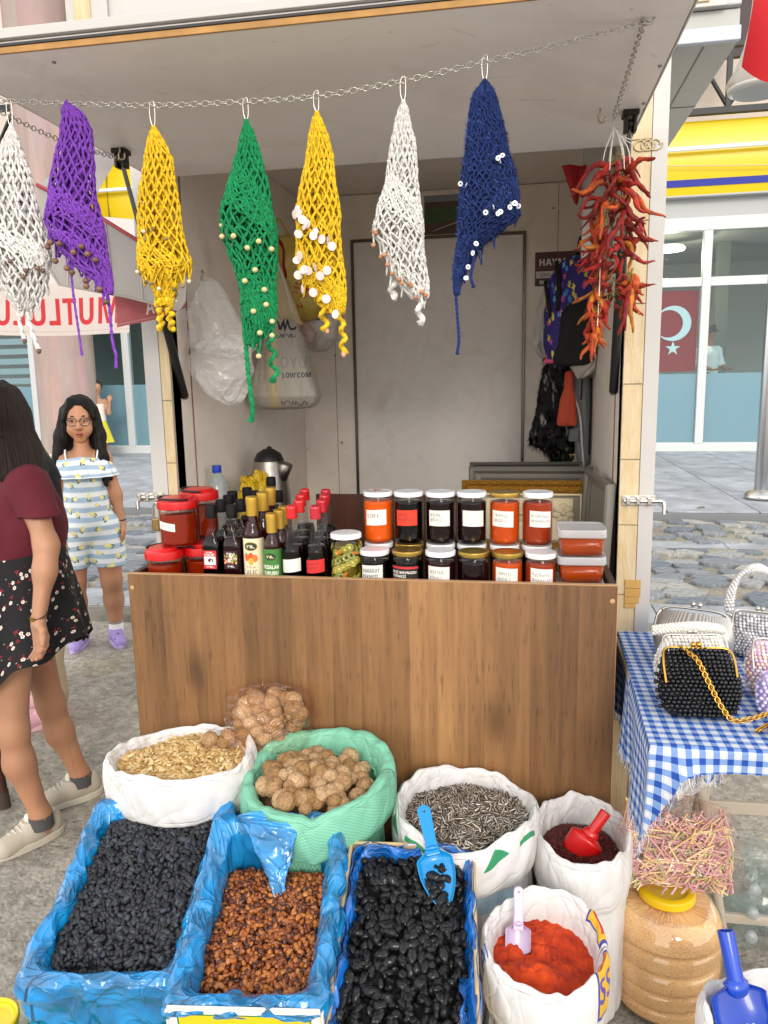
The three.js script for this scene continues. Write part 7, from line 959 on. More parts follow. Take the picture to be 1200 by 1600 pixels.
{
  const blk = ['#0a0b0d', '#101216', '#08080a', '#16181d'].map((c) => M(c, 0.16, { specularIntensity: 0.9 })), prl = ['#d8d4cc', '#cfcac1', '#dedbd4'].map((c) => M(c, 0.22, { clearcoat: 0.6, sheen: 0.6, sheenColor: new THREE.Color('#ffe9f2') })), gry = ['#c4c3c6', '#b3b3b8', '#d6d4d6', '#a9a8ad'].map((c) => M(c, 0.2, { clearcoat: 0.6 }));
  const chain = (pts, n, parent, p, k = 1) => { const c = curve(pts), lg = put(new THREE.TorusGeometry(0.0046 * k, 0.0014 * k, 6, 14), [0, 0, 0], [0, 0, 0], [1.35, 1, 1]); for (let i = 0; i <= n; i++) { const q = c.getPointAt(i / n), dd = c.getTangentAt(i / n), l = part('chain_link', lg, goldMetal, parent, [q.x, q.y, q.z]); l.quaternion.copy(new THREE.Quaternion().setFromUnitVectors(new THREE.Vector3(1, 0, 0), dd).multiply(new THREE.Quaternion().setFromAxisAngle(new THREE.Vector3(1, 0, 0), i % 2 ? 1.2 : 0.25))); } };
  const bb = beadBag({ label: 'black faceted bead handbag with gold frame and chain, foremost on the cloth', pos: [0.643, 0.772, 0.375], turn: 0.06, lean: -0.42, w: 0.176, h: 0.142, d: 0.034, br: 0.0052, mats: blk, most: 300, s: 5, facet: 1, frame: goldMetal, core: M('#0b0b0c', 0.6) });
  chain([[-0.035, 0.146, 0.014], [-0.012, 0.12, 0.045], [0.008, 0.07, 0.052], [0.03, 0.02, 0.055], [0.048, -0.004, 0.06], [0.08, 0.0, 0.064], [0.12, 0.012, 0.058], [0.16, 0.016, 0.05]], 44, bb, 0);
  beadBag({ label: 'white pearl bead handbag right behind the black one', pos: [0.655, 0.772, 0.262], turn: 0.1, lean: -0.3, w: 0.172, h: 0.135, d: 0.034, br: 0.0044, mats: prl, s: 7, core: M('#ded9d0', 0.6), frame: M('#c6c2ba', 0.25, { metalness: 1 }) });
  // rolled pearl handle lying over the white bag
  const ph = thing('pearl_handle', 'loose pearl bead strap lying across the top of the white handbag', 'strap', [0.655, 0.9, 0.2]), hl = [], r = R(8);
  for (let i = 0; i < 46; i++) { const s = i / 46, x = -0.085 + 0.16 * s, y = 0.018 * sin(s * PI) + 0.006, z = 0.02 * sin(s * 4); for (let k = 0; k < 6; k++) { const a = k / 6 * 2 * PI + i * 0.5; hl.push(scatter([x, y + 0.0085 * cos(a), z + 0.0085 * sin(a)], randQ(r), 0.0041)); } }
  pieces(ph, 'bead', hl, [new THREE.SphereGeometry(1, 10, 7)], prl, 3, 0); part('core', tube([[-0.085, 0.006, 0], [-0.005, 0.024, 0.018], [0.075, 0.006, -0.01]], 0.007, 16, 8), prl[1], ph);
  // silver pleated clutch with snap frame
  const sc = thing('pleated_clutch', 'silver pleated clutch bag with metal snap frame at the table edge', 'handbag', [0.69, 0.775, 0.05], 'beaded handbags on the gingham cloth', -0.42), sm = M('#b9b4ae', 0.3, { metalness: 0.65 });
  sc.rotation.order = 'YXZ'; sc.rotation.x = -0.3;
  part('pleated_body', surf(260, 20, (u, v) => { const a = u * 2 * PI, p = 1 + 0.03 * sin(u * 2 * PI * 74), w = 0.098 * (0.82 + 0.18 * sin(PI * clamp(v * 0.9 + 0.05))), d = 0.05 * sin(PI * clamp(0.1 + 0.78 * (1 - v))) + 0.004; return [w * Math.sign(cos(a)) * pow(abs(cos(a)), 0.75), 0.125 * v, d * p * sin(a) + 0.01 * v]; }, true), sm, sc);
  const fr = part('snap_frame', new MB().tube(dense([[-0.092, 0.075, 0.03], [-0.088, 0.115, 0.015], [-0.07, 0.13, 0.008], [0, 0.136, 0.006], [0.07, 0.13, 0.008], [0.09, 0.105, 0.01]], 40), 0.0035, 8).geo(), metal, sc); for (const q of [-0.008, 0.008]) part('clasp', new THREE.SphereGeometry(0.007, 14, 10), metal, fr, [q, 0.147, 0.006]);
  const gb = beadBag({ label: 'grey pearl bead handbag with a tall beaded loop handle at the back', pos: [0.87, 0.772, -0.02], turn: -0.25, lean: -0.15, w: 0.15, h: 0.115, d: 0.045, br: 0.0046, mats: gry, s: 9, core: M('#a3a2a6', 0.6), frame: metal });
  const hp = []; for (let i = 0; i <= 60; i++) { const a = PI * (i / 60), cx = -0.012 - 0.062 * cos(a), cy = 0.1 + 0.13 * pow(sin(a), 0.7); for (let k = 0; k < 7; k++) { const q = k / 7 * 2 * PI + i * 0.45; hp.push(scatter([cx + 0.009 * cos(q) * cos(a), cy + 0.009 * cos(q) * sin(a), 0.009 * sin(q)], randQ(r), 0.0043)); } }
  const han = part('loop_handle', new MB().tube([...Array(41).keys()].map((i) => { const a = PI * (i / 40); return [-0.012 - 0.062 * cos(a), 0.1 + 0.13 * pow(sin(a), 0.7), 0]; }), 0.0075, 8).geo(), gry[1], gb); pieces(han, 'handle_bead', hp, [new THREE.SphereGeometry(1, 10, 7)], [gry[0], gry[2], prl[0]], 4, 0); part('ring', new THREE.TorusGeometry(0.012, 0.0022, 8, 24), metal, gb, [-0.075, 0.095, 0.02]);
  beadBag({ label: 'pink and white mixed bead handbag at the right frame edge', pos: [0.845, 0.772, 0.24], turn: -0.1, lean: -0.25, w: 0.15, h: 0.125, d: 0.04, br: 0.0046, mats: ['#e3b9c0', '#efe4e0', '#d8b8d4', '#e8cbb4', '#cfc4e0'].map((c) => M(c, 0.25, { clearcoat: 0.5 })), s: 12, core: M('#d9c2c6', 0.6), frame: M('#c9c2bd', 0.25, { metalness: 1 }) });
  beadBag({ label: 'lilac pearl bead handbag in front of the pink one', pos: [0.83, 0.772, 0.36], turn: 0.05, lean: -0.35, w: 0.135, h: 0.1, d: 0.038, br: 0.0046, mats: ['#bfb2dc', '#cfc5e6', '#b3a6d4', '#d8d0ea'].map((c) => M(c, 0.25, { clearcoat: 0.5 })), s: 15, core: M('#a89cc6', 0.6), frame: null });
  const gc = thing('gold_chain', 'loose pile of gold chain on the cloth before the lilac handbag', 'chain', [0.76, 0.776, 0.43]);
  chain([[-0.02, 0.004, 0.01], [0.01, 0.008, -0.01], [0.03, 0.004, 0.014], [0.0, 0.01, 0.02], [0.025, 0.014, 0.0], [0.055, 0.006, 0.012], [0.07, 0.004, -0.006], [0.1, 0.006, 0.008], [0.14, 0.004, 0.0]], 46, gc, 0, 1.15);
}
{ // shrink wrapped water bottles under the table
  const t = thing('bottle_pack', 'shrink wrapped clear plastic bottles lying under the table', 'bottles', [0.93, 0, -0.02]), cl = clear({ roughness: 0.1, color: '#f4fafa' }), prof = [[0, 0.002], [0.03, 0.002]]; for (let i = 0; i <= 24; i++) prof.push([0.033 + 0.0014 * sin(i * 1.5), 0.01 + 0.16 * i / 24]); prof.push([0.026, 0.195], [0.013, 0.215], [0.013, 0.225]);
  const g = lathe(prof, 24), cap = lathe([[0, 0.24], [0.0145, 0.239], [0.015, 0.226], [0.013, 0.225]], 18), cm = M('#dfe7ea', 0.3, { transmission: 0.7, thickness: 0 });
  for (let i = 0; i < 3; i++) for (let j = 0; j < 3; j++) { const o = part('bottle', g, cl, t, [-0.07 + i * 0.07, 0.035 + j * 0.068, -0.1], [PI / 2 - 0.1, 0, 0]); part('cap', cap, cm, o); }
  part('film', pillow([[0.235, -0.1, 0.1, 0.1], [0.12, -0.125, 0.125, 0.14], [0.0, -0.115, 0.115, 0.12]], { amp: 0.01, f: 20, seed: 9, pw: 0.5, nu: 70, nv: 40 }), clear({ roughness: 0.12 }), t);
}

// ================= people =================
const skinTx = px(128, 128, (u, v) => { const k = 0.93 + 0.12 * wrapn(u, v, 6, 3, 5), w = wrapn(u, v, 4, 8, 3); return [255 * k, (244 - 14 * w) * k, (236 - 18 * w) * k]; });
const skin = (c) => M(c, 0.52, { map: skinTx, sheen: 0.25, sheenColor: new THREE.Color('#ff9a80'), sheenRoughness: 0.5 });
// one hand: wrist at the origin, fingers towards -y, thumb towards +x, palm towards +z
function hand5(s, curl = 0.5, spread = 0.1) {
  const pr = [], W = [-0.03, -0.0105, 0.009, 0.028], Ln = [0.05, 0.066, 0.072, 0.06];
  pr.push([0, 0.012, 0, 0.022, 0, -0.012, 0, 0.023]);
  W.forEach((x, i) => {
    pr.push([x * 0.45, -0.01, 0, 0.017, x, -0.072 + 0.006 * abs(i - 2), 0.0, 0.0125]);
    let p = [x, -0.075 + 0.006 * abs(i - 2), 0], a = 0.12 + curl * 0.35, L = Ln[i]; const sx = spread * (i - 1.5) * 0.6;
    for (let k = 0; k < 3; k++) { const l = L * [0.46, 0.3, 0.24][k], q = [p[0] + l * sx, p[1] - l * cos(a), p[2] + l * sin(a)]; pr.push([...p, 0.0095 - 0.0008 * k, ...q, 0.0087 - 0.0008 * k]); p = q; a += curl * 0.75; }
  });
  pr.push([0.016, -0.018, 0.006, 0.014, 0.042, -0.05, 0.014, 0.0115], [0.042, -0.05, 0.014, 0.0112, 0.05, -0.078, 0.022, 0.0098], [0.05, -0.078, 0.022, 0.0096, 0.05, -0.1, 0.027, 0.0085]);
  return blob(pr, 0.0032, 0.009).applyMatrix4(mat4([0, 0, 0], [0, 0, 0], s));
}
const body = (parent, geos, m) => part('body', mg(geos), m, parent);
function shoe(parent, name, m, sm, L, pos, rot) {
  const s = L / 0.24, o = part(name, blob([[0, 0.045, -0.085, 0.037, 0, 0.048, -0.02, 0.038], [0, 0.046, -0.02, 0.039, 0.004, 0.03, 0.085, 0.036], [0, 0.075, -0.07, 0.034, 0, 0.07, -0.02, 0.032]], 0.006, 0.03, { cut: (x, y, z) => max(0.014 - y, y - 0.088 - 0.12 * max(0, -z - 0.06)) }), m, parent, pos, rot, s);
  const pts = [...Array(26).keys()].map((i) => { const a = i / 26 * 2 * PI; const z = 0.122 * cos(a) + 0.002, w = (0.037 + 0.008 * sst(-0.02, 0.1, z)) ; return [w * sin(a), z]; });
  part('sole', put(slab(pts, 0.026, 0.004), [0, 0.003, 0], [PI / 2, PI, PI]), sm, o); return o;
}
const laces = (o, m) => { for (let k = 0; k < 5; k++) part('lace', tube([[-0.024, 0.078 - k * 0.005, 0.0 + k * 0.015], [0, 0.094 - k * 0.006, 0.004 + k * 0.015], [0.024, 0.078 - k * 0.005, 0.0 + k * 0.015]], 0.003, 8, 6), m, o); };
const strands = (f = 60, amp = 0.005) => (x, y, z) => amp * (n3(x * f + y * 6, y * 5, z * f) + 0.6 * n3(x * f * 2.2, y * 4, z * f * 2.2));
{ // girl in the maroon shirt, nearest, cut by the left edge
  const p = thing('person', 'person with long dark hair in maroon shirt and black floral skirt at the left edge', 'person', [-1.31, 0, -0.12]), O = (x, y, z) => [x + 1.29, y, z + 0.12], C = (a, ra, b, rb) => [...O(...a), ra, ...O(...b), rb];
  p.scale.set(0.94, 1, 0.94); const sk = skin('#b5896c'), hipL = [-1.305, 0.72, -0.075], kL = [-1.318, 0.415, -0.05], aL = [-1.272, 0.1, -0.085], hipR = [-1.345, 0.72, -0.22], kR = [-1.345, 0.4, -0.305], aR = [-1.292, 0.1, -0.37];
  const sh = [-1.185, 1.2, -0.075], el = [-1.105, 1.03, -0.02], wr = [-1.105, 0.815, 0.06];
  const legs = blob([C(hipL, 0.068, kL, 0.047), C(kL, 0.046, [-1.312, 0.3, -0.055], 0.048), C([-1.312, 0.3, -0.055], 0.048, aL, 0.031), C(aL, 0.031, [-1.28, 0.05, -0.1], 0.034), C(hipR, 0.068, kR, 0.047), C(kR, 0.046, [-1.335, 0.29, -0.325], 0.048), C([-1.335, 0.29, -0.325], 0.048, aR, 0.031), C(aR, 0.031, [-1.29, 0.05, -0.38], 0.034),
    C([-1.31, 0.78, -0.13], 0.12, [-1.265, 1.1, -0.14], 0.115), C([-1.265, 1.1, -0.14], 0.11, [-1.28, 1.2, -0.14], 0.08), C([-1.38, 1.2, -0.22], 0.05, sh, 0.05), C([-1.28, 1.22, -0.14], 0.05, [-1.3, 1.33, -0.13], 0.046), C(sh, 0.044, el, 0.034), C(el, 0.034, [-1.102, 0.96, 0.005], 0.032), C([-1.102, 0.96, 0.005], 0.032, wr, 0.021), C([-1.38, 1.19, -0.22], 0.045, [-1.46, 0.98, -0.2], 0.036), C([-1.46, 0.98, -0.2], 0.036, [-1.5, 0.85, -0.08], 0.028)], 0.011, 0.035);
  const head = blob([{ c: O(-1.315, 1.405, -0.125), r: [0.088, 0.11, 0.08] }, { c: O(-1.345, 1.365, -0.105), r: [0.05, 0.06, 0.052] }, C([-1.39, 1.385, -0.085], 0.014, [-1.398, 1.37, -0.08], 0.012), { c: O(-1.4, 1.345, -0.08), r: [0.014, 0.01, 0.02] }], 0.006, 0.03);
  const hand = hand5(0.92, 0.5, 0.22).applyMatrix4(mat4(O(-1.105, 0.817, 0.062), [-0.25, -0.5, 0.5]));
  body(p, [legs, head, hand], sk);
  const maroon = M('#58101f', 0.9, { bumpMap: rep(T.weave, 60), bumpScale: 0.0003 }), wf = (x, y, z) => 0.006 * n3(x * 16, y * 9, z * 16) + 0.003 * n3(x * 34, y * 22, z * 30);
  part('shirt', mg([blob([C([-1.295, 0.92, -0.14], 0.132, [-1.265, 1.08, -0.14], 0.13), C([-1.265, 1.08, -0.14], 0.128, [-1.275, 1.18, -0.14], 0.1), C([-1.38, 1.2, -0.22], 0.062, [-1.192, 1.203, -0.078], 0.066)], 0.01, 0.05, { warp: wf, cut: (x, y, z) => max(0.965 - y, hypot(x, z + 0.02) < 0.07 ? y - 1.265 : -1) }), ...[[[-1.195, 1.2, -0.078], [-1.115, 1.06, -0.045]], [[-1.385, 1.195, -0.22], [-1.45, 1.05, -0.205]]].map(([a, b]) => blob([C(a, 0.069, b, 0.064)], 0.009, 0.02, { warp: wf, cut: (x, y) => 1.115 - y }))]), maroon, p);
  // skirt with small flowers
  const flw = cv(512, 512, (x, w, h) => { const r = R(21); x.fillStyle = '#0d0c0f'; x.fillRect(0, 0, w, h); for (let i = 0; i < 52; i++) { const X = r() * w, Y = r() * h, k = r(); for (const [dx, dy] of [[0, 0], [w, 0], [-w, 0], [0, h], [0, -h]]) { x.save(); x.translate(X + dx, Y + dy); x.rotate(k * 6); if (i % 3 === 0) { x.fillStyle = '#d8cdc2'; for (let q = 0; q < 5; q++) { x.beginPath(); x.arc(10 * cos(q * 1.257), 10 * sin(q * 1.257), 8, 0, 7); x.fill(); } x.fillStyle = '#a06a4a'; x.beginPath(); x.arc(0, 0, 6, 0, 7); x.fill(); } else if (i % 3 === 1) { x.fillStyle = '#8e1f2c'; for (let q = 0; q < 3; q++) { x.beginPath(); x.ellipse(10 * cos(q * 2.1), 10 * sin(q * 2.1), 9, 5, q * 2.1, 0, 7); x.fill(); } } else { x.fillStyle = i % 2 ? '#b9b0a8' : '#7a2430'; x.fillRect(-6, -3, 12, 5); x.fillRect(-2, -8, 4, 5); } x.restore(); } } });
  part('skirt', surf(150, 40, (u, v) => { const a = u * 2 * PI, c = cos(a), s = sin(a), rr = mix(0.122, 0.205, pow(v, 0.85)), f = 1 + (0.05 + 0.06 * v) * v * sin(a * 7 + 1.2) + 0.04 * v * n3(c * 3, s * 3, v * 2), x = rr * f * c * (c > 0 ? 1.02 : 0.98), z = rr * f * s * 1.02, hem = 0.605 + 0.46 * x + 0.012 * sin(a * 7); return [x - 0.005 + mix(0.03, -0.0, v), mix(1.0, hem, v), z - 0.015, u * 4, v * 1.3]; }, true), M('#ffffff', 0.88, { map: rep(flw, 1.5, 1.5) }), p);
  part('hair', blob([{ c: O(-1.305, 1.42, -0.13), r: [0.088, 0.104, 0.092] }, C([-1.28, 1.39, -0.14], 0.072, [-1.235, 1.3, -0.13], 0.058), C([-1.235, 1.3, -0.13], 0.056, [-1.145, 1.19, -0.1], 0.014), C([-1.26, 1.31, -0.1], 0.055, [-1.165, 1.185, -0.07], 0.012), C([-1.27, 1.3, -0.08], 0.046, [-1.195, 1.195, -0.05], 0.01), C([-1.29, 1.3, -0.06], 0.04, [-1.23, 1.215, -0.035], 0.01)], 0.0065, 0.03, { warp: strands(70, 0.004), cut: (x, y, z) => -hypot(x + 0.115, y - 1.36, z - 0.04) + 0.06 }), M('#1c0d09', 0.55, { specularIntensity: 0.55, bumpMap: rep(T.hair, 2, 1), bumpScale: 0.003 }), p);
  const sock = M('#4b4a4a', 0.9), shoeM = M('#b5ac9c', 0.75, { bumpMap: rep(T.fine, 1), bumpScale: 0.001 }), sole = M('#c2bbab', 0.7);
  for (const [a, h, ry] of [[aL, [-1.315, 0.0, -0.065], -0.5], [aR, [-1.335, 0.0, -0.345], -0.75]]) { const o = shoe(p, 'sneaker', shoeM, sole, 0.245, O(...h), [0, ry, 0]); laces(o, M('#ccc5b6', 0.8)); part('tongue', put(new THREE.SphereGeometry(1, 12, 8), [0, 0.088, -0.005], [0, 0, 0], [0.02, 0.022, 0.012]), M('#d8d3c8', 0.8), o); part('sock', new MB().tube([O(a[0], 0.06, a[2]), O(a[0] - 0.002, 0.105, a[2])], 0.0415, 14, false).geo(), sock, p); }
  const br = part('bracelet', put(new THREE.TorusGeometry(0.027, 0.0018, 6, 30), O(-1.105, 0.838, 0.056), [PI / 2 + 0.3, 0, 0], [1, 1, 1]), M('#1a1716', 0.6), p); part('charm', put(lathe([[0, 0.001], [0.008, 0.001], [0.008, 0], [0, 0]], 16), O(-1.107, 0.832, 0.085), [PI / 2 + 0.3, 0, 0]), goldMetal, br);
}
{ // girl with glasses in the lemon print jumpsuit
  const p = thing('person', 'person with glasses and long black hair in light blue striped lemon print jumpsuit', 'person', [-2.165, 0, -1.95], null, 0.45), sk = skin('#bb8a6c'); p.scale.set(0.94, 1, 0.96);
  const arm = (s) => [[0.12 * s, 1.085, 0, 0.046, 0.165 * s, 0.88, -0.005, 0.038], [0.165 * s, 0.88, -0.005, 0.037, 0.195 * s, 0.71, 0.02, 0.024]];
  const leg = (s, z) => [[0.085 * s, 0.68, 0, 0.1, 0.105 * s, 0.38, 0.01, 0.06], [0.105 * s, 0.38, 0.012, 0.058, 0.108 * s, 0.26, -0.002, 0.057], [0.108 * s, 0.26, -0.002, 0.057, 0.108 * s, 0.07, -0.01, 0.036]];
  const base = blob([...arm(1), ...arm(-1), ...leg(1), ...leg(-1), [0, 0.72, 0, 0.12, 0, 0.98, 0, 0.11], [-0.1, 1.09, 0, 0.05, 0.1, 1.09, 0, 0.05], [0, 1.08, -0.005, 0.055, 0, 1.2, 0.005, 0.044]], 0.011, 0.035);
  const hd = blob([{ c: [0, 1.325, 0.0], r: [0.078, 0.098, 0.09] }, { c: [0, 1.265, 0.03], r: [0.062, 0.072, 0.06] }, { c: [0, 1.205, 0.045], r: [0.026, 0.02, 0.022] }, { c: [0.04, 1.262, 0.048], r: [0.03, 0.032, 0.03] }, { c: [-0.04, 1.262, 0.048], r: [0.03, 0.032, 0.03] }, [0, 1.315, 0.088, 0.009, 0, 1.275, 0.1, 0.0125], { c: [0.011, 1.27, 0.094], r: [0.008, 0.007, 0.008], k: 0.01 }, { c: [-0.011, 1.27, 0.094], r: [0.008, 0.007, 0.008], k: 0.01 }, [0.045, 1.33, 0.078, 0.01, -0.045, 1.33, 0.078, 0.01]], 0.0042, 0.02);
  body(p, [base, hd, hand5(0.85, 0.45).applyMatrix4(mat4([0.197, 0.715, 0.02], [0, -1.3, 0.05])), hand5(0.85, 0.45).applyMatrix4(mat4([-0.197, 0.715, 0.02], [0, 1.3, -0.05]))], sk);
  const white = M('#a89a92', 0.4), dk = M('#120c0a', 0.3), lip = M('#9a5048', 0.5), brow = M('#1a100d', 0.8);
  for (const s of [-1, 1]) { const e = part('eye', put(new THREE.SphereGeometry(1, 16, 12), [0.033 * s, 1.308, 0.078], [0, 0, 0], [0.0105, 0.0046, 0.0075]), white, p); part('iris', put(new THREE.SphereGeometry(1, 12, 8), [0.033 * s - 0.002, 1.308, 0.0845], [0, 0, 0], [0.0058, 0.0062, 0.004]), dk, e); part('upper_lid', tube([[0.02 * s, 1.309, 0.084], [0.033 * s, 1.3155, 0.087], [0.047 * s, 1.309, 0.08]], 0.0016, 10, 5), brow, e); part('eyebrow', tube([[0.014 * s, 1.332, 0.091], [0.034 * s, 1.336, 0.089], [0.055 * s, 1.327, 0.076]], (t) => 0.0042 * sin(0.4 + t * 2.4), 12, 6), brow, p); }
  part('lips', mg([tube([[-0.021, 1.236, 0.082], [-0.008, 1.2405, 0.0905], [0, 1.2385, 0.0915], [0.008, 1.2405, 0.0905], [0.021, 1.236, 0.082]], (t) => 0.0042 * sin(0.25 + t * 2.64), 16, 6), tube([[-0.019, 1.234, 0.082], [0, 1.2275, 0.0905], [0.019, 1.234, 0.082]], (t) => 0.0052 * sin(0.25 + t * 2.64), 16, 6)]), lip, p); part('mouth_line', tube([[-0.016, 1.235, 0.0868], [0, 1.2345, 0.0945], [0.016, 1.235, 0.0868]], 0.0015, 10, 5), M('#3a1512', 0.6), p);
  const gl = M('#151212', 0.3); const rim = (s) => [...Array(31).keys()].map((i) => { const a = i / 30 * 2 * PI; return [0.036 * s + 0.0275 * Math.sign(cos(a)) * pow(abs(cos(a)), 0.8), 1.305 + 0.0205 * Math.sign(sin(a)) * pow(abs(sin(a)), 0.8), 0.102 - 0.012 * abs(0.036 * s + 0.0275 * cos(a)) / 0.06]; });
  const g = part('glasses', mg([new MB().tube(rim(1), 0.0017, 6).geo(), new MB().tube(rim(-1), 0.0017, 6).geo(), tube([[-0.009, 1.308, 0.101], [0, 1.312, 0.105], [0.009, 1.308, 0.101]], 0.0016, 6, 6), bar([0.063, 1.31, 0.09], [0.08, 1.31, 0.0], 0.0016, 6), bar([-0.063, 1.31, 0.09], [-0.08, 1.31, 0.0], 0.0016, 6)]), gl, p);
  for (const s of [-1, 1]) part('lens', put(new THREE.SphereGeometry(1, 20, 8), [0.036 * s, 1.305, 0.0985], [0, 0, 0], [0.0265, 0.0195, 0.001]), clear({ roughness: 0.02 }), g);
  const hairM = M('#0c0806', 0.55, { specularIntensity: 0.5, bumpMap: rep(T.hair, 3, 1), bumpScale: 0.002 });
  part('hair', blob([{ c: [0, 1.352, -0.022], r: [0.096, 0.102, 0.102] }, [0.082, 1.36, -0.01, 0.03, 0.1, 1.22, 0.0, 0.04], [-0.082, 1.36, -0.01, 0.03, -0.105, 1.22, 0.0, 0.045], [0.1, 1.22, 0.0, 0.04, 0.115, 1.1, 0.035, 0.032], [0.115, 1.1, 0.035, 0.034, 0.125, 0.95, 0.08, 0.012], [0.1, 1.12, 0.06, 0.02, 0.07, 1.0, 0.13, 0.008], [0.12, 1.1, 0.0, 0.03, 0.15, 0.98, 0.05, 0.012], [-0.105, 1.22, 0.0, 0.046, -0.15, 1.08, 0.02, 0.03], [0, 1.3, -0.07, 0.075, 0, 1.0, -0.09, 0.07], [0.07, 1.2, -0.05, 0.05, 0.08, 1.0, -0.07, 0.05], [-0.07, 1.2, -0.05, 0.05, -0.09, 1.0, -0.06, 0.05], [0.045, 1.42, 0.05, 0.016, 0.078, 1.33, 0.052, 0.014], [-0.045, 1.42, 0.05, 0.016, -0.08, 1.32, 0.05, 0.014]], 0.0062, 0.02, { warp: strands(70, 0.004), cut: (x, y, z) => z > 0.0 ? 0.9 - hypot(x / 0.0745, (y - 1.288) / 0.118) > 0 && z > 0.015 ? 0.01 : -1 : -1 }), hairM, p);
  const lem = cv(512, 512, (x, w, h) => { const r = R(5); for (let i = 0; i < 10; i++) { x.fillStyle = i % 2 ? '#dfe4e6' : '#9fb6cc'; x.fillRect(0, i * h / 10, w, h / 10 + 1); x.fillStyle = 'rgba(190,204,216,0.6)'; x.fillRect(0, i * h / 10 - 5, w, 10); } for (const [X, Y, a] of [[80, 70, 0.4], [250, 130, 2.4], [420, 60, 1.2], [150, 240, 3.2], [340, 270, 0.8], [470, 220, 2.2], [60, 400, 1.6], [230, 420, 0.2], [400, 420, 2.8], [310, 20, 1], [150, 500, 0.6]]) { x.save(); x.translate(X, Y); x.rotate(a); x.fillStyle = '#d9cf86'; x.beginPath(); x.ellipse(0, 0, 34, 24, 0, 0, 7); x.fill(); x.fillStyle = '#e4dca2'; x.beginPath(); x.ellipse(-6, -5, 20, 13, 0, 0, 7); x.fill(); x.fillStyle = '#5a6a58'; x.beginPath(); x.ellipse(42, -8, 20, 8, 0.5, 0, 7); x.ellipse(36, 18, 16, 7, -0.9, 0, 7); x.fill(); x.restore(); } });
  const cm = M('#ffffff', 0.85, { map: rep(lem, 3.6) }), wf = (x, y, z) => 0.005 * n3(x * 14, y * 12, z * 14) + 0.0025 * n3(x * 32, y * 24, z * 32);
  part('jumpsuit', blob([[0, 0.74, 0, 0.145, 0, 0.84, 0.008, 0.133], [0, 0.84, 0.008, 0.128, 0, 1.06, 0, 0.12], [0.08, 0.7, 0, 0.115, 0.112, 0.46, 0.01, 0.094], [-0.08, 0.7, 0, 0.115, -0.112, 0.46, 0.01, 0.094]], 0.009, 0.02, { warp: wf, uvr: 0.16, cut: (x, y) => max(0.475 - y, y - 1.08) }), cm, p);
  const fr = (u, v, k) => { const a = u * 2 * PI, c = cos(a), s = sin(a), f = 1 + 0.045 * v * sin(a * 13) + 0.02 * n3(c * 3, s * 3, v * 3); return [(0.148 + 0.045 * v) * f * c, 1.115 - 0.115 * v - 0.02 * abs(c) * (1 - v) + 0.018 * v * abs(c) * 0, (0.108 + 0.045 * v) * f * s + 0.01, u * 0.95, 1.1 - 0.12 * v]; };
  const ru = part('ruffle', surf(120, 14, fr, true), cm, p); part('ruffle_hem', new MB().tube([...Array(81).keys()].map((i) => fr(i / 80, 1).slice(0, 3)), 0.004, 6).geo(), M('#e3e8ea', 0.85), ru);
  for (const s of [-1, 1]) part('shoulder_strap', tube([[0.085 * s, 1.1, 0.1], [0.092 * s, 1.145, 0.05], [0.09 * s, 1.14, -0.03], [0.085 * s, 1.1, -0.09]], 0.005, 16, 6), M('#dfe4e6', 0.85), p);
  part('wristband', put(new THREE.TorusGeometry(0.027, 0.003, 6, 24), [0.191, 0.735, 0.017], [PI / 2, 0, 0]), M('#141414', 0.6), p);
  const lil = M('#9a86c4', 0.5), sockM = M('#e8e8e8', 0.9), strapM = M('#c48a9a', 0.5);
  for (const s of [-1, 1]) { part('sock', new MB().tube([[0.108 * s, 0.05, -0.01], [0.108 * s, 0.15, -0.008]], 0.043, 16, false).geo(), sockM, p); part('sock_band', new MB().tube([[0.108 * s, 0.118, -0.009], [0.108 * s, 0.13, -0.009]], 0.0442, 16, false).geo(), M('#8a8c90', 0.9), p); const o = shoe(p, 'clog', lil, M('#b3a2d4', 0.5), 0.235, [0.112 * s, 0, 0.035], [0, s * 0.25, 0]); part('clog_strap', tube([[-0.042, 0.055, -0.01], [-0.03, 0.082, -0.03], [0, 0.092, -0.035], [0.03, 0.082, -0.03], [0.042, 0.055, -0.01]], 0.006, 16, 6), strapM, o); for (const [x, z] of [[0, 0.06], [0.018, 0.05], [-0.018, 0.05], [0.01, 0.085], [-0.01, 0.085], [0.026, 0.075], [-0.026, 0.075]]) part('vent_hole', new THREE.SphereGeometry(0.0045, 8, 6), M('#4a3f66', 0.8), o, [x, 0.066 - 0.25 * max(0, z - 0.05) - 7 * x * x, z]); part('charm', lumpy(0.012, 0.008, 0.012, 0.2, 2, 3), M('#6a6470', 0.5), o, [0.0, 0.072, 0.04]); }
}
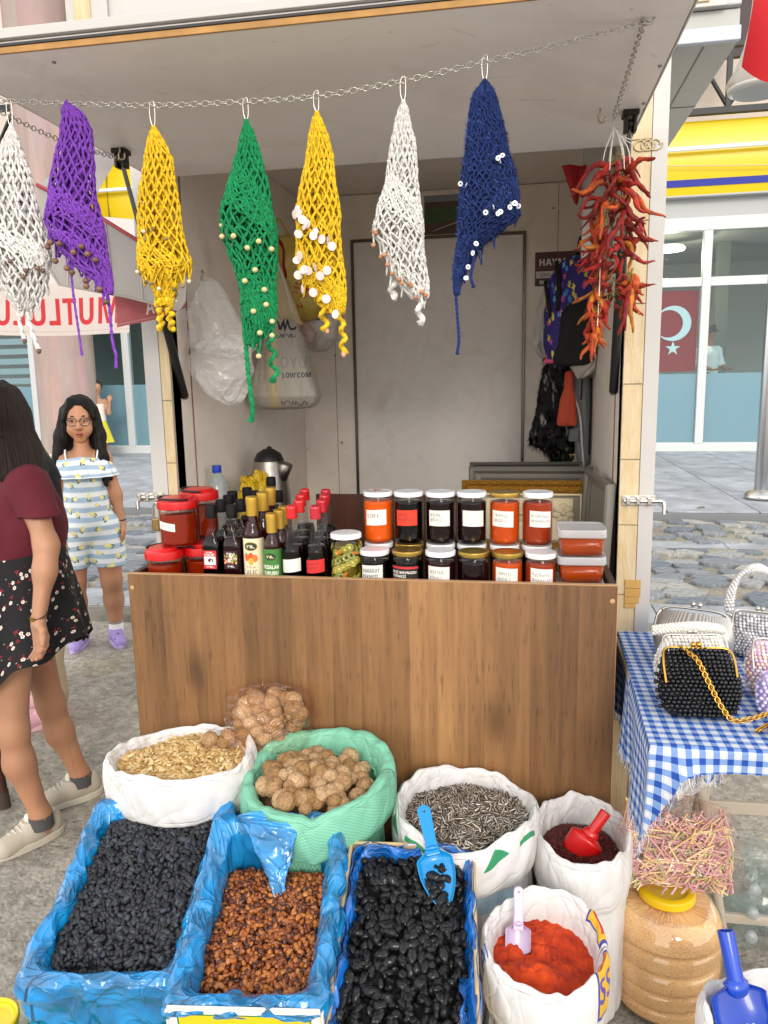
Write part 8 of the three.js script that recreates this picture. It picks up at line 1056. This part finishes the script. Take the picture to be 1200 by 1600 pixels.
{ // a third girl almost hidden between them
  const p = thing('person', 'person in a dark navy shirt and wide beige trousers, mostly hidden between the two others', 'person', [-1.862, 0, -1.0], null, -0.9), sk = skin('#a9724f');
  body(p, [blob([[0.14, 1.15, 0, 0.045, 0.175, 0.98, 0.02, 0.038], [0.175, 0.98, 0.02, 0.037, 0.16, 0.8, 0.1, 0.026], [-0.14, 1.15, 0, 0.045, -0.17, 0.95, 0.02, 0.036], [-0.17, 0.95, 0.02, 0.036, -0.15, 0.78, 0.1, 0.026], [0, 1.15, 0, 0.06, 0, 1.28, 0.01, 0.045], { c: [-0.075, 1.345, 0.105], r: [0.074, 0.1, 0.085] }, [0, 1.25, 0.02, 0.045, -0.06, 1.3, 0.08, 0.045], [-0.075, 1.345, 0.19, 0.008, -0.075, 1.315, 0.2, 0.011]], 0.01, 0.03), hand5(0.85).applyMatrix4(mat4([0.16, 0.8, 0.1], [-0.4, -1.2, 0])), hand5(0.85).applyMatrix4(mat4([-0.15, 0.78, 0.1], [-0.4, 1.2, 0]))], sk);
  const navyTx = px(128, 128, (u, v) => { const k = h3((u * 128) | 0, (v * 128) | 0, 7) > 0.985 ? 120 : 18 + 4 * n3(u * 20, v * 20); return [k * 0.8, k * 0.85, k * 1.2]; });
  part('shirt', blob([[0, 0.85, 0, 0.145, 0, 1.1, 0, 0.135], [-0.13, 1.17, 0, 0.062, 0.13, 1.17, 0, 0.062], [0.14, 1.15, 0, 0.068, 0.175, 1.02, 0.015, 0.068], [-0.14, 1.15, 0, 0.068, -0.17, 1.02, 0.015, 0.068]], 0.011, 0.04, { cut: (x, y) => max(0.8 - y, abs(x) > 0.15 ? 1.0 - y : -1, abs(x) < 0.05 ? y - 1.23 : -1) }), M('#ffffff', 0.9, { map: rep(navyTx, 3) }), p);
  const bm = M('#b3a58c', 0.9, { bumpMap: rep(T.weave, 30), bumpScale: 0.0005 }); part('trousers', blob([[0, 0.84, 0, 0.14, 0, 0.74, 0, 0.14], [0.08, 0.72, 0, 0.1, 0.1, 0.12, 0.0, 0.075], [-0.08, 0.72, 0, 0.1, -0.1, 0.12, 0.0, 0.075]], 0.011, 0.03, { warp: (x, y, z) => 0.012 * n3(x * 16, y * 14, z * 16), cut: (x, y) => 0.05 - y }), bm, p);
  part('hair', blob([{ c: [-0.075, 1.365, 0.08], r: [0.086, 0.092, 0.092] }, [-0.06, 1.32, 0.03, 0.07, 0, 1.1, -0.09, 0.05]], 0.009, 0.03, { warp: strands(60, 0.004) }), M('#150d0b', 0.45), p);
  for (const s of [-1, 1]) shoe(p, 'pink_clog', M('#cf9aa8', 0.55), M('#d8b0ba', 0.55), 0.23, [0.1 * s, 0, 0.04], [0, s * 0.2, 0]);
}
{ // child far behind, by the round column
  const p = thing('person', 'small child with raised hand and yellow skirt beside the round column', 'person', [-7.58, 0.1, -11.5], null, 0.3);
  body(p, [blob([[0, 0.3, 0, 0.1, 0, 1.0, 0, 0.12], [-0.13, 1.1, 0, 0.05, 0.13, 1.1, 0, 0.05], [0.14, 1.08, 0, 0.045, 0.2, 0.88, 0.05, 0.036], [0.2, 0.88, 0.05, 0.036, 0.24, 1.1, 0.12, 0.028], [-0.14, 1.08, 0, 0.045, -0.18, 0.75, 0.05, 0.03], [0, 1.12, 0, 0.05, 0, 1.24, 0, 0.045], { c: [0, 1.36, 0], r: [0.085, 0.115, 0.095] }, [0.07, 0.5, 0, 0.07, 0.08, 0.06, 0, 0.04], [-0.07, 0.5, 0, 0.07, -0.08, 0.06, 0, 0.04], [0, 1.36, 0.09, 0.012, 0, 1.34, 0.1, 0.014]], 0.018, 0.04), hand5(0.9, 0.3).applyMatrix4(mat4([0.24, 1.1, 0.12], [PI, 0, 0]))], skin('#b58b70'));
  part('skirt', surf(40, 10, (u, v) => { const a = u * 2 * PI, r = mix(0.12, 0.25, v) * (1 + 0.06 * v * sin(a * 8)); return [r * cos(a), 0.75 - 0.42 * v, r * sin(a)]; }, true), M('#cfc23a', 0.85), p); part('top', blob([[0, 0.75, 0, 0.128, 0, 1.02, 0, 0.13]], 0.018, 0.03, { cut: (x, y) => y - 1.06 }), M('#d9d0c4', 0.85), p); part('hair', blob([{ c: [0, 1.39, -0.02], r: [0.098, 0.11, 0.1] }], 0.016, 0.03, { warp: strands(30, 0.008), cut: (x, y, z) => z > 0.02 && y < 1.42 ? 0.02 : -1 }), M('#2a1d15', 0.6), p);
  for (const s of [-1, 1]) shoe(p, 'shoe', M('#c9c4c0', 0.7), M('#e0dcd6', 0.7), 0.2, [0.08 * s, 0, 0.03], [0, 0, 0]);
}
{ // figure inside the shop window
  const plat = single('shop_platform', boxAt(2.9, 6, 0.141, 0.62, -14.0, -12.75, 0.01), M('#77736c', 0.8), 'low grey platform inside the shop behind the frosted panes', 'platform');
  const p = thing('person', 'person in a white shirt and dark hat inside the shop window', 'person', [3.75, 0.62, -13.3], null, 0.5);
  body(p, [blob([[-0.18, 1.32, 0, 0.05, 0.18, 1.32, 0, 0.05], [0, 1.36, 0, 0.06, 0, 1.48, 0, 0.055], { c: [0, 1.6, 0.01], r: [0.085, 0.12, 0.1] }, [0, 1.6, 0.1, 0.014, 0, 1.57, 0.115, 0.016], [0.2, 1.28, 0, 0.05, 0.26, 1.02, 0.04, 0.042], [0.26, 1.02, 0.04, 0.042, 0.16, 0.95, 0.26, 0.03], [-0.2, 1.28, 0, 0.05, -0.26, 1.02, 0.04, 0.042], [-0.26, 1.02, 0.04, 0.042, -0.14, 0.95, 0.26, 0.03]], 0.018, 0.04), hand5(1).applyMatrix4(mat4([0.16, 0.95, 0.26], [-1.4, 0, 0])), hand5(1).applyMatrix4(mat4([-0.14, 0.95, 0.26], [-1.4, 0, 0]))], skin('#a9785a'));
  part('shirt', blob([[0, 0.9, 0, 0.16, 0, 1.2, 0, 0.17], [-0.18, 1.3, 0, 0.075, 0.18, 1.3, 0, 0.075], [0.2, 1.28, 0, 0.075, 0.25, 1.05, 0.04, 0.07], [-0.2, 1.28, 0, 0.075, -0.25, 1.05, 0.04, 0.07]], 0.018, 0.05, { warp: (x, y, z) => 0.008 * n3(x * 12, y * 10, z * 12), cut: (x, y) => max(0.86 - y, abs(x) < 0.06 ? y - 1.4 : -1) }), M('#d8dcdc', 0.85), p);
  part('trousers', blob([[0, 0.88, 0, 0.16, 0, 0.8, 0, 0.16], [0.1, 0.78, 0, 0.1, 0.11, 0.08, 0, 0.06], [-0.1, 0.78, 0, 0.1, -0.11, 0.08, 0, 0.06]], 0.02, 0.04, { cut: (x, y) => 0.04 - y }), M('#23252b', 0.85), p);
  part('hat', mg([put(lathe([[0, 0.11], [0.08, 0.1], [0.098, 0.02], [0.1, 0], [0.155, -0.006], [0.155, -0.014], [0.09, -0.008]], 28), [0, 1.655, 0.01])]), M('#16171a', 0.8), p);
  for (const s of [-1, 1]) shoe(p, 'shoe', M('#17181a', 0.6), M('#1d1d1f', 0.7), 0.27, [0.11 * s, 0, 0.04], [0, 0, 0]);
}
{ // three-legged wooden stool whose leg shows at the left edge
  const s = thing('wooden_stool', 'worn reddish wooden stool leg behind the maroon shirted girl at the left edge', 'stool', [-1.72, 0, -0.35]), m = M('#7a3f1e', 0.55, { map: rep(woodTx, 1), bumpMap: rep(woodBump, 1), bumpScale: 0.001 });
  part('seat', put(lathe([[0, 0.03], [0.15, 0.028], [0.16, 0.02], [0.16, 0.005], [0.15, 0], [0, 0]], 32), [0, 0.42, 0]), m, s);
  for (let k = 0; k < 4; k++) { const a = k * PI / 2 + 0.5, l = part('leg', bar([0.11 * cos(a), 0.43, 0.11 * sin(a)], [0.17 * cos(a), 0.06, 0.17 * sin(a)], 0.018, 10), m, s); part('rubber_foot', bar([0.166 * cos(a), 0.065, 0.166 * sin(a)], [0.176 * cos(a), 0.0, 0.176 * sin(a)], 0.021, 10), M('#3a2c22', 0.8), l); } part('stretcher', bar([0.145 * cos(0.5), 0.22, 0.145 * sin(0.5)], [0.145 * cos(0.5 + PI), 0.22, 0.145 * sin(0.5 + PI)], 0.011, 8), m, s);
}

renderer.render(scene, camera);
